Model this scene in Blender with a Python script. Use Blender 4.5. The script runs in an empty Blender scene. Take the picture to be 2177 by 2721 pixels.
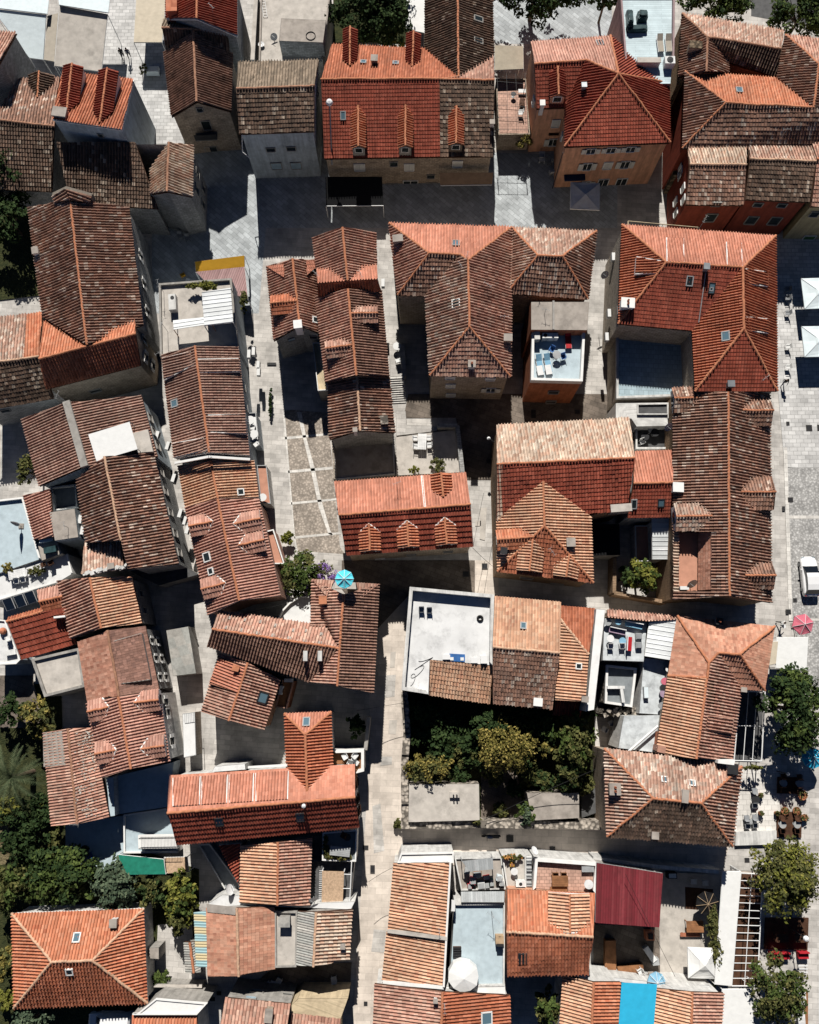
import bpy, math, random
import numpy as np
from mathutils import Vector, Matrix, geometry, noise
random.seed(7)
R = math.radians
SC = bpy.context.scene
COL = SC.collection
# ------------------------------------------------------------------ camera
SW, SH, FPX = 2177.0, 2721.0, 2347.0
HC = 92.0
TILT = R(10.6)
ct, st = math.cos(TILT), math.sin(TILT)
cam_d = bpy.data.cameras.new('camera')
cam = bpy.data.objects.new('camera', cam_d); COL.objects.link(cam)
cam.location = (0, 0, HC); cam.rotation_euler = (TILT, 0, 0)
cam_d.sensor_fit = 'VERTICAL'; cam_d.sensor_height = 36.0; cam_d.sensor_width = 36.0
cam_d.lens = 36.0 * FPX / SH
cam_d.clip_start = 1; cam_d.clip_end = 2000
SC.camera = cam
OX = {'a': 0, 'b': 500, 'c': 1000, 'd': 1577}
OY = {'0': 0, '1': 500, '2': 1050, '3': 1600, '4': 2121}
def src(c, x, y):                       # survey sheet coordinates -> photograph pixel
    if c == 's': return x, y
    if c == 'f': return x * 1.262, y * 1.262
    k = 1.63333 if c[0].isupper() else 2.875
    c = c.lower()
    return OX[c[0]] + x / k, OY[c[1]] + y / k
def ray(c, x, y):
    u, v = src(c, x, y)
    dx, dy = (u - SW / 2) / FPX, -(v - SH / 2) / FPX
    return Vector((dx, dy * ct + st, dy * st - ct))
def P(c, x, y, h=0.0):                  # the point of the place at height h on that sight line
    d = ray(c, x, y)
    s = (HC - h) / -d.z
    return Vector((d.x * s, d.y * s, h))
CAMP = Vector((0, 0, HC))
def on_plane(c, x, y, p0, n):
    d = ray(c, x, y)
    t = (p0 - CAMP).dot(n) / d.dot(n)
    return CAMP + d * t
# ------------------------------------------------------------------ light
EL, AZ = R(43), R(4.5)
sd = Vector((math.sin(AZ) * math.cos(EL), -math.cos(AZ) * math.cos(EL), -math.sin(EL)))
sl = bpy.data.lights.new('sun', 'SUN'); sl.energy = 5.0; sl.angle = R(0.5); sl.color = (1.0, 0.96, 0.90)
so = bpy.data.objects.new('sun', sl); COL.objects.link(so)
so.rotation_euler = sd.to_track_quat('-Z', 'Y').to_euler(); so.location = (0, 60, 120)
wd = bpy.data.worlds.new('World'); SC.world = wd; wd.use_nodes = True
wn = wd.node_tree
bg = wn.nodes['Background']; bg.inputs['Strength'].default_value = 0.05
sk = wn.nodes.new('ShaderNodeTexSky'); sk.sky_type = 'NISHITA'; sk.sun_disc = False
sk.sun_elevation = EL; sk.sun_rotation = -AZ
sk.air_density = 0.3; sk.dust_density = 0.0; sk.ozone_density = 4.0; sk.altitude = 200
wn.links.new(sk.outputs[0], bg.inputs['Color'])
SC.view_settings.view_transform = 'Standard'; SC.view_settings.look = 'None'
SC.view_settings.exposure = 0.22; SC.view_settings.gamma = 1.0
SC.cycles.max_bounces = 4; SC.cycles.diffuse_bounces = 1
# ------------------------------------------------------------------ materials
M = {}
class NT:
    def __init__(s, name, rough=0.85, spec=0.2):
        s.m = bpy.data.materials.new(name); s.m.use_nodes = True
        s.t = s.m.node_tree; s.b = s.t.nodes['Principled BSDF']
        s.b.inputs['Roughness'].default_value = rough
        s.b.inputs['Specular IOR Level'].default_value = spec
        M[name] = s.m
    def n(s, typ, **kw):
        o = s.t.nodes.new('ShaderNode' + typ)
        for k, v in kw.items():
            if k in o.inputs: o.inputs[k].default_value = v
            else: setattr(o, k, v)
        return o
    def l(s, a, b): s.t.links.new(a, b)
    def col(s, o): s.l(o, s.b.inputs['Base Color'])
    def pos(s): return s.n('NewGeometry').outputs['Position']
    def noise(s, scale, detail=4, vec=None, rough=0.55):
        o = s.n('TexNoise'); o.inputs['Scale'].default_value = scale; o.inputs['Detail'].default_value = detail
        o.inputs['Roughness'].default_value = rough
        s.l(vec if vec is not None else s.pos(), o.inputs['Vector']); return o.outputs['Fac']
    def ramp(s, f, stops, interp='LINEAR'):
        o = s.n('ValToRGB'); e = o.color_ramp; e.interpolation = interp
        while len(e.elements) < len(stops): e.elements.new(0.5)
        for k, (p, c) in enumerate(stops):
            e.elements[k].position = p
            e.elements[k].color = (c[0], c[1], c[2], 1) if not isinstance(c, (int, float)) else (c, c, c, 1)
        s.l(f, o.inputs['Fac']); return o.outputs['Color']
    def mix(s, f, a, b, mode='MIX'):
        o = s.n('Mix', data_type='RGBA', blend_type=mode)
        for k, v in ((0, f), (6, a), (7, b)):
            if hasattr(v, 'is_output'): s.l(v, o.inputs[k])
            elif isinstance(v, (int, float)): o.inputs[k].default_value = v
            else: o.inputs[k].default_value = (*v[:3], 1)
        return o.outputs[2]
    def bump(s, f, strength=0.3, dist=0.05):
        o = s.n('Bump', Strength=strength, Distance=dist); s.l(f, o.inputs['Height']); s.l(o.outputs[0], s.b.inputs['Normal'])
def tile_mat(name, c1, c2, c3, a=0.6, b=0.9, jit=0.35, dirt=0.4, dcol=(0.03, 0.025, 0.02), rough=0.8):
    """Clay tiles: each tile its own shade, lichen and soot in patches."""
    s = NT(name, rough)
    uv = s.n('UVMap').outputs[0]
    fl = s.n('VectorMath', operation='FLOOR'); s.l(uv, fl.inputs[0])
    oi = s.n('ObjectInfo').outputs['Random']
    w = s.n('TexWhiteNoise', noise_dimensions='4D'); s.l(fl.outputs[0], w.inputs['Vector']); s.l(oi, w.inputs['W'])
    ad = s.n('VectorMath', operation='ADD'); s.l(fl.outputs[0], ad.inputs[0]); ad.inputs[1].default_value = (37.3, 11.7, 3)
    w2 = s.n('TexWhiteNoise', noise_dimensions='4D'); s.l(ad.outputs[0], w2.inputs['Vector']); s.l(oi, w2.inputs['W'])
    big = s.noise(0.35, 3)
    sel = s.n('Math', operation='MULTIPLY_ADD'); s.l(big, sel.inputs[0]); sel.inputs[1].default_value = 0.5; 
    s.l(w.outputs['Value'], sel.inputs[2])
    sub = s.n('Math', operation='SUBTRACT'); s.l(sel.outputs[0], sub.inputs[0]); sub.inputs[1].default_value = 0.25
    c = s.ramp(sub.outputs[0], [(0.0, c1), (a, c1), (min(a + 0.04, b), c2), (b, c2), (min(b + 0.03, 1), c3)])
    br = s.n('MapRange'); s.l(w2.outputs['Value'], br.inputs[0]); br.inputs[3].default_value = 1 - jit; br.inputs[4].default_value = 1 + jit
    vm = s.n('VectorMath', operation='SCALE'); s.l(c, vm.inputs[0]); s.l(br.outputs[0], vm.inputs['Scale'])
    mp = s.n('Mapping'); s.l(uv, mp.inputs['Vector']); mp.inputs['Scale'].default_value = (0.55, 0.07, 1.0)
    stv = s.ramp(s.noise(1.0, 3, vec=mp.outputs[0]), [(0.3, (0.74,) * 3), (0.68, (1.14,) * 3)])
    pat = s.ramp(s.noise(0.22, 4), [(0.35, (0.82,) * 3), (0.65, (1.1,) * 3)])
    fine = s.noise(3.0, 6, rough=0.7)
    md = s.n('MapRange'); s.l(fine, md.inputs[0]); md.inputs[1].default_value = 0.42; md.inputs[2].default_value = 0.75
    md.inputs[3].default_value = 0; md.inputs[4].default_value = dirt
    s.col(s.mix(md.outputs[0], s.mix(1.0, s.mix(1.0, vm.outputs[0], stv, 'MULTIPLY'), pat, 'MULTIPLY'), dcol))
    return s
tile_mat('tile_new', (0.48, 0.165, 0.088), (0.53, 0.20, 0.115), (0.40, 0.13, 0.07), 0.6, 0.9, 0.13, 0.25)
tile_mat('tile_orange', (0.58, 0.22, 0.12), (0.62, 0.27, 0.16), (0.49, 0.16, 0.085), 0.6, 0.92, 0.12, 0.2)
tile_mat('tile_red', (0.34, 0.082, 0.05), (0.39, 0.105, 0.066), (0.28, 0.07, 0.045), 0.6, 0.92, 0.12, 0.25)  # red tile, darkened to put shade on front slopes turned from the sun
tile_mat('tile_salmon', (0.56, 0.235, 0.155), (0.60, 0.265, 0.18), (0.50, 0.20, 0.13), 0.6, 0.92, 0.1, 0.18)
tile_mat('tile_rose', (0.55, 0.295, 0.225), (0.61, 0.35, 0.27), (0.47, 0.235, 0.175), 0.6, 0.92, 0.12, 0.22)
tile_mat('tile_weathered', (0.53, 0.29, 0.215), (0.60, 0.38, 0.29), (0.40, 0.21, 0.155), 0.55, 0.9, 0.2, 0.35)
tile_mat('tile_taupe', (0.44, 0.265, 0.205), (0.50, 0.33, 0.26), (0.35, 0.20, 0.155), 0.55, 0.9, 0.16, 0.35)
tile_mat('tile_brown', (0.32, 0.185, 0.135), (0.40, 0.24, 0.18), (0.24, 0.14, 0.105), 0.55, 0.9, 0.2, 0.45)
tile_mat('tile_old', (0.40, 0.225, 0.16), (0.33, 0.20, 0.15), (0.62, 0.49, 0.40), 0.5, 0.86, 0.28, 0.5)
tile_mat('tile_oldpale', (0.52, 0.31, 0.23), (0.58, 0.41, 0.32), (0.70, 0.57, 0.47), 0.5, 0.86, 0.24, 0.5)
tile_mat('tile_dark', (0.17, 0.115, 0.085), (0.22, 0.14, 0.10), (0.46, 0.37, 0.29), 0.55, 0.92, 0.3, 0.55)  # corner vignette and slope shade are put into this dark tile colour
tile_mat('tile_grey', (0.24, 0.185, 0.135), (0.29, 0.225, 0.165), (0.19, 0.15, 0.11), 0.5, 0.88, 0.2, 0.45)
tile_mat('tile_cream', (0.68, 0.52, 0.40), (0.62, 0.40, 0.29), (0.74, 0.61, 0.49), 0.5, 0.85, 0.2, 0.4, (0.14, 0.10, 0.07))
tile_mat('tile_peach', (0.68, 0.39, 0.25), (0.72, 0.46, 0.31), (0.60, 0.31, 0.20), 0.55, 0.9, 0.13, 0.22)
tile_mat('tile_flat', (0.46, 0.225, 0.155), (0.52, 0.28, 0.20), (0.38, 0.17, 0.115), 0.55, 0.88, 0.18, 0.3)
tile_mat('tile_flatbrown', (0.27, 0.145, 0.11), (0.32, 0.175, 0.135), (0.21, 0.115, 0.09), 0.5, 0.88, 0.18, 0.4)
tile_mat('tile_brick', (0.57, 0.28, 0.185), (0.61, 0.33, 0.225), (0.49, 0.22, 0.145), 0.5, 0.88, 0.15, 0.22)
tile_mat('sheet_maroon', (0.20, 0.032, 0.04), (0.23, 0.045, 0.052), (0.17, 0.03, 0.036), 0.5, 0.9, 0.1, 0.35, rough=0.5)
tile_mat('sheet_grey', (0.50, 0.52, 0.52), (0.46, 0.48, 0.48), (0.54, 0.55, 0.55), 0.5, 0.9, 0.06, 0.15, rough=0.45)
tile_mat('sheet_white', (0.74, 0.76, 0.76), (0.70, 0.72, 0.72), (0.76, 0.77, 0.77), 0.5, 0.9, 0.04, 0.08, rough=0.5)
tile_mat('sheet_asbestos', (0.40, 0.40, 0.37), (0.46, 0.44, 0.40), (0.33, 0.32, 0.30), 0.5, 0.9, 0.1, 0.4)
tile_mat('sheet_pink', (0.40, 0.25, 0.24), (0.42, 0.27, 0.26), (0.37, 0.23, 0.22), 0.5, 0.9, 0.06, 0.2)
def plain(name, c, rough=0.8, var=0.15, scale=2.0, spec=0.2, stain=0.0, metal=0.0):
    s = NT(name, rough, spec); s.b.inputs['Metallic'].default_value = metal
    f = s.noise(scale, 5)
    lo = tuple(x * (1 - var) for x in c); hi = tuple(min(0.85, x * (1 + var)) for x in c)
    k = s.ramp(f, [(0.3, lo), (0.7, hi)])
    if stain:
        g = s.noise(0.8, 7, rough=0.7)
        r = s.ramp(g, [(0.5, 0.0), (0.72, stain)])
        k = s.mix(r, k, tuple(x * 0.35 for x in c))
    if name[:5] in ('plast', 'stone') and name[7:8] == '_':
        mp = s.n('Mapping'); s.l(s.n('UVMap').outputs[0], mp.inputs['Vector']); mp.inputs['Scale'].default_value = (2.2, 0.22, 1)
        k = s.mix(1.0, k, s.ramp(s.noise(1.0, 5, vec=mp.outputs[0], rough=0.65), [(0.32, (0.66,) * 3), (0.62, (1.06,) * 3)]), 'MULTIPLY')
    if name[:5] in ('cloth', 'tarp_'):
        s.bump(s.noise(0.9, 3, rough=0.5), 0.35, 0.12)
    s.col(k); return s
for nm, c, kw in [
    ('white', (0.80, 0.79, 0.76), dict(var=0.05, stain=0.25)), ('white_clean', (0.83, 0.83, 0.82), dict(var=0.03)),
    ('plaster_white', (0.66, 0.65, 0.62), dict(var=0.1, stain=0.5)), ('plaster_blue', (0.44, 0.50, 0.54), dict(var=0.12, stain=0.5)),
    ('plaster_cream', (0.62, 0.50, 0.33), dict(var=0.12, stain=0.4)), ('plaster_orange', (0.70, 0.38, 0.245), dict(var=0.1, stain=0.3)),
    ('plaster_terra', (0.42, 0.16, 0.085), dict(var=0.15, stain=0.5)), ('plaster_red', (0.24, 0.05, 0.028), dict(var=0.15, stain=0.4)),
    ('plaster_mauve', (0.36, 0.26, 0.26), dict(var=0.1, stain=0.3)), ('plaster_pink', (0.46, 0.26, 0.2), dict(var=0.1, stain=0.3)),
    ('plaster_grey', (0.36, 0.34, 0.31), dict(var=0.15, stain=0.6)), ('plaster_yellow', (0.40, 0.33, 0.19), dict(var=0.1, stain=0.4)),
    ('concrete', (0.36, 0.32, 0.28), dict(var=0.2, stain=0.6, scale=1.2)), ('concrete_pale', (0.50, 0.46, 0.41), dict(var=0.15, stain=0.5, scale=1.2)),
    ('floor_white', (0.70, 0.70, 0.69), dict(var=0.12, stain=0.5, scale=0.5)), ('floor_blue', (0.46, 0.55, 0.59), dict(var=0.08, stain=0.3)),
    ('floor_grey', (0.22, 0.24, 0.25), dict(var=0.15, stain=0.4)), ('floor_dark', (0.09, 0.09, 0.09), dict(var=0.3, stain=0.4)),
    ('floor_terra', (0.50, 0.25, 0.17), dict(var=0.1, stain=0.2)), ('floor_stained', (0.56, 0.59, 0.60), dict(var=0.2, stain=0.8, scale=1.5)),
    ('wood_dark', (0.075, 0.035, 0.02), dict(var=0.4)), ('wood', (0.26, 0.12, 0.055), dict(var=0.3)), ('wood_pale', (0.45, 0.32, 0.2), dict(var=0.2)),
    ('metal_dark', (0.03, 0.03, 0.032), dict(rough=0.5)), ('metal_grey', (0.35, 0.36, 0.36), dict(rough=0.4)), ('metal_white', (0.75, 0.75, 0.74), dict(var=0.03, rough=0.4)),
    ('plastic_white', (0.78, 0.78, 0.76), dict(var=0.03, rough=0.4)), ('plastic_red', (0.45, 0.02, 0.025), dict(rough=0.5)), ('plastic_blue', (0.05, 0.16, 0.42), dict(rough=0.5)),
    ('cloth_cyan', (0.10, 0.60, 0.72), dict(var=0.06)), ('cloth_aqua', (0.03, 0.42, 0.66), dict(var=0.06)), ('cloth_blue', (0.22, 0.42, 0.56), dict(var=0.1)), ('cloth_red', (0.42, 0.02, 0.03), dict()),
    ('cloth_rose', (0.55, 0.14, 0.19), dict(var=0.06)), ('cloth_cream', (0.56, 0.49, 0.38), dict(var=0.08, stain=0.2)), ('cloth_white', (0.74, 0.74, 0.72), dict(var=0.04)),
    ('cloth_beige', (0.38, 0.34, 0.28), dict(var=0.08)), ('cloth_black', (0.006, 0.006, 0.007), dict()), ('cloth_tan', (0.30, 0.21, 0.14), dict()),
    ('cloth_yellow', (0.62, 0.33, 0.03), dict(var=0.05)), ('cloth_green', (0.015, 0.18, 0.12), dict(var=0.2)), ('cloth_grey', (0.26, 0.27, 0.28), dict()),
    ('cloth_dkblue', (0.02, 0.03, 0.07), dict()), ('cloth_mauve', (0.35, 0.25, 0.33), dict()), ('cloth_patio', (0.82, 0.80, 0.77), dict(var=0.1)),
    ('reed', (0.50, 0.35, 0.23), dict(var=0.25, scale=6)), ('skin', (0.45, 0.25, 0.17), dict(var=0.05)), ('hair', (0.03, 0.02, 0.015), dict()),
    ('rubber', (0.015, 0.015, 0.015), dict()), ('bark', (0.12, 0.085, 0.06), dict(var=0.4)), ('soil', (0.05, 0.042, 0.03), dict(var=0.5)),
    ('tarp_dark', (0.03, 0.06, 0.065), dict(rough=0.3, var=0.4)), ('steel_cap', (0.30, 0.32, 0.33), dict(rough=0.35, metal=0.6)),
    ('shutter_pale', (0.62, 0.62, 0.58), dict(var=0.05)), ('shutter_blue', (0.30, 0.40, 0.46), dict()), ('shutter_green', (0.05, 0.13, 0.04), dict()),
    ('white_car', (0.80, 0.80, 0.80), dict(var=0.02, rough=0.25, spec=0.6)), ('solar', (0.012, 0.02, 0.035), dict(rough=0.15, spec=0.6)),
    ('manhole', (0.07, 0.065, 0.06), dict(var=0.3)), ('lamp_globe', (0.8, 0.8, 0.78), dict(rough=0.25)), ('cable', (0.02, 0.02, 0.02), dict()), ('pot', (0.35, 0.14, 0.07), dict()),
    ('tarp_pale', (0.68, 0.76, 0.78), dict(var=0.05, rough=0.6)), ('flower_purple', (0.25, 0.15, 0.38), dict(var=0.3, scale=8)), ('flower_orange', (0.50, 0.24, 0.07), dict(var=0.3, scale=8)),
    ('ridge', (0.47, 0.19, 0.10), dict(var=0.25, scale=3)), ('ridge_old', (0.36, 0.19, 0.12), dict(var=0.35, scale=3)), ('ridge_pale', (0.56, 0.36, 0.24), dict(var=0.3, scale=3)),
]:
    plain(nm, c, **kw)
def glass(name, c, rough=0.08):
    s = NT(name, rough, 0.6); s.b.inputs['Base Color'].default_value = (*c, 1)
glass('pane', (0.02, 0.028, 0.03)); glass('pane_sky', (0.10, 0.17, 0.21)); glass('car_glass', (0.008, 0.010, 0.012), 0.05)
def stone_mat(name, c, k=1.0):
    s = NT(name, 0.9)
    uv = s.n('UVMap').outputs[0]
    b = s.n('TexBrick'); s.l(uv, b.inputs['Vector'])
    b.inputs['Scale'].default_value = 1.0 / k
    b.inputs['Brick Width'].default_value = 0.55; b.inputs['Row Height'].default_value = 0.26; b.inputs['Mortar Size'].default_value = 0.018
    b.inputs['Color1'].default_value = (*c, 1); b.inputs['Color2'].default_value = (*(x * 0.72 for x in c), 1)
    b.inputs['Mortar'].default_value = (*(x * 0.4 for x in c), 1)
    g = s.noise(0.9, 7, rough=0.7)
    r = s.ramp(g, [(0.48, 0.0), (0.7, 0.65)])
    g2 = s.ramp(s.noise(5, 4), [(0.3, (0.75,) * 3), (0.7, (1.2,) * 3)])
    s.col(s.mix(r, s.mix(1.0, b.outputs['Color'], g2, 'MULTIPLY'), tuple(x * 0.3 for x in c)))
    s.bump(s.noise(9, 4), 0.5, 0.05)
stone_mat('stone', (0.48, 0.39, 0.30)); stone_mat('stone_grey', (0.38, 0.38, 0.37)); stone_mat('stone_pale', (0.52, 0.45, 0.37)); stone_mat('stone_warm', (0.40, 0.27, 0.17))
def rubble_mat(name, c):
    s = NT(name, 0.95)
    v = s.n('TexVoronoi'); v.inputs['Scale'].default_value = 2.6; s.l(s.pos(), v.inputs['Vector'])
    k = s.ramp(v.outputs['Distance'], [(0.0, tuple(min(0.8, x * 1.15) for x in c)), (0.35, c), (0.6, tuple(x * 0.3 for x in c))])
    w = s.ramp(s.noise(1.2, 6), [(0.35, (0.6,) * 3), (0.7, (1.15,) * 3)])
    s.col(s.mix(1.0, k, w, 'MULTIPLY')); s.bump(v.outputs['Distance'], 0.8, 0.08)
rubble_mat('rubble', (0.50, 0.44, 0.37)); rubble_mat('rubble_dark', (0.24, 0.18, 0.12))
def paving(name, c, bw, rh, mortar=0.03, mk=0.55, rot=0.0, var=0.2, stain=0.4):
    s = NT(name, 0.85); var *= 1.7; mk *= .78
    mp = s.n('Mapping'); s.l(s.pos(), mp.inputs['Vector']); mp.inputs['Rotation'].default_value = (0, 0, R(rot))
    b = s.n('TexBrick'); s.l(mp.outputs[0], b.inputs['Vector']); b.inputs['Scale'].default_value = 1
    b.inputs['Brick Width'].default_value = bw; b.inputs['Row Height'].default_value = rh; b.inputs['Mortar Size'].default_value = mortar
    b.inputs['Color1'].default_value = (*(x * (1 + var / 2) for x in c), 1); b.inputs['Color2'].default_value = (*(x * (1 - var) for x in c), 1)
    b.inputs['Mortar'].default_value = (*(x * mk for x in c), 1)
    g = s.ramp(s.noise(0.5, 8, rough=0.65), [(0.34, (1 - stain * 1.15,) * 3), (0.62, (1.08,) * 3)])
    s.col(s.mix(1.0, b.outputs['Color'], g, 'MULTIPLY'))
paving('pave_square', (0.48, 0.51, 0.52), 0.9, 0.45, 0.02, 0.75, 42, 0.12, 0.25)
paving('pave_street', (0.57, 0.54, 0.50), 1.1, 0.5, 0.015, 0.85, 4, 0.10, 0.3)
paving('pave_warm', (0.68, 0.60, 0.52), 1.3, 0.6, 0.012, 0.88, 2, 0.08, 0.25)
paving('pave_slabs', (0.62, 0.61, 0.59), 0.8, 0.45, 0.03, 0.8, 0, 0.12, 0.22)
paving('pave_tiles', (0.56, 0.35, 0.27), 0.45, 0.3, 0.02, 0.6, 0, 0.12, 0.2)
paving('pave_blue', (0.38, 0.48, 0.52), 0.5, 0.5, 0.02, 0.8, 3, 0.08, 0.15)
paving('pave_white', (0.72, 0.69, 0.64), 0.7, 0.5, 0.02, 0.8, 0, 0.08, 0.2)
paving('pave_paleblue', (0.58, 0.69, 0.72), 3.0, 0.25, 0.02, 0.95, 0, 0.06, 0.12)
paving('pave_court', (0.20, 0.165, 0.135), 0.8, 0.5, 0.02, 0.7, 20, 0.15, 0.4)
def cobble(name, c):
    s = NT(name, 0.9)
    v = s.n('TexVoronoi'); v.inputs['Scale'].default_value = 4.2; s.l(s.pos(), v.inputs['Vector'])
    k = s.ramp(v.outputs['Distance'], [(0.0, tuple(min(0.8, x * 1.25) for x in c)), (0.3, c), (0.62, tuple(x * 0.65 for x in c))])
    h = s.n('HueSaturation'); s.l(k, h.inputs['Color'])
    mr = s.n('MapRange'); s.l(v.outputs['Color'], mr.inputs[0]); mr.inputs[3].default_value = 0.82; mr.inputs[4].default_value = 1.2
    s.l(mr.outputs[0], h.inputs['Value'])
    w = s.ramp(s.noise(0.7, 7), [(0.35, (0.75,) * 3), (0.65, (1.1,) * 3)])
    s.col(s.mix(1.0, h.outputs[0], w, 'MULTIPLY')); s.bump(v.outputs['Distance'], 0.5, -0.04)
cobble('cobble', (0.44, 0.38, 0.32)); cobble('cobble_pale', (0.50, 0.49, 0.47))
plain('asphalt', (0.10, 0.10, 0.10), var=0.2)
def grass_mat(name, a, b):
    s = NT(name, 0.95)
    s.col(s.ramp(s.noise(2.5, 8, rough=0.7), [(0.35, a), (0.65, b)])); s.bump(s.noise(8, 4), 1.0, 0.15)
grass_mat('grass', (0.018, 0.026, 0.010), (0.06, 0.062, 0.022)); grass_mat('dry_grass', (0.10, 0.08, 0.04), (0.22, 0.18, 0.10))
def leaf_mat(name, a, b, c=None):
    s = NT(name, 0.75, 0.08)
    oi = s.n('TexWhiteNoise', noise_dimensions='3D'); 
    uv = s.n('UVMap').outputs[0]; s.l(uv, oi.inputs['Vector'])
    st_ = [(0.0, a), (0.55, b)] + ([(0.9, c)] if c else [])
    s.col(s.ramp(oi.outputs['Value'], st_))
    s.b.inputs['Subsurface Weight'].default_value = 0.0
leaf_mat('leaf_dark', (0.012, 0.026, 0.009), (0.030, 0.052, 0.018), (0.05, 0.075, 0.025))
leaf_mat('leaf_green', (0.025, 0.045, 0.012), (0.06, 0.085, 0.022), (0.10, 0.13, 0.035))
leaf_mat('leaf_grey', (0.035, 0.055, 0.035), (0.07, 0.10, 0.06), (0.12, 0.15, 0.09))
leaf_mat('leaf_yellow', (0.05, 0.05, 0.012), (0.15, 0.13, 0.032), (0.36, 0.28, 0.085))
leaf_mat('leaf_lime', (0.07, 0.08, 0.015), (0.15, 0.16, 0.03), (0.22, 0.20, 0.05))
leaf_mat('leaf_palm', (0.025, 0.04, 0.018), (0.06, 0.08, 0.04), (0.11, 0.125, 0.065))
leaf_mat('leaf_olive', (0.035, 0.045, 0.014), (0.085, 0.09, 0.03), (0.14, 0.13, 0.045))
# ------------------------------------------------------------------ mesh building
def wl(o):
    v = Vector((0, 0, 0))
    while o is not None: v = v + o.location; o = o.parent
    return v
class MB:
    def __init__(s): s.v = []; s.f = []; s.m = []; s.u = []; s.mats = []
    def mi(s, mat):
        if mat not in s.mats: s.mats.append(mat)
        return s.mats.index(mat)
    def face(s, pts, mat, uv=None):
        b = len(s.v); s.v.extend([tuple(p) for p in pts]); s.f.append(tuple(range(b, b + len(pts)))); s.m.append(s.mi(mat))
        s.u.append(uv if uv else [(0.0, 0.0)] * len(pts))
    def prism(s, poly, z0, z1, mat, top=None, uvw=False):        # poly of points, vertical sides
        a = [Vector((p[0], p[1], z0)) for p in poly]; b = [Vector((p[0], p[1], z1)) for p in poly]
        ar = sum(a[i].x * a[(i + 1) % len(a)].y - a[(i + 1) % len(a)].x * a[i].y for i in range(len(a)))
        if ar < 0: a.reverse(); b.reverse()
        s.face(b, top or mat, [(p.x, p.y) for p in b]); s.face(a[::-1], mat)
        for i in range(len(a)):
            j = (i + 1) % len(a); L = (a[j] - a[i]).length
            s.face([a[i], a[j], b[j], b[i]], mat, [(0, z0), (L, z0), (L, z1), (0, z1)])
    def box(s, c, sx, sy, sz, mat, rot=0.0, axis=None):           # c = centre of the base
        u = Vector(axis).normalized() if axis is not None else Vector((math.cos(rot), math.sin(rot), 0))
        w = Vector((-u.y, u.x, 0))
        p = [Vector(c) + u * (sx / 2 * i) + w * (sy / 2 * j) for i, j in ((-1, -1), (1, -1), (1, 1), (-1, 1))]
        s.prism(p, c[2], c[2] + sz, mat)
    def obox(s, c, ax, ay, az, mat):                              # oriented: half vectors
        c = Vector(c); k = [c + ax * i + ay * j + az * l for l in (-1, 1) for i, j in ((-1, -1), (1, -1), (1, 1), (-1, 1))]
        for q in ((3, 2, 1, 0), (4, 5, 6, 7), (0, 1, 5, 4), (1, 2, 6, 5), (2, 3, 7, 6), (3, 0, 4, 7)):
            s.face([k[i] for i in q], mat)
    def tube(s, p0, p1, r0, mat, r1=None, n=6, caps=True):
        p0, p1 = Vector(p0), Vector(p1); r1 = r0 if r1 is None else r1
        d = p1 - p0
        if d.length < 1e-6: return
        d.normalize(); a = d.orthogonal().normalized(); b = d.cross(a)
        k = [(math.cos(2 * math.pi * i / n), math.sin(2 * math.pi * i / n)) for i in range(n)]
        q0 = [p0 + (a * x + b * y) * r0 for x, y in k]; q1 = [p1 + (a * x + b * y) * r1 for x, y in k]
        for i in range(n):
            j = (i + 1) % n; s.face([q0[i], q0[j], q1[j], q1[i]], mat)
        if caps: s.face(q0[::-1], mat); s.face(q1, mat)
    def lathe(s, c, prof, mat, n=16, sx=1.0, sy=1.0):             # prof (r, z)
        c = Vector(c)
        rings = [[c + Vector((r * sx * math.cos(2 * math.pi * i / n), r * sy * math.sin(2 * math.pi * i / n), z)) for i in range(n)] for r, z in prof]
        for a, b in zip(rings, rings[1:]):
            for i in range(n):
                j = (i + 1) % n; s.face([a[i], a[j], b[j], b[i]], mat)
        if prof[0][0] > 1e-3: s.face(rings[0][::-1], mat)
        if prof[-1][0] > 1e-3: s.face(rings[-1], mat)
    def build(s, name, parent=None, loc=None):
        me = bpy.data.meshes.new(name)
        o = bpy.data.objects.new(name, me); COL.objects.link(o)
        if parent is not None: o.parent = parent; off = wl(parent)
        else:
            off = Vector(loc) if loc is not None else Vector((0, 0, 0)); o.location = off
        me.from_pydata([(x - off.x, y - off.y, z - off.z) for x, y, z in s.v], [], s.f)
        for k in s.mats: me.materials.append(M[k])
        me.polygons.foreach_set('material_index', s.m)
        uvl = me.uv_layers.new(name='UVMap')
        uvl.data.foreach_set('uv', [c for f in s.u for p in f for c in p])
        me.update()
        return o
def tag(o, label, cat, group=None, kind=None):
    if label: o['label'] = label
    if cat: o['category'] = cat
    if group: o['group'] = group
    if kind: o['kind'] = kind
    return o
def empty(name, loc, label, cat, group=None, rz=0.0):
    o = bpy.data.objects.new(name, None); COL.objects.link(o)
    o.location = loc; o.rotation_euler = (0, 0, rz); o.empty_display_size = 0.3
    return tag(o, label, cat, group)
def copy_tree(o, parent=None):
    c = o.copy(); COL.objects.link(c)
    if parent is not None: c.parent = parent
    for ch in [x for x in KIDS.get(o.name, [])]: copy_tree(ch, c)
    return c
KIDS = {}; USED = set()
def reg(o):                                                      # remember the children for copying
    for ch in o.children: KIDS.setdefault(o.name, []).append(ch); reg(ch)
    return o
def place(proto, loc, rz, label, group=None, s=1.0):
    if proto.name not in USED:
        USED.add(proto.name); o = proto; reg(o)
    else: o = copy_tree(proto)
    o.location = loc; o.rotation_euler = (0, 0, rz); o.scale = (s, s, s)
    o['label'] = label
    if group: o['group'] = group
    return o
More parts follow.
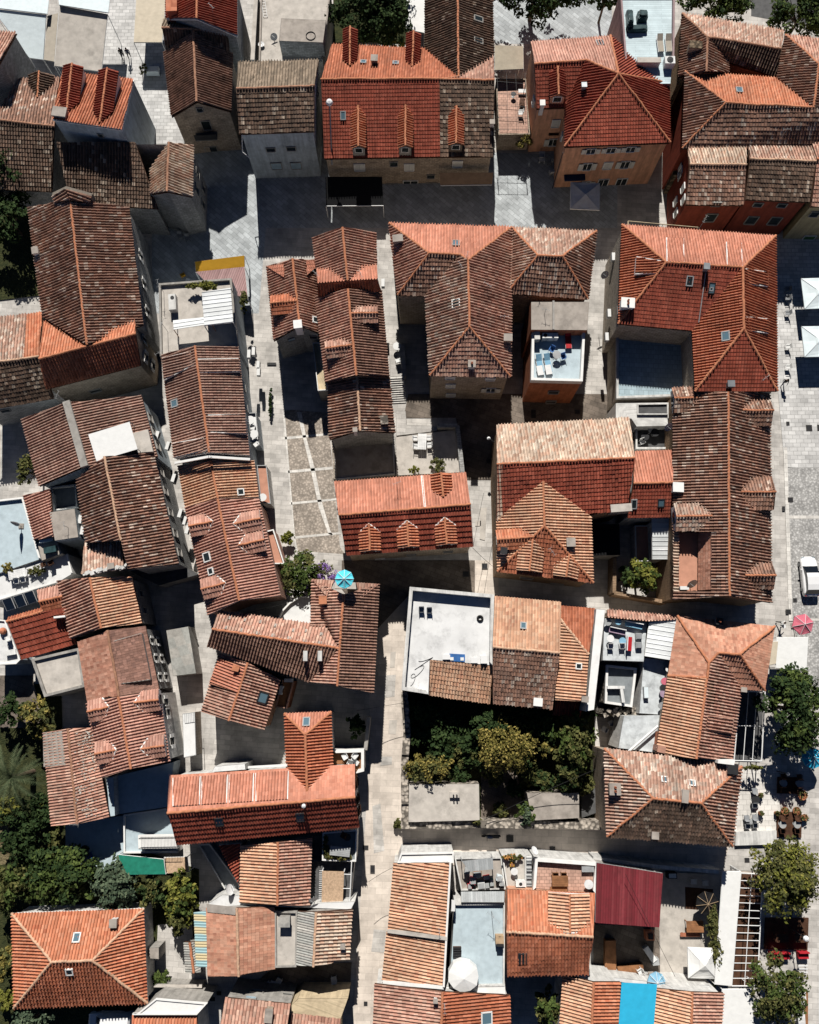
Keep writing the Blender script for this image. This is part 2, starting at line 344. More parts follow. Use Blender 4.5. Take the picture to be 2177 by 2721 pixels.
# ------------------------------------------------------------------ tiled roofs
BAR = [(0.0, 0.0), (0.04, 0.62), (0.15, 0.95), (0.28, 1.0), (0.39, 0.85), (0.46, 0.0)]
FLAT = [(0.0, 0.0), (0.07, 0.6), (0.15, 0.25)]
WAVE = [(0.0, 0.0), (0.25, 0.7), (0.5, 1.0), (0.75, 0.7)]
SEAM = [(0.0, 0.0), (0.04, 1.0), (0.12, 1.0), (0.16, 0.0)]
ROMAN = [(0.0, 0.0), (0.06, 0.65), (0.18, 1.0), (0.32, 0.98), (0.43, 0.65), (0.5, 0.0)]
STY = {  # profile, width, row length, amplitude, row step, jitter
    'barrel': (BAR, 0.30, 0.42, 0.16, 0.05, 0.014), 'roman': (ROMAN, 0.285, 0.38, 0.135, 0.035, 0.004),
    'flat': (FLAT, 0.24, 0.36, 0.025, 0.06, 0.006), 'metal': (WAVE, 0.24, 99.0, 0.05, 0.0, 0.0), 'big': (ROMAN, 0.27, 0.56, 0.11, 0.08, 0.004),
    'seam': (SEAM, 0.45, 99.0, 0.05, 0.0, 0.0), 'wave': (WAVE, 0.22, 99.0, 0.06, 0.0, 0.0)}
def style_of(mat):
    if mat in ('tile_old', 'tile_oldpale', 'tile_dark', 'tile_grey', 'tile_cream', 'tile_weathered'): return 'barrel'
    if mat in ('tile_flat', 'tile_flatbrown', 'tile_brick'): return 'flat'
    if mat in ('tile_rose',): return 'big'
    if mat in ('sheet_maroon', 'sheet_pink'): return 'metal'
    if mat in ('sheet_grey', 'sheet_white'): return 'seam'
    if mat == 'sheet_asbestos': return 'wave'
    return 'roman'
def frame_of(poly):
    n = Vector((0, 0, 0))
    for i in range(len(poly)):
        a, b = poly[i], poly[(i + 1) % len(poly)]
        n += Vector(((a.y - b.y) * (a.z + b.z), (a.z - b.z) * (a.x + b.x), (a.x - b.x) * (a.y + b.y)))
    n.normalize()
    if n.z < 0: n = -n
    u = poly[1] - poly[0]; u -= n * u.dot(n); u.normalize()
    v = n.cross(u)
    if v.z < -1e-6: u = -u; v = -v
    return n, u, v
def sag(x, y, k=1.0):                                           # old roofs are never quite flat
    return noise.noise((x * .38, y * .38, 3.1)) * .16 * k
def tiles(mb, poly, mat, style=None):
    prof, W, ROW, amp, step, jit = STY[style or style_of(mat)]
    n, U, V = frame_of(poly)
    o = poly[0]
    uv = [((p - o).dot(U), (p - o).dot(V)) for p in poly]
    err = [(p - o).dot(n) for p in poly]
    tris = geometry.tessellate_polygon([[Vector((a, b, 0)) for a, b in uv]])
    T = []
    for t in tris:
        (x1, y1), (x2, y2), (x3, y3) = (uv[i] for i in t)
        d = (y2 - y3) * (x1 - x3) + (x3 - x2) * (y1 - y3)
        if abs(d) > 1e-9: T.append((x3, y3, (y2 - y3) / d, (x3 - x2) / d, (y3 - y1) / d, (x1 - x3) / d, err[t[0]], err[t[1]], err[t[2]]))
    warp = max(abs(e) for e in err) > 0.004
    def lift(a, b):
        if not warp: return 0.0
        best = -9; r = 0
        for x3, y3, m11, m12, m21, m22, e1, e2, e3 in T:
            l1 = m11 * (a - x3) + m12 * (b - y3); l2 = m21 * (a - x3) + m22 * (b - y3); l3 = 1 - l1 - l2
            q = min(l1, l2, l3)
            if q > best: best = q; r = l1 * e1 + l2 * e2 + l3 * e3
        return r
    umin = min(a for a, _ in uv); umax = max(a for a, _ in uv); vmin = min(b for _, b in uv)
    cuts = {}
    k = math.floor(umin / W)
    while k * W < umax:
        for f, h in prof:
            x = (k + f) * W
            if umin < x < umax: cuts[round(x, 5)] = 1
        k += 1
    for a, _ in uv: cuts[round(a, 5)] = 1
    us = sorted(cuts)
    us = [us[0]] + [b for a, b in zip(us, us[1:]) if b - a > 0.004]
    def ph(x):
        t = (x / W) % 1.0
        pr = prof + [(1.0, prof[0][1])]
        for (a, ha), (b, hb) in zip(pr, pr[1:]):
            if t <= b: return ha + (hb - ha) * (t - a) / (b - a)
        return 0.0
    N = len(uv)
    def span(x):
        ys = []
        for i in range(N):
            (x0, y0), (x1, y1) = uv[i], uv[(i + 1) % N]
            if (x0 <= x < x1) or (x1 <= x < x0): ys.append(y0 + (y1 - y0) * (x - x0) / (x1 - x0))
        return (min(ys), max(ys)) if len(ys) >= 2 else None
    ti = {}; wob = 0.9 if (style or style_of(mat)) == 'barrel' else 0.3; eav = {}; rag = .09 if wob > .5 else .015
    verts, faces, uvs = mb.v, mb.f, mb.u
    m = mb.mi(mat)
    for a, b in zip(us, us[1:]):
        e = min(1e-4, (b - a) * 0.2)
        s0, s1 = span(a + e), span(b - e)
        if not s0 or not s1: continue
        lo, hi = min(s0[0], s1[0]), max(s0[1], s1[1])
        ha, hb = ph(a + 1e-6) * amp, ph(b - 1e-6) * amp
        ku = math.floor((a + b) / 2 / W)
        r = math.floor((lo - vmin) / ROW)
        while True:
            v0 = vmin + r * ROW; v1 = v0 + ROW
            if v0 >= hi: break
            q = []
            for x, (l, h), hh in ((a, s0, ha), (b, s1, hb)):
                for vv in (max(l, min(h, v0)), max(l, min(h, v1))): q.append((x, vv, hh))
            if q[1][1] - q[0][1] > 1e-5 or q[3][1] - q[2][1] > 1e-5:
                key = (ku, r); j = ti.get(key)
                if j is None: j = ti[key] = random.uniform(-jit, jit)
                base = len(verts)
                if v0 <= lo + 1e-3 and U.z * U.z < .004 and min(q[0][1], q[2][1]) < vmin + .02:
                    ev = eav.setdefault(ku, random.uniform(0, rag)); q[0] = (q[0][0], q[0][1] - ev, q[0][2]); q[2] = (q[2][0], q[2][1] - ev, q[2][2])
                for x, vv, hh in (q[0], q[2], q[3], q[1]):
                    z = hh + j + (step * (1 - (vv - v0) / ROW) if ROW < 50 else 0) + lift(x, vv)
                    p = o + U * x + V * vv + n * z
                    p.z += sag(p.x, p.y, wob)
                    verts.append((p.x, p.y, p.z))
                faces.append((base, base + 1, base + 2, base + 3)); mb.m.append(m)
                w = (ku + 0.5, r + 0.5); uvs.append([w] * 4)
            r += 1
def ridge_cap(mb, a, b, mat, r=0.13):
    d = b - a; L = d.length
    if L < 0.2: return
    d.normalize(); s = Vector((-d.y, d.x, 0)); 
    if s.length < 1e-4: return
    s.normalize(); up = s.cross(d); up = up if up.z > 0 else -up
    n = max(1, int(L / 0.42)); 
    for k in range(n):
        p0 = a + d * (L * k / n); p1 = a + d * (L * (k + 1) / n + 0.03); jj = Vector((0, 0, sag(p0.x, p0.y, .8))) + s * random.uniform(-.025, .025); p0 = p0 + jj; p1 = p1 + jj
        ang = [math.pi * i / 5 for i in range(6)]
        q0 = [p0 + s * math.cos(t) * r * 1.08 + up * (math.sin(t) * r * 1.05 + 0.045) for t in ang]
        q1 = [p1 + s * math.cos(t) * r * 0.9 + up * (math.sin(t) * r * 0.9 + 0.035) for t in ang]
        for i in range(5): mb.face([q0[i], q0[i + 1], q1[i + 1], q1[i]], mat)
        mb.face(q0, mat)
def slab(mb, poly, mat, drop=0.16, th=0.12):
    n, U, V = frame_of(poly)
    p = list(poly)
    if (p[1] - p[0]).cross(p[2] - p[1]).z < 0: p.reverse()
    t = [q - Vector((0, 0, drop)) for q in p]; b = [q - Vector((0, 0, drop + th)) for q in p]
    tr = geometry.tessellate_polygon([p])
    for a in tr:
        for s_, rv in ((t, False), (b, True)):
            q = [s_[i] for i in a]
            if ((q[1] - q[0]).cross(q[2] - q[0]).z < 0) != rv: q.reverse()
            mb.face(q, mat)
    for i in range(len(p)):
        j = (i + 1) % len(p); mb.face([b[i], b[j], t[j], t[i]], mat)
class House: pass
ALLH = []
def wall_mesh(mb, loop, tops, base, mat):
    """Walls that stand on the ground under a loop of wall-top points."""
    n = len(loop)
    ar = sum(loop[i].x * loop[(i + 1) % n].y - loop[(i + 1) % n].x * loop[i].y for i in range(n))
    for i in range(n):
        j = (i + 1) % n
        a, b = loop[i], loop[j]
        if (a - b).length < 0.05: continue
        q = [Vector((a.x, a.y, base)), Vector((b.x, b.y, base)), Vector((b.x, b.y, tops[j])), Vector((a.x, a.y, tops[i]))]
        L = math.hypot(b.x - a.x, b.y - a.y)
        u = [(0, base), (L, base), (L, tops[j]), (0, tops[i])]
        if ar < 0: q.reverse(); u.reverse()
        mb.face(q, mat if isinstance(mat, str) else mat[i % len(mat)], u)
def inset_loop(pts, d):
    """Move a horizontal loop inwards by d."""
    n = len(pts); ar = sum(pts[i].x * pts[(i + 1) % n].y - pts[(i + 1) % n].x * pts[i].y for i in range(n))
    sg = 1 if ar > 0 else -1
    out = []
    for i in range(n):
        p, a, b = pts[i], pts[i - 1], pts[(i + 1) % n]
        d1 = Vector((p.x - a.x, p.y - a.y)); d2 = Vector((b.x - p.x, b.y - p.y))
        if d1.length < 1e-4 or d2.length < 1e-4: out.append(p.copy()); continue
        d1.normalize(); d2.normalize()
        n1 = Vector((-d1.y, d1.x)) * sg; n2 = Vector((-d2.y, d2.x)) * sg
        m = n1 + n2
        if m.length < 0.3: m = n1
        else: m = m / max(0.35, m.length_squared / 2) 
        out.append(Vector((p.x + m.x * d, p.y + m.y * d, p.z)))
    return out
def house(label, c, verts, faces, walls, wmat='stone', name='house', base=0.0, inset=0.2, cap='ridge', fascia='wood_dark', group=None, cat='house', drop=0.17):
    """verts: letters a, b, c ... = (x, y, height); faces: 'abcd:material', the first edge is the eave; walls: loop of letters."""
    h = House(); ALLH.append(h)
    h.c = c
    h.V = {chr(97 + i): P(c, *t) for i, t in enumerate(verts)}
    ctr = sum((v for v in h.V.values()), Vector((0, 0, 0))) / len(h.V)
    h.root = empty(name, (ctr.x, ctr.y, base), label, cat, group)
    h.F = []
    mb = MB(); edges = {}
    for f in faces:
        k, mat = f.split(':')[:2]; stl = f.split(':')[2] if f.count(':') > 1 else None
        poly = [h.V[x] for x in k]
        n, U, V = frame_of(poly)
        h.F.append((sum(poly, Vector((0, 0, 0))) / len(poly), n, U, V, k, mat))
        slab(mb, poly, fascia, drop)
        tiles(mb, poly, mat, stl)
        for i in range(len(k)):
            e = tuple(sorted((k[i], k[(i + 1) % len(k)]))); edges.setdefault(e, []).append(len(h.F) - 1)
    for (a, b), fs in edges.items():
        if len(fs) == 2:
            (c1, n1), (c2, n2) = h.F[fs[0]][:2], h.F[fs[1]][:2]
            if (c2 - h.V[a]).dot(n1) < -0.02: ridge_cap(mb, h.V[a], h.V[b], cap)
    h.roof = mb.build('roof', h.root)
    h.walls = {}
    if walls:
        lp = [h.V[x] for x in walls]; ins = inset_loop(lp, inset)
        tops = [p.z - 0.09 for p in lp]
        w = MB(); wall_mesh(w, ins, tops, base, wmat); h.wall = w.build('wall', h.root)
        for i in range(len(walls)):
            j = (i + 1) % len(walls)
            h.walls[walls[i] + walls[j]] = (ins[i], ins[j])
        cc = sum(ins, Vector((0, 0, 0))) / len(ins); h.ctr = cc
    return h
# ------------------------------------------------------------------ parts of houses
def wall_frame(h, e):
    a, b = h.walls[e] if e in h.walls else h.walls[e[::-1]]
    t = Vector((b.x - a.x, b.y - a.y, 0)).normalized(); n = Vector((t.y, -t.x, 0))
    m = (a + b) / 2
    if (m - h.ctr).dot(n) < 0: n = -n
    return a, b, t, n
def window_at(h, p, t, n, w, hh, kind):
    """Frame with pane; kind: o open shutters, c closed shutters, b bare, d door, g green closed, s slab-like open shutters seen from above."""
    f = MB(); up = Vector((0, 0, 1)); fr = 'wood_dark' if kind in 'xk' else 'plaster_grey' if kind in 'bsu' else 'white'
    k = 0.07
    for s in (-1, 1):
        f.obox(p + t * s * (w / 2 + k / 2) + n * 0.03, t * k / 2, n * 0.08, up * (hh / 2 + k), fr)
        f.obox(p + up * s * (hh / 2 + k / 2) + n * 0.03, t * w / 2, n * (0.08 if s > 0 else 0.14), up * k / 2, fr)
    if kind in 'od': f.obox(p + n * 0.05, t * 0.03, n * 0.025, up * hh / 2, fr)
    fo = f.build('door' if kind == 'd' else 'window', h.root)
    q = MB(); q.obox(p + n * 0.02, t * w / 2, n * 0.02, up * hh / 2, 'pane'); q.build('pane', fo)
    sm = {'o': 'shutter_pale', 'c': 'shutter_pale', 'g': 'shutter_green', 's': 'white', 'u': 'shutter_blue'}.get(kind)
    if sm:
        for s in (-1, 1):
            z = MB()
            if kind == 'o': z.obox(p + t * s * (w * 0.75 + 0.1) + n * 0.12, t * w * 0.25, n * 0.03, up * hh / 2, sm)
            elif kind == 's': z.obox(p + t * s * (w * 0.72) + n * 0.16, t * w * 0.24, n * 0.03, up * hh / 2, sm)
            else: z.obox(p + t * s * w * 0.25 + n * 0.08, t * w * 0.245, n * 0.03, up * hh / 2, sm)
            z.build('shutter', fo)
    return fo
def wins(h, e, lst, w=0.85, hh=1.15, kind='o', c=None):
    """Windows on the wall over edge e, each where its sight line meets that wall."""
    a, b, t, n = wall_frame(h, e)
    for it in lst:
        x, y = it[:2]; ww = it[2] if len(it) > 2 else w; h2 = it[3] if len(it) > 3 else hh; k = it[4] if len(it) > 4 else kind
        p = on_plane(c or h.c, x, y, a, n)
        window_at(h, p, t, n, ww, h2, k)
def rows(h, e, ks, zs, w=0.8, hh=1.1, kind='s'):
    a, b, t, n = wall_frame(h, e)
    for z in zs:
        for k in ks:
            p = a.lerp(b, k); p.z = z; window_at(h, p, t, n, w, hh, kind)
def on_face(h, i, x, y, c=None):
    ctr, n = h.F[i][:2]
    return on_plane(c or h.c, x, y, ctr, n)
def sky(h, i, x, y, w=0.7, l=0.95, pane='pane_sky', fr='metal_grey', c=None, lift=0.16):
    p = on_face(h, i, x, y, c); ctr, n, U, V = h.F[i][:4]
    m = MB(); p = p + n * 0.05
    for s in (-1, 1):
        m.obox(p + U * s * w / 2 + n * lift / 2, U * 0.05, V * (l / 2 + 0.05), n * lift / 2, fr)
        m.obox(p + V * s * l / 2 + n * lift / 2, U * w / 2, V * 0.05, n * lift / 2, fr)
    o = m.build('skylight', h.root)
    q = MB(); q.obox(p + n * (lift - 0.05), U * w / 2, V * l / 2, n * 0.02, pane); q.build('pane', o)
def chim(h, i, x, y, w=0.55, l=0.7, hh=1.1, mat='plaster_grey', cap='concrete', c=None, pots=0, U=None):
    p = on_face(h, i, x, y, c) if i is not None else P(c or h.c, x, y, hh)
    ax = (U or h.F[i or 0][2]).copy(); ax.z = 0; ax.normalize()
    m = MB(); z1 = p.z + 0.25 + hh * 0.5
    k = MB()
    m.box((p.x, p.y, p.z - 1.2), w, l, z1 - p.z + 1.2, mat, axis=ax)
    o = m.build('chimney', h.root)
    k.box((p.x, p.y, z1 + 0.002), w + 0.16, l + 0.16, 0.09, cap, axis=ax)
    k.build('cap', o)
    if pots:
        q = MB()
        for j in range(pots):
            t = (j - (pots - 1) / 2) * 0.34
            q.lathe((p.x + ax.x * t, p.y + ax.y * t, z1 + 0.09), [(0.12, 0), (0.1, 0.3), (0.07, 0.3), (0.07, 0.1)], 'tile_new', 8)
        q.build('pot', o)
def dorm(h, i, back, front, hw, mat='tile_orange', wmat='plaster_white', k=0.62, drop=0.42, win='pane', c=None, over=0.12, white=False, wallh=1.0):
    """Gabled dormer: ridge from the pixel 'back' (on the main roof) level to the pixel 'front'."""
    hw *= 0.0123
    pb = on_face(h, i, *back, c=c); z = pb.z + 0.12; pb.z = z
    pf = P(c or h.c, *front, z)
    if wallh == 1.0: wallh = max(.7, min(2.2, z - drop - on_face(h, i, *front, c=c).z + .45))
    d = pf - pb; L = d.length; d.normalize(); s = Vector((-d.y, d.x, 0))
    e = {}
    for g in (-1, 1):
        e[g] = (pf + s * g * hw - Vector((0, 0, drop)), pf - d * L * k + s * g * hw - Vector((0, 0, drop)))
    m = MB()
    for g in (-1, 1):
        poly = [e[g][0], e[g][1], pb, pf]
        slab(m, poly, 'white' if white else 'wood_dark', 0.04, 0.07); tiles(m, poly, mat)
    ridge_cap(m, pb, pf, 'ridge', 0.11)
    if white:
        for g in (-1, 1): m.tube(pb + Vector((0, 0, .05)), e[g][1] + Vector((0, 0, .02)), 0.09, 'white', n=5); 
    dr = m.build('dormer', h.root)
    w = MB(); q = pf - d * over
    zb = z - drop - wallh
    fw = [q + s * g * (hw - over) for g in (-1, 1)]
    bk = [p - d * L * k * 0.98 for p in fw]
    A = [Vector((p.x, p.y, zb)) for p in fw]; B = [Vector((p.x, p.y, z - drop - 0.02 + 0.05)) for p in fw]
    top = Vector((q.x, q.y, z - 0.1))
    w.face([A[0], A[1], B[1], top, B[0]], wmat)
    for g in (0, 1):
        w.face([A[g], Vector((bk[g].x, bk[g].y, zb)), Vector((bk[g].x, bk[g].y, z - drop)), B[g]], wmat)
    w.build('dormer_wall', dr)
    if win:
        ww = hw * 0.55
        v = MB(); cz = z - drop - wallh * 0.42
        wallv = min(wallh, 1.1); cz = z - drop - wallv * .45; cc = Vector((q.x, q.y, cz))
        v.obox(cc + d * 0.02, s * ww, d * 0.03, Vector((0, 0, wallv * 0.40)), 'white'); v.obox(cc + d * 0.035, s * ww * 0.82, d * 0.03, Vector((0, 0, wallv * 0.31)), win)
        v.build('window', dr)
    return dr
def shed(h, i, pts, lift=0.5, mat='tile_orange', side='white', c=None):
    """Flat-pitched dormer: two points by the ridge, two lower points lifted off the slope."""
    n = h.F[i][1]
    g = [on_face(h, i, *p, c=c) for p in pts]
    t = [g[0] + Vector((0, 0, .06)), g[1] + Vector((0, 0, .06))]
    for k in (2, 3):
        p = P(c or h.c, *pts[k], g[k].z + lift); t.append(p)
    poly = [t[2], t[3], t[0], t[1]]
    m = MB(); slab(m, poly, side, 0.04, 0.08); tiles(m, poly, mat)
    m.tube(t[1], t[2], 0.06, side, n=5); m.tube(t[0], t[3], 0.06, side, n=5)
    o = m.build('dormer', h.root)
    w = MB(); D = Vector((0, 0, lift + 0.5))
    for a, b in ((1, 2), (2, 3), (3, 0)):
        A, B = t[a] - Vector((0, 0, .1)), t[b] - Vector((0, 0, .1)); w.face([A - D, B - D, B, A], side)
    w.build('dormer_wall', o)
def ac(h, x, y, z, c=None, ax=(1, 0, 0), w=0.85, mat='plastic_white'):
    p = P(c or h.c, x, y, z); u = Vector(ax).normalized(); v = Vector((-u.y, u.x, 0)); up = Vector((0, 0, 1))
    m = MB(); m.obox(p, u * w / 2, v * 0.17, up * 0.3, mat)
    o = m.build('air_conditioner', h.root)
    f = MB(); f.tube(p - v * 0.17, p - v * 0.19, 0.22, 'metal_dark', n=12); f.build('fan_grille', o)
def dish(h, x, y, z, r=0.4, c=None, aim=(0.3, -0.75, 0.6)):
    p = P(c or h.c, x, y, z); a = Vector(aim).normalized(); s = a.orthogonal().normalized(); t = a.cross(s)
    m = MB(); pr = [(0.0, 0.0), (0.4, 0.02), (0.75, 0.08), (1.0, 0.16)]
    rg = [[p + (s * math.cos(k * math.pi / 8) + t * math.sin(k * math.pi / 8)) * r * q + a * z_ * r for k in range(16)] for q, z_ in pr]
    for A, B in zip(rg, rg[1:]):
        for k in range(16): m.face([A[k], A[(k + 1) % 16], B[(k + 1) % 16], B[k]], 'metal_white')
    m.tube(p, p - Vector((0, 0, 1.0)), 0.035, 'metal_grey'); m.tube(p - t * r * 0.9, p + a * r * 0.9, 0.02, 'metal_grey', n=4)
    m.build('satellite_dish', h.root)
def aerial(h, x, y, z, hh=2.2, c=None, L=0.8, rot=None, n=3):
    p = P(c or h.c, x, y, z); m = MB(); rot = random.uniform(0, 3.1) if rot is None else rot; hh *= random.uniform(.7, 1.1)
    m.tube(p - Vector((0, 0, 0.8)), p + Vector((0, 0, hh)), 0.022, 'metal_grey', n=5)
    d = Vector((math.cos(rot), math.sin(rot), 0)); s = Vector((-d.y, d.x, 0)); q = p + Vector((0, 0, hh - 0.15))
    m.tube(q - d * L / 2, q + d * L / 2, 0.016, 'metal_grey', n=4)
    for k in range(n):
        a = q + d * (L * (k / (n - 1) - 0.5)); w = random.uniform(.12, .24)
        m.tube(a - s * w, a + s * w, 0.01, 'metal_grey', n=4)
    m.build('aerial', h.root)
def part_poly(h, name, c, pts, mat, th=0.1, parent=None):
    m = MB(); slab(m, [P(c, *p) for p in pts], mat, 0, th); return m.build(name, parent or h.root)
# ------------------------------------------------------------------ flat roofs and terraces
def terrace(label, c, poly, z, floor, wmat='plaster_white', par=0.0, pmat=None, pw=0.2, base=0.0, name='terrace', cat='terrace', group=None, skip=()):
    t = House(); ALLH.append(t); t.c = c
    pts = [P(c, x, y, z) for x, y in poly]
    ctr = sum(pts, Vector((0, 0, 0))) / len(pts)
    t.root = empty(name, (ctr.x, ctr.y, base), label, cat, group)
    w = MB(); wall_mesh(w, pts, [z - 0.004] * len(pts), base, wmat); t.wall = w.build('wall', t.root)
    t.walls = {(i, (i + 1) % len(pts)): (pts[i], pts[(i + 1) % len(pts)]) for i in range(len(pts))}; t.ctr = ctr
    f = MB(); inn = inset_loop(pts, 0.02); f.face(ccw(inn), floor, [(p.x, p.y) for p in inn]); t.floor = f.build('floor', t.root)
    t.F = [(ctr, Vector((0, 0, 1)), Vector((1, 0, 0)), Vector((0, 1, 0)), '', floor)]
    if par > 0:
        m = MB(); ins = inset_loop(pts, pw)
        out = inset_loop(pts, -0.03)
        for i in range(len(pts)):
            if i in skip: continue
            j = (i + 1) % len(pts)
            m.prism([out[i], out[j], ins[j], ins[i]], z - 0.1 - 0.003 * (i % 2), z + par - 0.002 * (i % 2), pmat or wmat)
        t.par = m.build('parapet', t.root)
    return t
def ccw(p):
    n = len(p); ar = sum(p[i].x * p[(i + 1) % n].y - p[(i + 1) % n].x * p[i].y for i in range(n))
    return p if ar > 0 else p[::-1]
GL = [0]
def ground(name, c, poly, mat, lvl=None, kind='structure', label=None, cat=None):
    GL[0] += 1
    z = 0.004 * (lvl if lvl is not None else GL[0])
    pts = [P(c, x, y, 0) for x, y in poly]
    m = MB(); tr = geometry.tessellate_polygon([pts])
    for t in tr:
        q = [Vector((pts[i].x, pts[i].y, z)) for i in t]
        if (q[1] - q[0]).cross(q[2] - q[0]).z < 0: q.reverse()
        m.face(q, mat)
    o = m.build(name, None, (0, 0, 0)); o['kind'] = kind
    return o
def ns(label, c, V, m1, m2, wmat='stone', **k):      # ridge runs up the picture: a NW, b SW, c SE, d NE, e and f ridge ends
    return house(label, c, V, ['abfe:' + m1, 'cdef:' + m2], 'aedcfb', wmat, **k)
def ew(label, c, V, m1, m2, wmat='stone', **k):      # ridge runs across: a NW, b NE, c SE, d SW, e west end, f east end
    return house(label, c, V, ['abfe:' + m1, 'cdef:' + m2], 'abfcde', wmat, **k)
# ================================================================== top left
h = ew('tall rubble stone house cut by the left edge at the top, red tiled', 'a0',
       [(-325, 238, 8.2), (125, 248, 8.2), (-140, 700, 8.2), (-590, 700, 8.2), (-450, 472, 10.6), (0, 472, 10.6)], 'tile_weathered', 'tile_dark', 'stone_grey', name='stone_house')
h = ew('low old house left of the white dormered house, mottled tiles and one hipped dormer', 'a0',
       [(150, 605, 6.2), (452, 590, 6.2), (395, 1460, 5.5), (-60, 1440, 5.5), (-60, 915, 8.2), (412, 962, 8.2)], 'tile_old', 'tile_dark', 'stone_grey', name='stone_house', cap='ridge_old')
dorm(h, 0, (292, 750), (300, 545), 105, 'tile_dark', 'stone_grey', k=0.35, drop=0.6, win=None)
dish(h, 20, 830, 7.4, 0.35)
h = house('white walled house with one tilted orange roof carrying two long barrel dormers', 'a0',
          [(480, 545, 8.6), (1022, 605, 8.6), (930, 990, 10.8), (400, 910, 10.8)], ['abcd:tile_new'], 'abcd', 'plaster_blue', name='plastered_house', inset=0.08, fascia='white')
dorm(h, 0, (512, 868), (552, 485), 82, 'tile_red', 'white', k=0.75, win=None); dorm(h, 0, (768, 942), (822, 520), 82, 'tile_red', 'white', k=0.75, win=None)
chim(h, 0, 470, 880, 1.3, 0.9, 0.6, 'concrete', 'concrete')
wins(h, 'cd', [(770, 1032)], 0.5, 0.45, 'b')
h = house('wide dark old roof below the white dormered house, with a pale side gable', 'a0',
          [(435, 1085, 8.6), (1035, 1085, 8.6), (1206, 1590, 6.2), (540, 1555, 6.2), (1290, 1085, 9.4), (1276, 1462, 9.4), (1476, 1112, 7.6), (1466, 1502, 7.6), (1155, 1290, 7.6), (1158, 1482, 7.6)],
          ['dcba:tile_dark', 'hgef:tile_cream', 'ijfe:tile_cream'], None, name='stone_house', cap='ridge_old')
w = MB(); lp = [h.V[k] for k in 'abegh']; lp += [h.V['f'], h.V['j'], h.V['c'], h.V['d']]
ins = inset_loop(lp, 0.2); wall_mesh(w, ins, [p.z - 0.1 for p in lp], 0, 'stone_grey'); h.wall = w.build('wall', h.root)
h.walls = {'gh': (ins[3], ins[4]), 'fj': (ins[5], ins[6]), 'hf': (ins[4], ins[5])}; h.ctr = sum(ins, Vector()) / len(ins)
rows(h, 'gh', [0.25, 0.6], [2, 5], 0.8, 1.2, 'b')
h = ns('brown tiled gable house with three dark front openings, left of the grey roof', 'b0',
       [(-187, 400, 7.3), (-127, 890, 7.3), (327, 850, 7.3), (342, 410, 7.3), (40, 240, 9.2), (66, 775, 9.2)], 'tile_brown', 'tile_brown', 'stone', name='stone_house', cap='ridge_old')
wins(h, 'cf', [(90, 835, 0.6, 0.55, 'b')])
wins(h, 'cf', [(140, 955, 0.9, 1.5, 'b'), (180, 1150, 1.3, 1.6, 'b')])
m = MB(); a_, b_, t_, n_ = wall_frame(h, 'cf'); p_ = on_plane('b0', 140, 1010, a_, n_); m.obox(p_ + n_ * 0.5, t_ * 1.2, n_ * 0.5, Vector((0, 0, 0.08)), 'stone_grey'); m.obox(p_ + n_ * 0.97 + Vector((0, 0, 0.5)), t_ * 1.2, n_ * 0.03, Vector((0, 0, 0.45)), 'metal_dark'); m.build('balcony', h.root)
h = ew('narrow grey brown roof crossing behind the brown gable house', 'b0',
       [(-190, 145, 8.4), (315, 175, 8.4), (316, 395, 7.6), (-170, 375, 7.6), (-200, 215, 9.2), (302, 232, 9.2)], 'tile_grey', 'tile_dark', 'stone_grey', name='stone_house', cap='ridge_old')
h = ns('red tiled gable house at the top edge with a bulky tiled chimney', 'b0',
       [(-170, -160, 9.4), (-170, 140, 9.4), (374, 272, 9.4), (374, -160, 9.4), (66, -160, 11.2), (66, 140, 11.2)], 'tile_red', 'tile_red', 'stone_grey', name='stone_house', fascia='white')
chim(h, 0, -110, 90, 1.2, 1.0, 1.2, 'tile_red', 'tile_new'); aerial(h, 195, 110, 10.2, 1.5)
h = ew('house with a mossy grey tile roof and a stained pale blue front', 'b0',
       [(385, 480, 9.0), (1000, 460, 9.0), (965, 1000, 8.8), (390, 1020, 8.8), (370, 680, 10.7), (965, 655, 10.7)], 'tile_grey', 'tile_dark', 'plaster_blue', name='plastered_house', cap='ridge_old')
wins(h, 'cd', [(632, 1140, 0.9, 0.55, 'b'), (787, 1132, 0.9, 0.55, 'b'), (675, 1265, 1.1, 1.1, 'u'), (825, 1262, 1.1, 1.1, 'u'), (722, 1400, 1.1, 0.6, 'b'), (870, 1415, 1.0, 1.3, 'd')])
rows(h, 'bf', [0.6], [7.5], 0.5, 0.8, 'b')
m = MB(); m.tube(P('b0', 412, 1030, 8.6), P('b0', 415, 1160, 6.2), 0.05, 'metal_white'); m.tube(P('b0', 415, 1160, 6.2), P('b0', 480, 1215, 5.6), 0.05, 'metal_white'); m.build('drainpipe', h.root)
# the long red roof on the square
h = house('long red roofed house with a shade-darkened front on the shaded square, three front dormers', 'b0',
          [(1100, 338, 6.3), (1812, 372, 6.3), (2066, 590, 8.45), (2342, 612, 8.5), (1920, 606, 8.5), (1015, 606, 8.5),
           (1040, 1210, 5.5), (1925, 1196, 5.5), (2330, 1192, 5.5), (2332, 430, 6.8), (1812, -160, 6.8), (2060, -160, 8.5), (2322, -160, 6.8)],
          ['abcef:tile_new', 'ghef:tile_red', 'hide:tile_dark', 'kbcl:tile_dark', 'jmlc:tile_dark', 'decj:tile_weathered'], 'abklmjdihgf', 'stone', name='stone_house')
for bk, fr_, wm in (((1300, 812), (1300, 1115), 'plaster_grey'), ((1662, 808), (1659, 1112), 'plaster_grey')): dorm(h, 1, bk, fr_, 62, 'tile_orange', wm, k=0.8)
dorm(h, 2, (2049, 815), (2049, 1092), 66, 'tile_orange', 'stone', k=0.8)
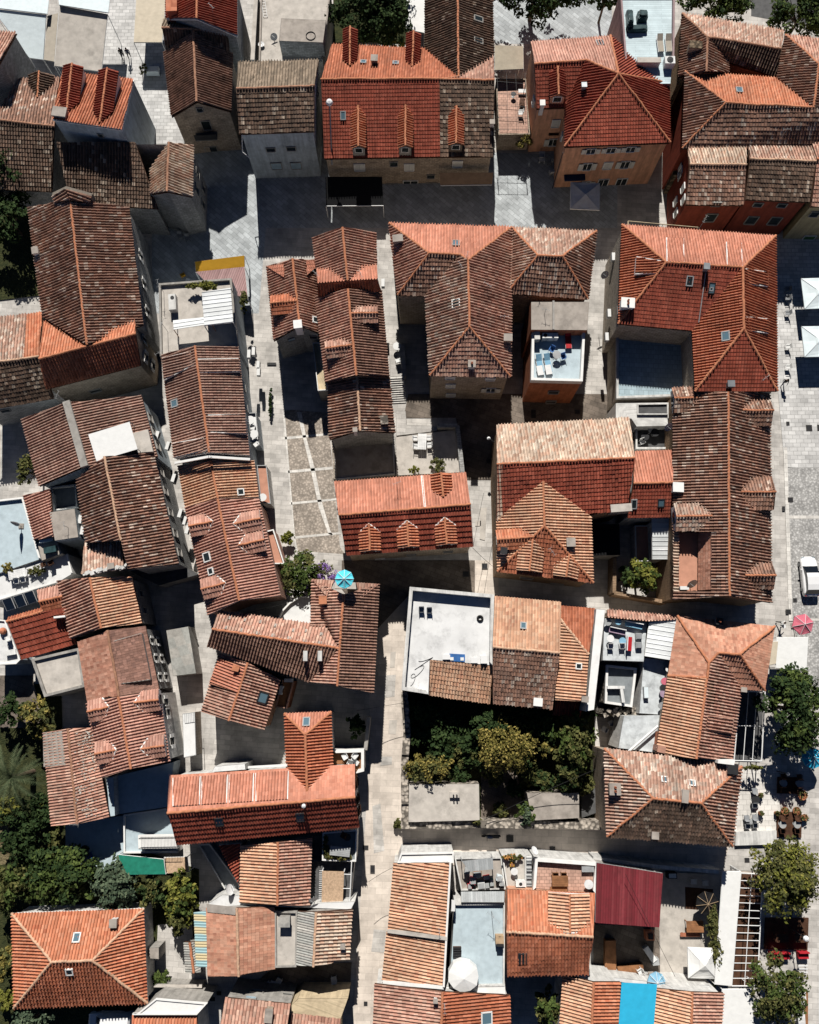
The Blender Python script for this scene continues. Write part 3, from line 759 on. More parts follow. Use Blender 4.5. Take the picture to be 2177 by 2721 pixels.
dorm(h, 0, (1235, 505), (1238, 205), 62, 'tile_red', 'plaster_grey', k=0.8, win=None); dorm(h, 0, (1712, 512), (1724, 237), 62, 'tile_red', 'plaster_grey', k=0.8, win=None)
sky(h, 0, 1340, 480, 0.55, 0.5); sky(h, 0, 1586, 488, 0.55, 0.5); sky(h, 1, 1185, 885, 0.5, 0.8)
chim(h, 0, 1425, 480, 0.6, 0.6, 1.0, 'plaster_grey'); chim(h, 2, 2320, 960, 0.4, 0.4, 0.8, 'white')
sky(h, 4, 2215, 150, 0.6, 1.0, 'pane', 'plaster_grey'); sky(h, 4, 2215, 315, 0.6, 1.0, 'pane', 'plaster_grey')
wins(h, 'ih', [(2058, 1250, 1.0, 1.1, 'c')]); wins(h, 'hg', [(1310, 1275, 1.1, 1.2, 'c'), (1572, 1250, 0.8, 0.7, 'b'), (1690, 1275, 1.0, 1.2, 'c'), (1855, 1345, 0.8, 0.6, 'b'), (1560, 1412, 1.2, 0.6, 'b'), (1862, 1405, 1.2, 0.6, 'b'), (1700, 1405, 1.6, 1.4, 'd')])
def awning(h, c, pts, mat, name='awning', legs=()):
    """Cloth on a frame leaning from the wall: two wall points, two outer points."""
    q = [P(c, *p) for p in pts]; m = MB(); slab(m, q, mat, 0, 0.04); m.tube(q[2], q[3], 0.05, 'metal_white', n=6)
    for i in legs: m.tube(q[i], (q[i].x, q[i].y, 0), 0.04, 'metal_white', n=6)
    return m.build(name, h.root if h else None, None if h else (q[0].x, q[0].y, 0))
awning(h, 'b0', [(1050, 1350, 3.4), (1482, 1350, 3.4), (1492, 1572, 2.5), (1055, 1575, 2.5)], 'cloth_black', legs=(2, 3))
awning(h, 'c0', [(485, 1320, 3.6), (895, 1318, 3.6), (885, 1412, 2.7), (490, 1418, 2.7)], 'cloth_tan')
m = MB(); m.tube(P('b0', 1100, 1258, 4.6), P('b0', 1082, 790, 9.6), 0.09, 'metal_grey', 0.06, n=8); o = m.build('lamp_pole', h.root)
m = MB(); q = P('b0', 1080, 782, 9.8); m.lathe((q.x, q.y, q.z - 0.35), [(0.05, 0), (0.28, 0.1), (0.37, 0.33), (0.28, 0.56), (0.03, 0.68)], 'lamp_globe', 14); m.build('globe', o)
# orange house
h = house('bright orange plastered house with white shuttered windows and hipped red roof', 'c0',
          [(1180, 320, 8.5), (1789, 275, 8.5), (1849, 565, 10.8), (1600, 460, 10.4), (1210, 490, 10.0), (1225, 827, 8.2), (1440, 820, 8.2), (1440, 1120, 8.2), (2244, 1088, 8.2), (2240, 640, 8.2)],
          ['abcde:tile_rose:roman', 'fgde:tile_red', 'hgdc:tile_red', 'hic:tile_red', 'ijc:tile_red', 'jbc:tile_red'], 'aefghijb', 'plaster_orange', name='plastered_house')
dorm(h, 1, (1385, 515), (1395, 722), 68, 'tile_red', 'plaster_orange', k=0.85, win='pane')
chim(h, 2, 1577, 690, 0.4, 0.4, 1.2, 'plaster_grey', 'steel_cap'); sky(h, 0, 1708, 335, 0.7, 0.9, 'pane')
wins(h, 'fg', [(1372, 940, 0.8, 1.2, 'c'), (1350, 1085, 0.9, 1.2, 'o'), (1362, 1020, 1.2, 0.15, 'k')])
wins(h, 'hi', [(1640, 1152, 0.9, 0.8, 'o'), (1612, 1270, 0.9, 1.2, 'o'), (1600, 1408, 0.9, 1.2, 'o'), (1794, 1145, 0.9, 0.8, 'o'), (1944, 1137, 0.9, 0.8, 'o'), (1768, 1262, 0.9, 1.2, 'c'), (1900, 1255, 0.9, 1.2, 'o'), (1730, 1400, 1.1, 1.7, 'd'), (1870, 1395, 1.1, 1.7, 'd')])
rows(h, 'ef', [0.5], [6.5], 0.7, 1.0, 'c'); rows(h, 'gh', [0.4], [5.5], 0.5, 0.9, 'c'); chim(h, 1, 1265, 812, 0.4, 0.5, 0.6, 'white', 'white')
m = MB(); a_, b_, t_, n_ = wall_frame(h, 'hi'); p_ = on_plane('c0', 1515, 1335, a_, n_); m.obox(p_ + n_ * 0.35, t_ * 1.15, n_ * 0.35, Vector((0, 0, 0.12)), 'cloth_dkblue'); m.build('awning', h.root)
m = MB()
p0 = on_plane('c0', 1425, 1160, *(lambda f: (f[0], f[3]))(wall_frame(h, 'hi'))); m.tube(p0 + n_ * 0.1, Vector((p0.x, p0.y, 0)) + n_ * 0.1, 0.05, 'metal_dark'); m.build('drainpipe', h.root)
# white roof terrace house behind the orange one
t = terrace('white boarded roof terrace with sun loungers and white stairs, above the orange house', 'd0',
            [(198, -40), (612, -40), (606, 470), (590, 640), (310, 640), (250, 640)], 8.8, 'pave_paleblue', 'plaster_mauve', 0.5, 'plaster_mauve', 0.16, name='roof_terrace', skip=(2, 3))
TW = t
# right block round a courtyard
h = house('old hipped block wrapped round a small dark courtyard, top right', 'd0',
          [(680, 105, 8.5), (1457, 236, 8.5), (1435, 372, 10.0), (872, 285, 10.2), (862, 548, 10.0), (655, 585, 8.5), (1030, 560, 8.8), (1025, 470, 8.7), (1395, 582, 8.4)],
          ['abcd:tile_oldpale', 'fade:tile_old', 'ghde:tile_old', 'hicd:tile_dark'], 'abcihgef', 'stone_warm', name='stone_house', cap='ridge_old')
chim(h, 1, 765, 380, 0.7, 1.2, 1.0, 'stone', 'rubble_dark')
h = house('large hipped house with an orange tiled back slope and one small white skylight', 'd0',
          [(700, 548, 8.9), (1402, 594, 8.9), (1668, 822, 10.6), (1012, 786, 10.6), (680, 1130, 8.3), (2060, 1130, 8.3), (2060, 850, 10.6)],
          ['abcd:tile_orange', 'ead:tile_old', 'efgcd:tile_old'], 'abcgfe', 'plaster_red', name='plastered_house', cap='ridge')
sky(h, 0, 1112, 695, 0.6, 0.75)
h = house('tiled house cut by the right edge beside the courtyard block', 'd0',
          [(1467, 268, 9.0), (2060, 330, 9.0), (1722, 492, 10.8), (1402, 596, 9.0), (1682, 822, 10.6), (2060, 560, 10.8), (2060, 830, 10.6)],
          ['abfc:tile_weathered', 'dace:tile_old', 'gfce:tile_old'], 'abged', 'stone_warm', name='stone_house')
h = ew('dark red fronted house, left half roofed in patched cream and brown tiles', 'd0',
       [(718, 1092, 8.0), (1168, 1065, 8.0), (1146, 1566, 7.4), (705, 1562, 7.4), (735, 1256, 9.0), (1170, 1256, 9.0)], 'tile_cream', 'tile_old', 'plaster_red', name='plastered_house', cap='ridge_pale')
wins(h, 'cd', [(938, 1556, 0.9, 0.6, 'b'), (895, 1660, 1.1, 1.5, 'b')]); rows(h, 'de', [0.3, 0.7], [6.2, 3.5], 0.6, 1.1, 'c')
rows(h, 'ea', [0.5], [5.2], 0.7, 1.2, 'o')
h = ew('dark red fronted house, right half with weathered tiles and a bent aerial', 'd0',
       [(1180, 1062, 8.0), (1640, 1045, 8.0), (1650, 1542, 7.4), (1160, 1522, 7.4), (1196, 1216, 9.1), (1700, 1232, 9.1)], 'tile_oldpale', 'tile_dark', 'plaster_red', name='plastered_house', cap='ridge_pale')
wins(h, 'cd', [(1258, 1560, 0.9, 0.6, 'b'), (1442, 1565, 0.9, 0.6, 'b'), (1208, 1680, 1.1, 1.5, 'b'), (1385, 1685, 1.1, 1.5, 'b'), (1345, 1830, 1.0, 1.2, 'b')]); aerial(h, 1430, 1060, 9.0, 1.8)
h = ew('yellow plastered house at the right edge with red and old tiles', 'd0',
       [(1650, 1010, 8.2), (2100, 1010, 8.2), (2100, 1580, 7.4), (1660, 1575, 7.4), (1705, 1215, 9.2), (2100, 1215, 9.2)], 'tile_weathered', 'tile_weathered', 'plaster_yellow', name='plastered_house')
wins(h, 'cd', [(1690, 1632, 0.9, 0.9, 'b')]); wins(h, 'cd', [(1650, 1812, 1.2, 0.7, 'g')]) 
# ================================================================== left middle
h = ns('big ridge roofed stone house with streaky old tiles and a raised stone crest, far left', 'a1',
       [(220, 150, 7.6), (330, 985, 7.6), (1092, 1045, 7.6), (985, 145, 7.6), (538, 85, 9.6), (665, 1195, 9.3)], 'tile_old', 'tile_old', 'stone_grey', name='stone_house', cap='ridge')
m = MB()
for a_, b_ in (((400, 55, 9.4), (505, 5, 10.2)), ((505, 5, 10.2), (702, 60, 9.4))):
    A, B = P('a1', *a_), P('a1', *b_); D = Vector((0, -0.4, 0)); m.obox((A + B) / 2 - Vector((0, 0, .5)), (B - A) / 2, Vector((0, 0.3, 0)), Vector((0, 0, 0.5)), 'stone_pale')
q = [P('a1', 400, 60, 9.5), P('a1', 505, 8, 10.3), P('a1', 540, 90, 10.0), P('a1', 420, 110, 9.3)]; slab(m, q, 'wood_dark', 0, 0.1); tiles(m, [q[0], q[3], q[2], q[1]], 'tile_old')
q = [P('a1', 505, 8, 10.3), P('a1', 702, 62, 9.5), P('a1', 690, 110, 9.3), P('a1', 540, 90, 10.0)]; slab(m, q, 'wood_dark', 0, 0.1); tiles(m, [q[1], q[2], q[3], q[0]], 'tile_old')
m.build('crest', h.root)
chim(h, 0, 290, 500, 0.6, 0.5, 0.9, 'white', 'concrete')
rows(h, 'dc', [0.3, 0.55, 0.8], [4.6], 0.7, 1.2, 's')
h = ew('long low wing with a bright orange roof across the foot of the big stone house', 'a1',
       [(338, 1010, 7.4), (1032, 978, 7.4), (1075, 1350, 6.8), (350, 1535, 6.8), (300, 1305, 9.0), (1037, 1112, 9.0)], 'tile_orange', 'tile_new', 'stone', name='stone_house')
wins(h, 'cd', [(730, 1545, 1.1, 0.6, 'b')]); rows(h, 'bf', [0.6], [5.0], 0.6, 1.2, 's'); rows(h, 'fc', [0.4], [5.0, 2.5], 0.7, 1.2, 's')
h = house('old house at the left edge with a patchy cream and orange back slope', 'a1',
       [(-200, 1015, 6.6), (326, 945, 6.6), (412, 1602, 5.8), (-200, 1710, 5.8), (-200, 1350, 8.2), (303, 1285, 8.2), (205, 965, 6.6), (188, 1302, 8.2)], ['aghe:tile_oldpale', 'gbfh:tile_orange', 'cdehf:tile_dark'], 'agbfcde', 'stone_grey', name='stone_house', cap='ridge_pale')
wins(h, 'cd', [(40, 1695, 0.9, 0.5, 'b')])
# terrace house with metal roof + long pink-brown roof
t = terrace('cluttered roof terrace with white metal sheets beside a leafy pergola', 'b1',
            [(-215, 740), (335, 700), (385, 1215), (-205, 1290)], 6.0, 'concrete_pale', 'plaster_blue', 0.35, 'plaster_grey', 0.18, name='roof_terrace')
m = MB(); q = [P('b1', 105, 795, 8.2), P('b1', 325, 760, 8.2), P('b1', 345, 1025, 8.4), P('b1', 125, 1050, 8.4)]; slab(m, q, 'metal_white', .02, 0.08); tiles(m, [q[0], q[3], q[2], q[1]], 'sheet_white'); 
for p_ in q: m.tube(p_ - Vector((0, 0, .1)), (p_.x, p_.y, 6.0), 0.05, 'metal_grey')
m.build('canopy', t.root)
m = MB(); q = [P('b1', -115, 1010, 7.8), P('b1', 165, 980, 7.8), P('b1', 180, 1035, 8.0), P('b1', -110, 1080, 8.0)]; tiles(m, [q[0], q[3], q[2], q[1]], 'sheet_white'); slab(m, q, 'metal_white', .03, .04)
for p_ in q: m.tube(p_ - Vector((0, 0, .1)), (p_.x, p_.y, 6.0), 0.04, 'wood')
m.build('canopy', t.root)
m = MB(); q = P('b1', -105, 895, 6.0); m.box(q, 0.75, 1.7, 0.9, 'plaster_white', rot=0.1); m.tube((q.x, q.y + .45, 6.9), (q.x, q.y + .45, 6.93), .2, 'metal_dark', n=12); m.build('cabinet', t.root)
aerial(t, -190, 790, 6.3, 2.0); aerial(t, -160, 1090, 6.3, 2.2, rot=1.2)
h = ns('long rose tiled house with white roof hatches, down the middle of the left row', 'a2',
       [(1235, -306, 6.4), (1330, 480, 6.4), (1907, 462, 6.4), (1822, -366, 6.4), (1490, -376, 8.0), (1600, 438, 8.0)], 'tile_taupe', 'tile_taupe', 'plaster_blue', name='plastered_house', fascia='white')
shed(h, 1, [(1510, -272), (1530, -170), (1832, -180), (1822, -280)], 0.45, 'tile_taupe', 'white')
shed(h, 1, [(1590, 155), (1610, 285), (1882, 296), (1872, 146)], 0.45, 'tile_taupe', 'white')
shed(h, 0, [(1480, -230), (1460, -330), (1240, -280), (1255, -115)], 0.5, 'tile_taupe', 'white')
shed(h, 0, [(1560, 425), (1560, 330), (1320, 370), (1335, 475)], 0.45, 'tile_taupe', 'white')
sky(h, 0, 1340, 65, 0.7, 0.7); aerial(h, 1600, 440, 7.8, 1.6); aerial(h, 1240, -290, 6.4, 1.6)
rows(h, 'dc', [0.3, 0.5, 0.7], [4.4], 0.8, 1.2, 'u')
ac(h, 1940, -330, 3.4, ax=(0, 1, 0)); ac(h, 1975, -225, 2.6, ax=(0, 1, 0)); ac(h, 1978, -175, 2.6, ax=(0, 1, 0)); ac(h, 1905, -310, 4.4, ax=(0, 1, 0))
m = MB(); A, B, C_ = P('a2', 1335, 510, 6.6), P('a2', 1595, 462, 8.2), P('a2', 1912, 482, 6.6)
for u, v in ((A, B), (B, C_)): m.obox((u + v) / 2 - Vector((0, 0.1, 0.1)), (v - u) / 2, Vector((0, .12, 0)), Vector((0, 0, .12)), 'white')
m.build('coping', h.root)
h = ns('orange gable roof with one white framed skylight, below the long rose roof', 'a2',
       [(1360, 540, 5.6), (1417, 857, 5.6), (1977, 780, 5.6), (1942, 500, 5.6), (1612, 500, 7.0), (1665, 786, 7.0)], 'tile_peach', 'tile_peach', 'plaster_white', name='plastered_house', fascia='white')
sky(h, 1, 1838, 742, 0.6, 0.6, 'pane', 'white')
h = ns('red roofed house with four white edged dormers and two skylights, beside the stepped street', 'b2',
       [(-22, 857, 6.2), (152, 1682, 6.2), (706, 1532, 6.2), (541, 790, 6.2), (226, 795, 7.9), (392, 1567, 7.9)], 'tile_rose:roman', 'tile_rose:roman', 'plaster_pink', name='plastered_house', fascia='white')
for f_, bk, fr_ in ((0, (190, 968), (5, 1002)), (1, (348, 985), (552, 942)), (1, (388, 1150), (580, 1102)), (0, (288, 1437), (98, 1482))):
    dorm(h, f_, bk, fr_, 78, 'tile_rose', 'white', k=0.7, drop=0.5, white=True)
sky(h, 0, 150, 1237, 0.85, 0.75, 'pane', 'white'); sky(h, 0, 180, 1345, 0.6, 0.55, 'pane', 'white')
# ================================================================== left lower
h = ns('rose tiled gable house split by a wide grey firewall, white tarpaulin on its roof terrace', 'a2',
       [(165, 185, 6.6), (300, 697, 6.6), (1205, 470, 6.6), (1080, 2, 6.6), (500, 60, 8.0), (645, 545, 8.0)], 'tile_taupe', 'tile_taupe', 'plaster_blue', name='plastered_house')
m = MB(); A, B = P('a2', 508, 48, 8.15), P('a2', 648, 545, 8.15); d = (B - A).normalized(); s = Vector((-d.y, d.x, 0)); m.obox((A + B) / 2 - Vector((0, 0, .1)), (B - A) / 2, s * 0.36, Vector((0, 0, .25)), 'plaster_grey'); m.build('firewall', h.root)
m = MB(); q = [P('a2', 675, 300, 8.5), P('a2', 990, 203, 8.5), P('a2', 1052, 412, 8.5), P('a2', 738, 505, 8.5)]; slab(m, q, 'cloth_white', 0, 0.05)
for p_ in q: m.tube(p_, p_ - Vector((0, 0, 2.2)), 0.04, 'metal_grey')
m.build('canopy', h.root)
part_poly(h, 'terrace_floor', 'a2', [(1015, 290, 7.6), (1130, 260, 7.6), (1170, 430, 7.6), (1050, 440, 7.6)], 'concrete_pale', 0.4)
rows(h, 'dc', [0.25, 0.5, 0.75], [4.4], 0.8, 1.2, 'b'); aerial(h, 480, 30, 8.2, 1.5); ac(h, 1205, 310, 3.6, ax=(0.25, 1, 0)); ac(h, 1285, 390, 2.6, ax=(0.25, 1, 0))
h = house('steep old house with dark streaky tiles, a broken pale lean-to at its foot', 'a2',
          [(590, 640, 7.0), (662, 1128, 7.0), (800, 470, 8.9), (925, 1108, 8.9), (1170, 435, 7.0), (1362, 1290, 7.0), (975, 1325, 8.9)],
          ['abdc:tile_old', 'fecdg:tile_old'], 'acefgdb', 'stone_grey', name='stone_house', cap='ridge_pale')
rows(h, 'ef', [0.12, 0.3, 0.5, 0.7, 0.88], [4.6], 0.7, 1.2, 'b')
for x, y, z in ((1330, 635, 3.4), (1380, 905, 3.6), (1415, 960, 3.0), (1435, 1030, 3.2)): ac(h, x, y, z, ax=(0.25, 1, 0))
ac(h, 620, 950, 5.6, ax=(0.1, 1, 0)); ac(h, 636, 1035, 5.6, ax=(0.1, 1, 0))
h = house('small lean-to with a faded pink tiled slope and a crumbling white edge', 'a2',
          [(650, 1130, 6.2), (925, 1082, 6.2), (950, 1300, 7.3), (620, 1368, 7.3)], ['abcd:tile_oldpale'], 'abcd', 'plaster_white', name='lean_to')
m = MB()
for k in range(26):
    t_ = k / 25; p_ = P('a2', 650 + 315 * t_, 1362 - 58 * t_ + random.uniform(-12, 12), 7.3); m.box(p_, random.uniform(.15, .45), random.uniform(.15, .4), random.uniform(.1, .3), 'plaster_white', rot=random.random())
m.build('broken_coping', h.root)
chim(h, 0, 860, 1310, 0.5, 0.4, 0.5, 'plaster_white', 'concrete')
h = ns('orange gable house between a shady court and the solar panels, pale stone east wall', 'a2',
       [(440, 1415, 6.0), (547, 1862, 6.0), (1085, 1745, 6.0), (1010, 1385, 6.0), (685, 1393, 7.5), (775, 1780, 7.5)], 'tile_weathered', 'tile_peach', 'stone_grey', name='stone_house')
rows(h, 'dc', [0.3, 0.7], [3.6], 0.55, 0.9, 'b')
h = house('narrow red ribbed roof beside a pale roof terrace, left edge', 'a2',
          [(180, 768, 5.6), (265, 1110, 5.6), (416, 1080, 6.3), (385, 717, 6.3)], ['abcd:tile_rose:roman'], 'abcd', 'plaster_white', name='annexe')
t = terrace('sunken terrace with a floor toned dark as in shadow behind the red ribbed roof', 'a2', [(400, 712), (592, 690), (604, 860), (428, 888)], 4.4, 'floor_grey', 'plaster_grey', 0.5, 'plaster_white', 0.12, name='roof_terrace')  # shadow over the low terrace is put into the floor colour
t = terrace('bare grey concrete roof with a forked aerial, next to the old dark house', 'a2', [(378, 895), (572, 866), (600, 1085), (420, 1112)], 6.4, 'concrete', 'plaster_blue', 0, name='flat_roof', cat='roof'); aerial(t, 520, 1010, 6.5, 1.6, rot=1.9)
T1 = terrace('large pale blue roof terrace at the left edge with a closed parasol', 'a2', [(-120, 820), (185, 785), (318, 1250), (-120, 1400)], 4.6, 'floor_blue', 'plaster_white', 0.35, 'white', 0.15, name='roof_terrace', skip=(2,))
T2 = terrace('sunny white roof terrace with a long white table above the solar panels', 'a2', [(-120, 1405), (318, 1255), (520, 1215), (560, 1360), (445, 1430), (20, 1560), (-120, 1600)], 4.3, 'floor_white', 'plaster_white', 0.3, 'white', 0.12, name='roof_terrace', skip=(0, 1, 3))
t = terrace('little grey shed roof under clutter beside the pale blue terrace', 'a2', [(285, 1125), (430, 1095), (475, 1210), (320, 1265)], 5.2, 'concrete', 'plaster_grey', 0, name='flat_roof', cat='roof')
m = MB(); q = P('a2', 360, 1105, 5.2); m.box(q, 1.3, .5, .35, 'tarp_pale', rot=.2); q = P('a2', 395, 1185, 5.2); m.box(q, 1.2, .6, .5, 'tarp_dark', rot=.2); m.build('covered_bundle', t.root)
h = house('little red roofed extension with a white step, behind the three solar panels', 'a2',
          [(283, 1492, 5.4), (452, 1452, 5.4), (478, 1535, 6.2), (300, 1580, 6.2), (335, 1680, 5.6), (505, 1640, 5.6)], ['abcd:tile_rose:roman', 'efcd:tile_new'], 'abcfed', 'plaster_white', name='annexe')
h = house('broad deep orange roof sloping down to a blue shaded wall, below the solar panels', 'a3',
          [(50, 150, 6.2), (330, 70, 6.2), (505, 38, 6.2), (592, 315, 4.7), (165, 437, 4.7), (62, 118, 6.0), (320, 45, 6.0)], ['edcba:tile_red:big', 'gfab:tile_new'], 'fgbcdea', 'plaster_blue', name='plastered_house')
SP = h
m = MB(); m.obox(P('a3', 462, 113, 6.3), Vector((.55, .06, 0)), Vector((-.01, .09, 0)), Vector((0, 0, .25)), 'white'); m.build('chimney', h.root)
t = terrace('flat gravel roof in a pale parapet frame, left of the brown tiled house', 'a3', [(250, 437), (612, 352), (655, 645), (350, 722)], 5.4, 'concrete_pale', 'plaster_grey', 0.3, 'plaster_grey', 0.22, name='flat_roof', cat='roof')
h = ns('brown flat tiled house with a raised tile panel and white shutters on its wall', 'a3',
       [(595, 300, 5.9), (668, 756, 5.9), (1217, 672, 5.9), (1110, 182, 5.9), (822, 215, 7.3), (912, 716, 7.3)], 'tile_flat', 'tile_flatbrown', 'stone_grey', name='stone_house', cap='ridge_old')
shed(h, 1, [(870, 300), (925, 622), (1152, 590), (1082, 238)], 0.5, 'tile_flatbrown', 'plaster_grey')
rows(h, 'dc', [0.2, 0.5, 0.82], [4.2, 2.1], 0.5, 1.0, 's')
h = ns('red roofed house with four dormers edged in white, beside the blue shaded flat roof', 'a3',
       [(662, 772, 6.6), (785, 1342, 6.6), (1300, 1217, 6.6), (1216, 678, 6.6), (905, 722, 8.2), (1002, 1272, 8.2)], 'tile_rose:roman', 'tile_rose:roman', 'plaster_white', name='plastered_house', fascia='white')
for f_, bk, fr_ in ((0, (835, 800), (668, 838)), (0, (892, 1127), (722, 1160)), (1, (1028, 770), (1212, 744)), (1, (1078, 1122), (1255, 1096))):
    dorm(h, f_, bk, fr_, 78, 'tile_rose', 'white', k=0.7, drop=0.5, white=True)
rows(h, 'dc', [0.15, 0.3, 0.75], [4.4], 0.7, 1.2, 's')
t = terrace('blank flat roof lying wholly in blue shade, below the four dormers', 'a3', [(900, 1325), (1330, 1220), (1285, 1565), (902, 1622)], 2.6, 'floor_blue', 'plaster_blue', 0, name='flat_roof', cat='roof')  # the cast shadow's blue is painted in as floor colour
t = terrace('thin slot of pale wall and shade left of the blank flat roof', 'a3', [(812, 1345), (868, 1335), (880, 1632), (838, 1640)], 3.9, 'floor_blue', 'plaster_blue', 0, name='flat_roof', cat='roof')  # blue slab stands in for the alley's pale wall and shade
h = ns('long brown ribbed roof crusted with white lichen, grey patch on its upper left', 'a3',
       [(335, 998, 4.4), (396, 1708, 4.4), (836, 1642, 4.4), (705, 958, 4.4), (520, 965, 5.4), (592, 1695, 5.4)], 'tile_weathered:big', 'tile_weathered:big', 'plaster_grey', name='outbuilding', cap='ridge_old')
q = [on_face(h, 0, *p) + Vector((0, 0, .14)) for p in ((333, 995), (480, 983), (506, 1242), (338, 1257))]; m = MB(); slab(m, q, 'concrete', 0, .08); m.build('patch', h.root)
m = MB()
for k in range(260):
    x_, y_ = random.gauss(650, 38), random.uniform(980, 1640); x_ += (y_ - 980) * .07; p_ = on_face(h, 1, x_, y_) + Vector((0, 0, .13)); s_ = random.uniform(.03, .09); m.obox(p_, Vector((s_, 0, 0)), Vector((0, s_ * .7, 0)), Vector((0, 0, .012)), 'concrete_pale')
o = m.build('lichen', h.root); o['kind'] = 'stuff'
aerial(h, 590, 1690, 5.4, 1.2); 
# ================================================================== centre column
h = house('house of two crossing red gables beside the square, two fan shaped aerials on the crossing', 'b1',
          [(950, 380, 7.6), (980, 620, 7.6), (990, 725, 8.7), (993, 822, 7.6), (1478, 785, 7.6), (1450, 695, 8.7), (1442, 590, 7.6), (1437, 340, 7.6), (1180, 300, 9.2), (1218, 705, 9.0)],
          ['abji:tile_weathered:roman', 'ghij:tile_weathered:roman', 'defjc:tile_new'], 'aihgfedcb', 'stone', name='stone_house')
rows(h, 'hg', [0.3], [5], .7, 1.1, 's'); aerial(h, 985, 690, 7.9, 1.8); aerial(h, 1325, 700, 8.6, 1.6); ac(h, 1490, 730, 5.0, ax=(0, 1, 0))
q = [P('b1', 982, 618, 7.7), P('b1', 1100, 610, 8.25), P('b1', 1205, 708, 8.95), P('b1', 990, 726, 8.75)]; m = MB(); slab(m, q, 'wood_dark'); tiles(m, [q[2], q[3], q[0], q[1]], 'tile_salmon'); m.build('roof', h.root); m = MB()
q = [P('b1', 1442, 588, 7.7), P('b1', 1330, 592, 8.25), P('b1', 1235, 706, 8.95), P('b1', 1450, 696, 8.75)]; slab(m, q, 'wood_dark'); tiles(m, [q[2], q[3], q[0], q[1]], 'tile_salmon'); m.build('roof', h.root)
h = ns('long rose tiled house with two small gable dormers, along the stepped alley', 'b1',
       [(972, 830, 7.0), (1050, 1482, 7.0), (1537, 1437, 7.0), (1480, 785, 7.0), (1220, 770, 8.7), (1287, 1430, 8.7)], 'tile_weathered:roman', 'tile_brown:roman', 'stone', name='stone_house')
dorm(h, 1, (1248, 960), (1450, 952), 65, 'tile_weathered', 'plaster_white', k=.85, drop=.45); dorm(h, 0, (1252, 1200), (1048, 1225), 70, 'tile_weathered', 'plaster_white', k=.85, drop=.5)
rows(h, 'dc', [0.2, 0.5, 0.8], [4.5], .7, 1.1, 's')
h = ns('lower old gable closing the row, a stub chimney on its right slope', 'b2',
       [(1072, -95, 6.0), (1082, 342, 6.0), (1578, 290, 6.0), (1537, -140, 6.0), (1290, -141, 7.5), (1315, 270, 7.5)], 'tile_old', 'tile_old', 'stone_grey', name='stone_house', cap='ridge_pale')
chim(h, 1, 1500, 205, 0.7, 0.6, 0.9, 'stone', 'rubble'); chim(h, 1, 1278, 275, .3, .3, .5, 'plaster_white')
h = ns('smaller red tiled gable with cut corners, white chimney at its front peak', 'b1',
       [(600, 600, 6.0), (655, 1167, 6.0), (1002, 1110, 6.0), (975, 550, 6.0), (800, 540, 7.7), (852, 1050, 7.7)], 'tile_weathered:roman', 'tile_weathered:roman', 'stone_grey', name='stone_house')
dorm(h, 0, (832, 862), (628, 880), 85, 'tile_new', 'stone', k=.8, drop=.55); chim(h, 0, 845, 1062, .7, .7, 1.0, 'white', 'white'); sky(h, 1, 970, 1010, .6, .7, 'pane', 'white')
for pts in ([(597, 596, 6.2), (735, 578, 7.3), (738, 685, 7.35)], [(972, 545, 6.6), (903, 552, 7.2), (905, 668, 7.25), (976, 605, 6.5)]):
    m = MB(); q = [P('b1', *p) for p in pts]; slab(m, q, 'wood_dark'); tiles(m, q, 'tile_salmon'); m.build('roof', h.root)
wins(h, 'cf', [(960, 1135, .8, .5, 'b')]); wins(h, 'fb', [(790, 1152, .7, .4, 'u')])
# ================================================================== centre right
h = house('broad hipped house with a long stem and a stone front of pale shutters', 'c1',
          [(100, 270, 8.0), (1032, 300, 8.0), (405, 497, 10.2), (645, 507, 10.2), (702, 550, 10.5), (165, 815, 8.0), (378, 820, 8.0), (410, 1430, 8.0), (1025, 1440, 8.0), (712, 1060, 10.5)],
          ['abedc:tile_salmon:barrel', 'fac:tile_weathered', 'fgdc:tile_old', 'hgdej:tile_oldpale', 'hij:tile_weathered', 'ibej:tile_weathered'], 'abihgf', 'stone', name='stone_house')
wins(h, 'ih', [(565, 1445, .9, .6, 'c'), (872, 1455, .9, .6, 'c'), (568, 1507, .9, 1.0, 'c'), (875, 1540, .9, 1.1, 'o'), (570, 1577, .9, .8, 'c')])
sky(h, 0, 608, 428, .7, .8, 'pane_sky', 'plaster_grey'); sky(h, 3, 615, 885, .9, .8, 'pane', 'white'); chim(h, 1, 165, 410, .6, .9, 1.0, 'plaster_grey', 'concrete'); chim(h, 4, 727, 1360, .6, .6, .9, 'plaster_white', 'concrete', pots=1); chim(h, 5, 1000, 1165, .6, .7, 1.2, 'stone', 'concrete')
aerial(h, 640, 625, 10.2, 1.2); aerial(h, 845, 770, 9.4, 1.4); aerial(h, 690, 530, 10.4, .8); aerial(h, 975, 1000, 8.8, 1.2)
h = house('square hipped house with pale mottled tiles joined to the broad hipped house', 'c1',
          [(1036, 302, 7.8), (1680, 330, 7.8), (1422, 520, 9.8), (1235, 515, 9.8), (1000, 800, 7.8), (1618, 846, 7.8)],
          ['abcd:tile_oldpale', 'ead:tile_oldpale', 'efcd:tile_old', 'bfc:tile_old'], 'abfe', 'stone', name='stone_house')
aerial(h, 1240, 790, 8.2, 1.2)
t = terrace('two grey cement roofs with an aerial shadow, behind the terrace of blue loungers', 'c1', [(1183, 868), (1626, 868), (1612, 1085), (1183, 1082)], 8.0, 'concrete', 'plaster_terra', 0, name='flat_roof', cat='roof')
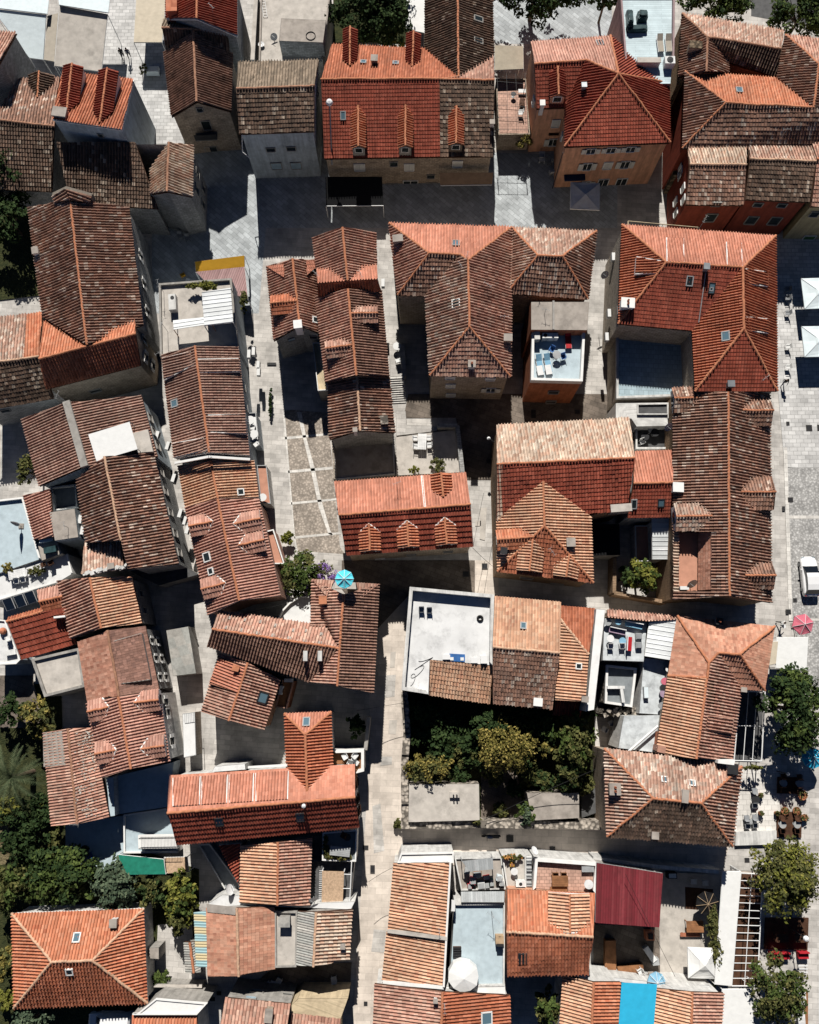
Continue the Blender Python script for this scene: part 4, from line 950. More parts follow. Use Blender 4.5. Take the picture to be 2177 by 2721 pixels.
m = MB(); A, B = P('c1', 1352, 866, 8.0), P('c1', 1352, 1084, 8.0); m.obox((A + B) / 2 + Vector((0, 0, .12)), (B - A) / 2, Vector((.1, 0, 0)), Vector((0, 0, .12)), 'plaster_grey'); m.build('ridge_wall', t.root); aerial(t, 1285, 960, 8.0, 1.6)
T3 = terrace('white walled roof terrace with two blue sun loungers, orange plaster front', 'c1', [(1185, 1088), (1585, 1090), (1565, 1492), (1178, 1482)], 6.6, 'floor_blue', 'plaster_terra', 0.75, 'white', 0.22, name='roof_terrace', skip=(0,))
for x, y, k in ((1355, 1557, .9), (1335, 1632, .9)):
    p_ = on_plane('c1', x, y, T3.walls[(2, 3)][0], Vector((0, -1, 0))); window_at(T3, p_, Vector((1, 0, 0)), Vector((0, -1, 0)), 1.0, .6, 'b')
# big red house by the piazza
h = house('big red hipped house by the piazza with white edged roof hatches', 'd1',
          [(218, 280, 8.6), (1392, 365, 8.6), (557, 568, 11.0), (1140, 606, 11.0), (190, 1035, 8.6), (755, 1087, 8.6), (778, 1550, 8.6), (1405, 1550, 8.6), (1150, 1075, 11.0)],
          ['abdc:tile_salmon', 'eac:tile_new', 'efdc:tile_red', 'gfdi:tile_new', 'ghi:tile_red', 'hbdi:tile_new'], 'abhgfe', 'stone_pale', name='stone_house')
shed(h, 0, [(562, 568), (690, 572), (688, 385), (560, 378)], .35, 'tile_salmon', 'white'); shed(h, 0, [(1022, 595), (1135, 600), (1130, 420), (1018, 412)], .35, 'tile_salmon', 'white')
shed(h, 1, [(520, 560), (478, 655), (320, 655), (330, 525)], .5, 'tile_new', 'white')
shed(h, 5, [(1160, 620), (1185, 735), (1332, 750), (1330, 642)], .5, 'tile_new', 'white'); shed(h, 5, [(1162, 985), (1192, 1092), (1335, 1107), (1333, 1000)], .5, 'tile_new', 'white')
sky(h, 2, 733, 710, .6, .9, 'pane'); sky(h, 2, 902, 765, .55, 1.0, 'pane_sky', 'metal_dark'); sky(h, 3, 1013, 1133, .9, .7, 'pane_sky'); sky(h, 2, 898, 772, .3, .3)
chim(h, 2, 850, 620, .45, .5, .8, 'plaster_grey', 'steel_cap'); chim(h, 4, 1035, 1510, .55, .5, .8, 'plaster_grey', 'steel_cap'); chim(h, 1, 250, 900, .9, 1.2, 1.0, 'white', 'white', pots=2)
m = MB(); A, B = on_face(h, 2, 855, 650) + Vector((0, 0, .14)), on_face(h, 2, 802, 1030) + Vector((0, 0, .14)); m.tube(A, B, .05, 'metal_grey'); m.build('drainpipe', h.root)
m = MB(); A, B = P('d1', 265, 252, 8.3), P('d1', 800, 300, 8.3); m.tube(A, B, .05, 'plaster_cream'); m.tube(A, A + Vector((0, -.7, 0)), .05, 'plaster_cream')
for k in range(5): p_ = A.lerp(B, k / 4); m.tube(p_, p_ - Vector((0, .1, .9)), .03, 'metal_grey')
m.build('railing', h.root); aerial(h, 820, 290, 8.3, 1.6); aerial(h, 1280, 1480, 8.9, 1.4); dish(h, 85, 660, 5.5, .45)
for x, y in ((150, 530), (180, 840), (118, 960), (100, 1140)): ac(h, x, y, 4.6, ax=(0, 1, 0))
T4 = terrace('large roof terrace paved in blue grey tiles beside the big red hipped house', 'd1', [(172, 1140), (752, 1180), (758, 1590), (172, 1612)], 4.2, 'pave_blue', 'stone_pale', 0.4, 'plaster_white', 0.2, name='roof_terrace', skip=(0,))
ac(T4, 728, 1145, 5.2, ax=(0, 1, 0)); ac(T4, 728, 1285, 4.7, ax=(0, 1, 0))
h = house('long old ridge roof beside the cobbled piazza with gable dormers and a roof notch', 'd2',
          [(612, -30, 7.0), (610, 1045, 7.0), (1345, -30, 7.0), (1355, 1587, 7.0), (1030, -25, 9.2), (1036, 1045, 9.2), (1038, 1500, 9.2), (1040, 1532, 9.2), (908, 1045, 8.45), (908, 1500, 8.45), (612, 1500, 7.0), (612, 1566, 7.0)],
          ['baef:tile_old', 'dcefgh:tile_old', 'jifg:tile_old', 'klhg:tile_old'], 'aecdhlb', 'stone_warm', name='stone_house')
for bk, fr_, hw in (((1122, 742), (1396, 738), 128), ((1155, 1377), (1396, 1376), 95), ((1135, 118), (1376, 118), 105)): dorm(h, 1, bk, fr_, hw, 'tile_old', 'plaster_white', k=.8, drop=.75)
dorm(h, 0, (902, 925), (635, 925), 105, 'tile_oldpale', 'white', k=.8, drop=.65); dorm(h, 0, (800, 20), (620, 22), 100, 'tile_old', 'plaster_white', k=.9, drop=.6)
T5 = terrace('roof notch terrace with a satellite dish cut into the long old roof', 'd2', [(652, 1048), (806, 1048), (800, 1498), (652, 1498)], 6.2, 'floor_terra', 'plaster_grey', 0.0, name='roof_terrace')
dish(T5, 752, 1438, 6.9, .55); ac(T5, 690, 1475, 6.6)
q = [P('d2', 806, 1045, 6.6), P('d2', 908, 1045, 8.4), P('d2', 908, 1490, 8.4), P('d2', 803, 1490, 6.6)]; m = MB(); slab(m, q, 'wood_dark'); tiles(m, [q[3], q[0], q[1], q[2]], 'tile_flat'); m.build('roof', h.root)
q = [P('d2', 612, 1045, 7.0), P('d2', 652, 1045, 7.0), P('d2', 652, 1500, 7.0), P('d2', 612, 1500, 7.0)]; m = MB(); slab(m, q, 'wood_dark'); tiles(m, [q[0], q[3], q[2], q[1]], 'tile_cream'); m.build('coping', h.root)
chim(h, 0, 632, 715, .8, .9, .9, 'white', 'white'); dish(h, 575, 240, 6.6, .5)
h = house('house with a bleached cream back slope, shade-darkened red front and a striped gable wing', 'c2',
          [(918, 232, 7.0), (1932, 175, 7.0), (1976, 480, 9.0), (922, 527, 9.0), (918, 952, 6.9), (1915, 880, 6.9), (925, 1345, 6.7), (1660, 1432, 6.7), (1642, 930, 6.9), (1275, 658, 8.4), (1285, 1000, 8.4)],
          ['abcd:tile_cream', 'efcd:tile_red:barrel', 'gejk:tile_peach', 'ghk:tile_new:barrel', 'hijk:tile_peach'], 'abcfihged', 'stone_warm', name='stone_house', cap='ridge')
dorm(h, 2, (1195, 1086), (922, 1102), 80, 'tile_orange', 'plaster_orange', k=.8, drop=.5); dorm(h, 3, (1195, 1102), (1172, 1342), 98, 'tile_peach', 'plaster_grey', k=.75, drop=.5); dorm(h, 3, (1472, 1225), (1448, 1388), 95, 'tile_peach', 'plaster_grey', k=.6, drop=.5)
chim(h, 3, 970, 1195, .5, .5, .8, 'white', 'metal_dark'); chim(h, 4, 1480, 1130, .7, .7, .6, 'plaster_grey', 'concrete'); aerial(h, 1330, 1210, 7.6, 1.4)
wins(h, 'hg', [(1380, 1440, 1.2, .6, 'b'), (1150, 1395, 1.2, .6, 'b')]); chim(h, 1, 1860, 870, 1.9, .6, .7, 'plaster_grey', 'concrete_pale')
q = [P('c2', x, y, z) for x, y, z in ((922, 530, 9.0), (962, 530, 9.0), (965, 950, 6.9), (920, 952, 6.9))]; m = MB(); tiles(m, [p + Vector((0, 0, .08)) for p in (q[3], q[2], q[1], q[0])], 'tile_cream'); m.build('verge', h.root)
h = ew('low house with a smooth salmon back slope and two skylights, squeezed between bigger roofs', 'd2',
       [(316, 430, 6.2), (606, 420, 6.2), (586, 930, 5.9), (258, 936, 5.9), (306, 676, 7.5), (609, 666, 7.5)], 'tile_salmon', 'tile_red', 'plaster_white', name='plastered_house')
sky(h, 1, 308, 830, .5, .9, 'pane', 'metal_grey'); sky(h, 1, 515, 822, .6, .75, 'pane_sky', 'metal_dark')
h = ew('salmon house with a shade-darkened red front in the middle with three gabled dormers toward the court', 'c2',
       [(-322, 662, 6.2), (686, 592, 6.2), (742, 1155, 6.0), (-227, 1222, 6.0), (-287, 917, 8.1), (721, 835, 8.1)], 'tile_salmon', 'tile_red:big', 'stone', name='stone_house', fascia='white')
for bk, fr_ in (((235, 962), (247, 1158)), ((523, 938), (540, 1138)), ((-55, 985), (-48, 1188))): dorm(h, 1, bk, fr_, 82, 'tile_orange', 'white', k=.72, drop=.5, white=True)
dorm(h, 0, (510, 778), (496, 592), 82, 'tile_orange', 'white', k=.7, drop=.5, win=None, white=False)
wins(h, 'cd', [(268, 1218, .9, .5, 'b'), (550, 1192, .9, .5, 'b'), (280, 1248, .9, .4, 'b'), (550, 1225, .9, .4, 'b'), (30, 1250, .9, .5, 'c')]); aerial(h, 160, 700, 7.0, 1.8)
q = MB(); A, B = on_face(h, 0, 348, 615) + Vector((0, 0, .12)), on_face(h, 0, 372, 855) + Vector((0, 0, .12)); q.obox((A + B) / 2, (B - A) / 2, Vector((.1, 0, 0)), Vector((0, 0, .05)), 'white'); q.build('verge', h.root)
# ================================================================== below the square court
h = house('angular house of two joined weathered roofs with concrete pads on its back slope', 'b3',
          [(235, 68, 6.2), (1062, 185, 6.4), (1157, 352, 7.9), (186, 207, 7.5), (148, 332, 6.6), (930, 607, 6.4), (945, -176, 6.6), (1462, -138, 6.6), (1418, 695, 6.4), (1190, -60, 8.0), (1140, 640, 7.9), (937, 175, 6.6), (1090, -130, 7.4), (1290, -128, 7.4)],
          ['abcd:tile_weathered', 'efcd:tile_brown:barrel', 'lgjcb:tile_weathered:roman', 'ihjck:tile_brown:roman', 'kcf:tile_weathered:roman'], 'algjhikfed', 'stone', name='stone_house')
for x, y in ((315, 120), (438, 135), (552, 150), (672, 178), (805, 215), (905, 220), (1020, 245), (295, 195), (415, 215), (535, 237), (652, 255), (775, 275), (892, 298), (1010, 312)):
    p_ = on_face(h, 0, x, y) + Vector((0, 0, .14)); m = MB(); n_, U_, V_ = h.F[0][1:4]; m.obox(p_, U_ * .17, V_ * .19, n_ * .04, 'concrete'); m.tube(p_, p_ + Vector((0, 0, .35)), .02, 'metal_grey', n=4); m.build('pad', h.root)
for x in (903, 1013):
    p_ = on_face(h, 1, x, 412); m = MB(); m.box(p_ + Vector((0, 0, -.3)), .4, .95, 1.1, 'plaster_white'); m.build('chimney', h.root)
chim(h, 2, 1035, -10, .6, .6, .9, 'tile_brown', 'ridge'); 
for pts in ([(945, -176, 6.75), (1120, -165, 7.2), (1062, -40, 7.5)], [(1462, -138, 6.75), (1285, -150, 7.2), (1310, -20, 7.3)]):
    m = MB(); q = [P('b3', *p) for p in pts]; slab(m, q, 'wood_dark'); tiles(m, q, 'tile_weathered', 'roman'); m.build('roof', h.root)
m = MB(); q = [P('b3', x, y, z) for x, y, z in ((1125, -160, 7.55), (1280, -150, 7.55), (1285, -100, 7.55), (1120, -105, 7.55))]; slab(m, q, 'concrete_pale', 0, .5); m.build('terrace_floor', h.root)
h = ns('squat gable house turned at an angle, glassy skylight and a raised flap of tiles', 'b3',
       [(238, 392, 5.0), (102, 836, 5.0), (580, 977, 5.0), (706, 592, 5.0), (458, 462, 6.5), (312, 906, 6.5)], 'tile_weathered:roman', 'tile_weathered:roman', 'plaster_orange', name='plastered_house')
shed(h, 0, [(440, 500), (382, 692), (165, 622), (235, 430)], .45, 'tile_salmon', 'wood_dark'); sky(h, 1, 567, 728, .95, .85, 'pane_sky', 'metal_dark', lift=.25); chim(h, 0, 375, 505, .4, .5, .8, 'tile_brown', 'ridge')
t = terrace('dark red floored passage roof with an air conditioner between the angled house and its neighbour', 'b3', [(725, 590), (808, 605), (755, 810), (668, 800)], 3.0, 'wood', 'plaster_terra', 0.2, 'plaster_pink', .1, name='flat_roof', cat='roof', skip=(0,))
ac(t, 770, 598, 3.4); ac(t, 712, 672, 3.4, ax=(0.2, 1, 0))
h = house('short hipped red wing with one blue skylight, running into the long salmon roof', 'b3',
          [(738, 852, 6.0), (1092, 838, 6.0), (896, 1012, 7.5), (912, 1478, 7.5), (752, 1262, 6.0), (1106, 1242, 6.0)], ['abc:tile_salmon', 'eacd:tile_new', 'bfdc:tile_new'], 'abfde', 'plaster_white', name='plastered_house')
sky(h, 0, 905, 920, .6, .9, 'pane_sky')
h = ew('very long salmon roofed building with stepped ribs and a shade-darkened red front slope', 'b3',
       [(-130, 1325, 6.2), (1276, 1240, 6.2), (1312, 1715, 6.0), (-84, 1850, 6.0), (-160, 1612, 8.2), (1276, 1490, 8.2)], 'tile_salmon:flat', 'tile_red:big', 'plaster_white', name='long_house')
for x0, x1 in ((-115, 92), (105, 300), (315, 500), (518, 765)):
    yo = lambda x: 1315 - (x + 130) * .0605
    shed(h, 0, [(x0 + 2, yo(x0) + 245), (x1 - 4, yo(x1) + 245), (x1, yo(x1) + 30), (x0, yo(x0) + 30)], .28, 'tile_salmon', 'white')
sky(h, 1, 240, 1672, .7, .9, 'pane', 'metal_dark'); sky(h, 1, 857, 1637, .7, .9, 'pane', 'metal_dark')
m = MB(); p_ = on_face(h, 1, 890, 1550); m.lathe(p_, [(.08, 0), (.08, .5), (.2, .55), (.18, .75), (.02, .85)], 'metal_white', 12); m.build('vent', h.root)
rows(h, 'bf', [.35, .75], [4.4, 2], .7, 1.2, 'k'); rows(h, 'fc', [.3, .7], [4.4, 2], .7, 1.2, 'k')
m = MB(); A, B = P('b3', 460, 1262, 6.1), P('b3', 760, 1245, 6.1); m.obox((A + B) / 2, (B - A) / 2, Vector((0, .1, 0)), Vector((0, 0, .15)), 'white'); m.build('coping', h.root)
t = terrace('white ledge with a folded drying rack, behind the long salmon roof', 'b3', [(205, 1255), (435, 1235), (440, 1280), (180, 1300)], 4.5, 'floor_white', 'plaster_white', 0, name='roof_terrace')
t = terrace('small brown floored terrace with white chairs behind a white wall, by the main street', 'b3', [(1112, 1128), (1345, 1122), (1345, 1285), (1285, 1300), (1270, 1235), (1108, 1240)], 3.2, 'wood', 'plaster_white', .7, 'white', .25, name='roof_terrace', skip=(3, 4, 5)); T6 = t
h = ns('orange tiled gable roof set back behind a white ledge, bottom centre left', 'b4',
       [(405, 362, 4.6), (395, 797, 4.6), (930, 817, 4.6), (946, 303, 4.6), (688, 335, 5.9), (682, 817, 5.9)], 'tile_peach', 'tile_weathered:roman', 'plaster_white', name='plastered_house')
h = house('dark red triangular lean-to roof in shade beside the sunken grey yard', 'b4', [(236, 358, 3.6), (388, 655, 3.6), (402, 345, 4.2)], ['abc:tile_red'], 'abc', 'plaster_white', name='lean_to', fascia='white')
terrace('grey sloping yard strip between the lane and the dark red lean-to', 'b4', [(85, 352), (168, 346), (398, 655), (392, 690), (285, 690)], 1.6, 'floor_grey', 'plaster_blue', .25, 'plaster_white', .1, name='yard_terrace', skip=(3,))
T7 = terrace('small terrace garden with a glass table and planting round its white rail', 'b4', [(1032, 262), (1290, 240), (1283, 478), (1028, 470)], 3.4, 'floor_grey', 'plaster_white', .3, 'white', .1, name='roof_terrace')
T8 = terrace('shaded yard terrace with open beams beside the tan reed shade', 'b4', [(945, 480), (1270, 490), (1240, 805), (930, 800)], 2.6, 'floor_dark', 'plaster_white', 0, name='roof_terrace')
m = MB(); q = [P('b4', 1025, 556, 4.2), P('b4', 1192, 560, 4.2), P('b4', 1182, 800, 4.0), P('b4', 1020, 796, 4.0)]; slab(m, q, 'reed', 0, .06); o = m.build('pergola', None, (q[0].x, q[0].y, 2.6)); tag(o, 'tan reed mat shade on posts, bottom centre', 'pergola'); 
m = MB(); 
for p_ in q: m.tube(p_ - Vector((0, 0, .08)), (p_.x, p_.y, 2.6), .05, 'metal_white')
for k in range(16):
    p_ = q[0].lerp(q[3], k / 15); m.tube(p_ + Vector((-.28, 0, -.1)), p_ + Vector((.1, 0, -.1)), .03, 'white', n=4)
m.build('frame', o); m = MB(); A, B = P('b4', 1250, 490, 4.2), P('b4', 1235, 800, 4.0); m.tube(A, B, .05, 'metal_white')
for k in (0.3, 0.65): p_ = A.lerp(B, k); m.tube(p_, p_ + Vector((-.7, 0.02, 0)), .04, 'metal_white')
m.tube(A, (A.x, A.y, 2.6), .05, 'metal_white'); m.tube(B, (B.x, B.y, 2.6), .05, 'metal_white'); m.build('side_beam', o)
t = terrace('brilliant white ledge running across between two orange gables, bottom centre left', 'b4', [(160, 802), (262, 738), (395, 745), (395, 800), (680, 820), (935, 820), (1010, 800), (1275, 790), (1245, 850), (662, 830), (375, 842), (142, 832)], 4.3, 'floor_white', 'plaster_white', 0, name='roof_terrace'); dish(t, 315, 700, 4.9, .5, aim=(.8, .3, .5)); dish(t, 952, 772, 4.9, .42)
h = ns('flat brick red tiled gable with a pale striped canopy along its left side', 'b4',
       [(140, 835, 5.0), (152, 1357, 5.0), (664, 1305, 5.0), (660, 832, 5.0), (374, 838, 6.2), (386, 1360, 6.2)], 'tile_brick', 'tile_brick', 'plaster_grey', name='plastered_house', cap='ridge_pale')
q = [on_face(h, 0, *p) + Vector((0, 0, .12)) for p in ((142, 806), (372, 832), (362, 890), (150, 868))]; m = MB(); slab(m, q, 'concrete', 0, .1); m.build('patch', h.root)
s_ = NT('sheet_stripes', .5); w_ = s_.n('TexWave', Scale=0.28, Distortion=2.0); s_.l(s_.pos(), w_.inputs['Vector']); w_.bands_direction = 'Y'; s_.col(s_.ramp(w_.outputs['Fac'], [(.35, (.33, .50, .52)), (.6, (.60, .50, .30))]))
m = MB(); q = [P('b4', 45, 872, 4.5), P('b4', 140, 862, 5.0), P('b4', 148, 1288, 5.0), P('b4', 62, 1290, 4.5)]; tiles(m, [q[3], q[0], q[1], q[2]], 'sheet_stripes', 'metal'); slab(m, q, 'metal_grey', .02, .03); m.build('canopy', h.root)
t = terrace('narrow roof yard with a hatch, between the brick red gable and the corrugated gable', 'b4', [(668, 858), (835, 862), (828, 1280), (670, 1285)], 4.8, 'concrete_pale', 'plaster_grey', .3, 'plaster_grey', .12, name='roof_terrace')
m = MB(); q_ = P('b4', 745, 925, 4.8); m.box(q_, .95, .8, .9, 'plaster_grey'); m.box((q_.x, q_.y, 5.702), 1.05, .9, .08, 'sheet_asbestos'); m.build('hatch', t.root)
h = house('gable with a grey corrugated left slope and a bleached cream right slope', 'b4',
          [(840, 866, 5.0), (822, 1276, 5.0), (1230, 1232, 5.0), (1252, 850, 5.0), (980, 870, 6.2), (960, 1283, 6.2)], ['abfe:sheet_asbestos', 'cdef:tile_cream'], 'aedcfb', 'plaster_grey', name='plastered_house', cap='ridge_pale')
chim(h, 1, 1185, 1120, .3, .3, .6, 'plaster_grey')
h = ns('grey slatted outbuilding roof in the yard beside the striped canopy', 'a4', [(1405, 1100, 2.6), (1418, 1335, 2.6), (1545, 1330, 2.6), (1500, 1100, 2.6), (1455, 1100, 3.0), (1480, 1332, 3.0)], 'sheet_asbestos', 'sheet_asbestos', 'plaster_grey', name='outbuilding', base=0)
h = house('old tiled house with one chimney at the bottom edge, pale wall behind it', 'b4',
          [(285, 1525, 5.8), (785, 1575, 5.8), (735, 1900, 7.0), (215, 1900, 7.0)], ['abcd:tile_weathered'], 'abcd', 'plaster_grey', name='stone_house', cap='ridge_pale', inset=.1)
chim(h, 0, 625, 1640, .55, 1.0, .9, 'stone', 'concrete'); 
wins(h, 'ab', [(525, 1482, 1.1, .5, 'b'), (760, 1503, .8, .5, 'b'), (480, 1530, .9, .4, 'u')])
h = house('little tiled hip at the bottom edge under a cream wall with shuttered windows', 'b4',
          [(775, 1640, 4.6), (1165, 1690, 4.6), (1165, 1950, 5.4), (790, 1950, 5.4)], ['abcd:tile_weathered'], 'abcd', 'plaster_cream', name='annexe')
t = terrace('cream plastered block with a sunlit flat top beside the main street, bottom edge', 'b4', [(790, 1578), (845, 1530), (1222, 1530), (1208, 1570), (1165, 1690), (775, 1640)], 4.6, 'plaster_cream', 'plaster_cream', 0, name='flat_roof', cat='roof')
# ================================================================== bottom left
h = house('isolated orange hipped house among gardens, bottom left', 'a4',
          [(92, 880, 3.6), (1098, 845, 3.6), (708, 1240, 5.9), (398, 1250, 5.9), (110, 1600, 3.6), (1128, 1560, 3.6)], ['abcd:tile_orange', 'ead:tile_orange', 'efcd:tile_new:barrel', 'fbc:tile_orange'], 'abfe', 'plaster_white', name='plastered_house', fascia='white', cap='ridge_pale')
sky(h, 0, 590, 1068, .6, .8, 'pane_sky', 'white'); sky(h, 2, 535, 1320, .6, .6, 'pane', 'white'); chim(h, 0, 885, 940, .55, .6, 1.0, 'plaster_white', 'concrete')
h = house('white boxy house with a strip of orange tiles, cut by the bottom edge', 'a4', [(1012, 1652, 4.4), (1505, 1652, 4.4), (1510, 1900, 5.4), (1000, 1900, 5.4)], ['abcd:tile_orange'], 'abcd', 'plaster_white', name='plastered_house', inset=.05)
t = terrace('brilliant white flat roof behind the strip of orange tiles, bottom left', 'a4', [(1060, 1640), (1195, 1530), (1582, 1565), (1505, 1650), (1015, 1650)], 4.8, 'white', 'plaster_grey', .12, 'white', .1, name='flat_roof', cat='roof')
t = terrace('small dark shed roof in the yard beside the isolated orange house', 'a4', [(1140, 1145), (1215, 1140), (1215, 1230), (1140, 1225)], 2.4, 'concrete', 'plaster_grey', 0, name='flat_roof', cat='roof')
t = terrace('grey walled platform along the lane at the end of the bottom left yard', 'a4', [(1165, 1445), (1205, 1418), (1545, 1422), (1545, 1452)], 1.6, 'concrete_pale', 'plaster_grey', 0, name='garden_wall', cat='wall')
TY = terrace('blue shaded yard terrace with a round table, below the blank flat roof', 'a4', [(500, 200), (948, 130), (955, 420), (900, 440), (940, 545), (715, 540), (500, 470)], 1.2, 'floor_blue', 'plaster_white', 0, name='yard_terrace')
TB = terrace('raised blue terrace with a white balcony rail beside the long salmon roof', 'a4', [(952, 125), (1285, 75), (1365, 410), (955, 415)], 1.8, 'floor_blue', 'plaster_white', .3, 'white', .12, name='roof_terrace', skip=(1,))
m = MB(); q = [P('a4', x, y, 2.9) for x, y in ((1055, 285), (1332, 280), (1360, 385), (1058, 390))]; slab(m, q, 'white', 0, .5); m.build('slab', TB.root); m = MB(); A, B = P('a4', 1060, 310, 3.8), P('a4', 1335, 305, 3.8); m.tube(A, B, .035, 'metal_dark')
for k in range(26): p_ = A.lerp(B, k / 25); m.tube(p_, p_ - Vector((0, 0, .9)), .018, 'metal_dark', n=4)
A, B = P('a4', 1060, 388, 3.8), P('a4', 1360, 384, 3.8); m.tube(A, B, .03, 'metal_dark')
for k in range(26): p_ = A.lerp(B, k / 25); m.tube(p_, p_ - Vector((0, 0, .9)), .018, 'metal_dark', n=4)
m.build('railing', TB.root)
# ================================================================== right lower
T9 = terrace('big dazzling white roof terrace with parapets, tangled hose and a blue mattress', 'c3', [(258, -108), (892, -50), (885, 484), (410, 440), (400, 700), (195, 668)], 6.0, 'floor_white', 'plaster_white', .9, 'plaster_white', .3, name='roof_terrace', skip=(2, 3)) 
h = house('orange cupped tile roof sloping from the dazzling white terrace to the garden', 'c3', [(400, 706, 4.9), (870, 772, 4.9), (888, 488, 6.1), (412, 438, 6.1)], ['abcd:tile_peach:barrel'], 'abcd', 'plaster_white', name='stone_house', cap='ridge')
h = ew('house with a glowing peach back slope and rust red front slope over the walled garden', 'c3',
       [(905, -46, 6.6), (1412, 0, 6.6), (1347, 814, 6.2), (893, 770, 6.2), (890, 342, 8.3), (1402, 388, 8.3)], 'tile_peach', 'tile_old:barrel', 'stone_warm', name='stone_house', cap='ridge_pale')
sky(h, 0, 1123, 183, .5, .6, 'pane_sky', 'metal_grey'); chim(h, 1, 1230, 762, .7, .6, .5, 'white', 'white')
h = house('narrow house with a peach striped slope tucked against a white party wall', 'c3',
          [(1412, 28, 6.6), (1672, 48, 6.6), (1625, 402, 7.7), (1408, 130, 6.9), (1368, 748, 6.9), (1600, 760, 7.7)], ['abcd:tile_new', 'edcf:tile_peach'], 'abcfed', 'stone_warm', name='stone_house', cap='ridge_pale')
sky(h, 1, 1550, 490, .5, .5, 'pane', 'white'); chim(h, 1, 1585, 740, .4, .5, .8, 'tile_brown', 'concrete')
h = house('scrap of dark red roof under the white party wall at the garden edge', 'c3', [(1345, 860, 3.6), (1560, 872, 3.6), (1590, 762, 4.4), (1370, 752, 4.4)], ['abcd:tile_red'], 'abcd', 'stone', name='lean_to')
t = terrace('tall white party wall running up between the peach roof and the cluttered terrace', 'c3', [(1680, 52), (1750, 58), (1665, 822), (1605, 835)], 7.6, 'white', 'plaster_white', 0, name='party_wall', cat='wall')
h = house('house with a brick patterned hip over long striped slopes, beside the uppermost plane tree', 'd3',
          [(640, 104, 6.0), (1383, 187, 6.0), (1116, 400, 7.9), (958, 388, 7.9), (880, 460, 7.8), (1308, 676, 6.0), (1130, 662, 6.3), (1060, 1200, 6.0), (786, 1197, 7.7), (478, 1152, 6.0), (570, 562, 6.0), (868, 580, 7.8)],
          ['abcde:tile_brick', 'fbc:tile_brick', 'gfcd:tile_flat:big', 'hgdeli:tile_weathered:roman', 'kael:tile_brick', 'jkli:tile_peach'], 'abfghijk', 'stone_pale', name='stone_house', cap='ridge')
shed(h, 3, [(868, 868), (850, 975), (1052, 1002), (1066, 890)], .45, 'tile_weathered', 'tile_weathered'); chim(h, 0, 945, 150, .5, .5, .9, 'metal_grey', 'metal_dark', pots=1); chim(h, 5, 505, 1118, .5, .6, .8, 'plaster_pink', 'tile_flat'); chim(h, 2, 1135, 668, .4, .3, .5, 'white')
h = house('big hipped old house with two tiny skylights and a dark front slope, lower right', 'd3',
          [(85, 1118, 6.6), (1132, 1255, 6.6), (822, 1535, 8.7), (456, 1500, 8.7), (105, 1788, 6.6), (1058, 1862, 6.6)], ['abcd:tile_oldpale', 'ead:tile_oldpale', 'efcd:tile_dark', 'fbc:tile_old'], 'abfe', 'stone', name='stone_house', cap='ridge')
sky(h, 0, 540, 1358, .5, .5, 'pane_sky', 'white'); sky(h, 0, 752, 1386, .5, .5, 'pane_sky', 'white'); chim(h, 1, 150, 1420, .9, .9, 1.2, 'stone', 'concrete', pots=2); chim(h, 0, 1045, 1268, .8, .8, .9, 'white', 'metal_dark'); chim(h, 2, 460, 1775, .5, .5, .6, 'white'); chim(h, 0, 690, 1478, .45, 1.0, .4, 'plaster_white')
q = [P('d3', 955, 1205, 7.6), P('d3', 1085, 1205, 7.6), P('d3', 1075, 1245, 7.6), P('d3', 950, 1230, 7.6)]; m = MB(); slab(m, q, 'white', 0, .8); m.build('parapet', h.root)
h = house('ribbed white sheet roof beside the brick patterned hip', 'd3', [(395, 412, 5.6), (432, 112, 5.6), (640, 130, 5.9), (585, 442, 5.9)], ['abcd:sheet_white'], 'abcd', 'plaster_white', name='lean_to', fascia='white')
h = house('thin strip of orange tiles along the lane wall above the cluttered terrace', 'd3', [(105, 60, 5.4), (640, 112, 5.4), (630, 135, 6.0), (420, 148, 6.0), (105, 118, 6.0)], ['abcde:tile_weathered'], 'abcde', 'stone', name='lean_to')
TC = terrace('cluttered roof terrace with benches, round stools and a red cushion', 'd3', [(85, 122), (412, 150), (385, 455), (70, 445)], 5.0, 'floor_stained', 'plaster_white', .0, name='roof_terrace')
TD = terrace('sunken grey roofed well with a white table, framed by rubble, lower right', 'd3', [(95, 480), (325, 505), (290, 800), (85, 770)], 3.6, 'floor_grey', 'rubble', 0.3, 'white', .2, name='flat_roof', cat='roof')
TE = terrace('long stained white terrace with parasol bases beside the striped long slope', 'd3', [(385, 425), (588, 445), (510, 860), (350, 850)], 4.4, 'floor_stained', 'plaster_white', 0, name='roof_terrace')
TF = terrace('peeling white roof slab with a slanting pipe, lower right', 'd3', [(232, 868), (508, 862), (475, 1150), (190, 1115)], 4.6, 'floor_stained', 'plaster_white', 0, name='roof_terrace')
m = MB(); m.tube(P('d3', 270, 1140, 5.2), P('d3', 495, 945, 5.2), .12, 'metal_white'); m.build('pipe', TF.root)
m = MB(); p_ = P('d3', 475, 1035, 4.6); m.box(p_, .15, 1.2, 1.0, 'tile_orange', rot=-.15); m.build('panel', TF.root)
m = MB()
for k in range(60):
    t_ = random.random(); p_ = P('d3', 15 + 340 * t_, 830 + random.uniform(-25, 25), 0); s_ = random.uniform(.2, .45); m.box((p_.x, p_.y, 0), s_, s_ * .8, random.uniform(2.6, 3.4), 'rubble', rot=random.random() * 3)
o = m.build('ruined_wall', None, P('d3', 180, 830, 0)); tag(o, 'crumbling rubble wall below the sunken grey well', 'wall')
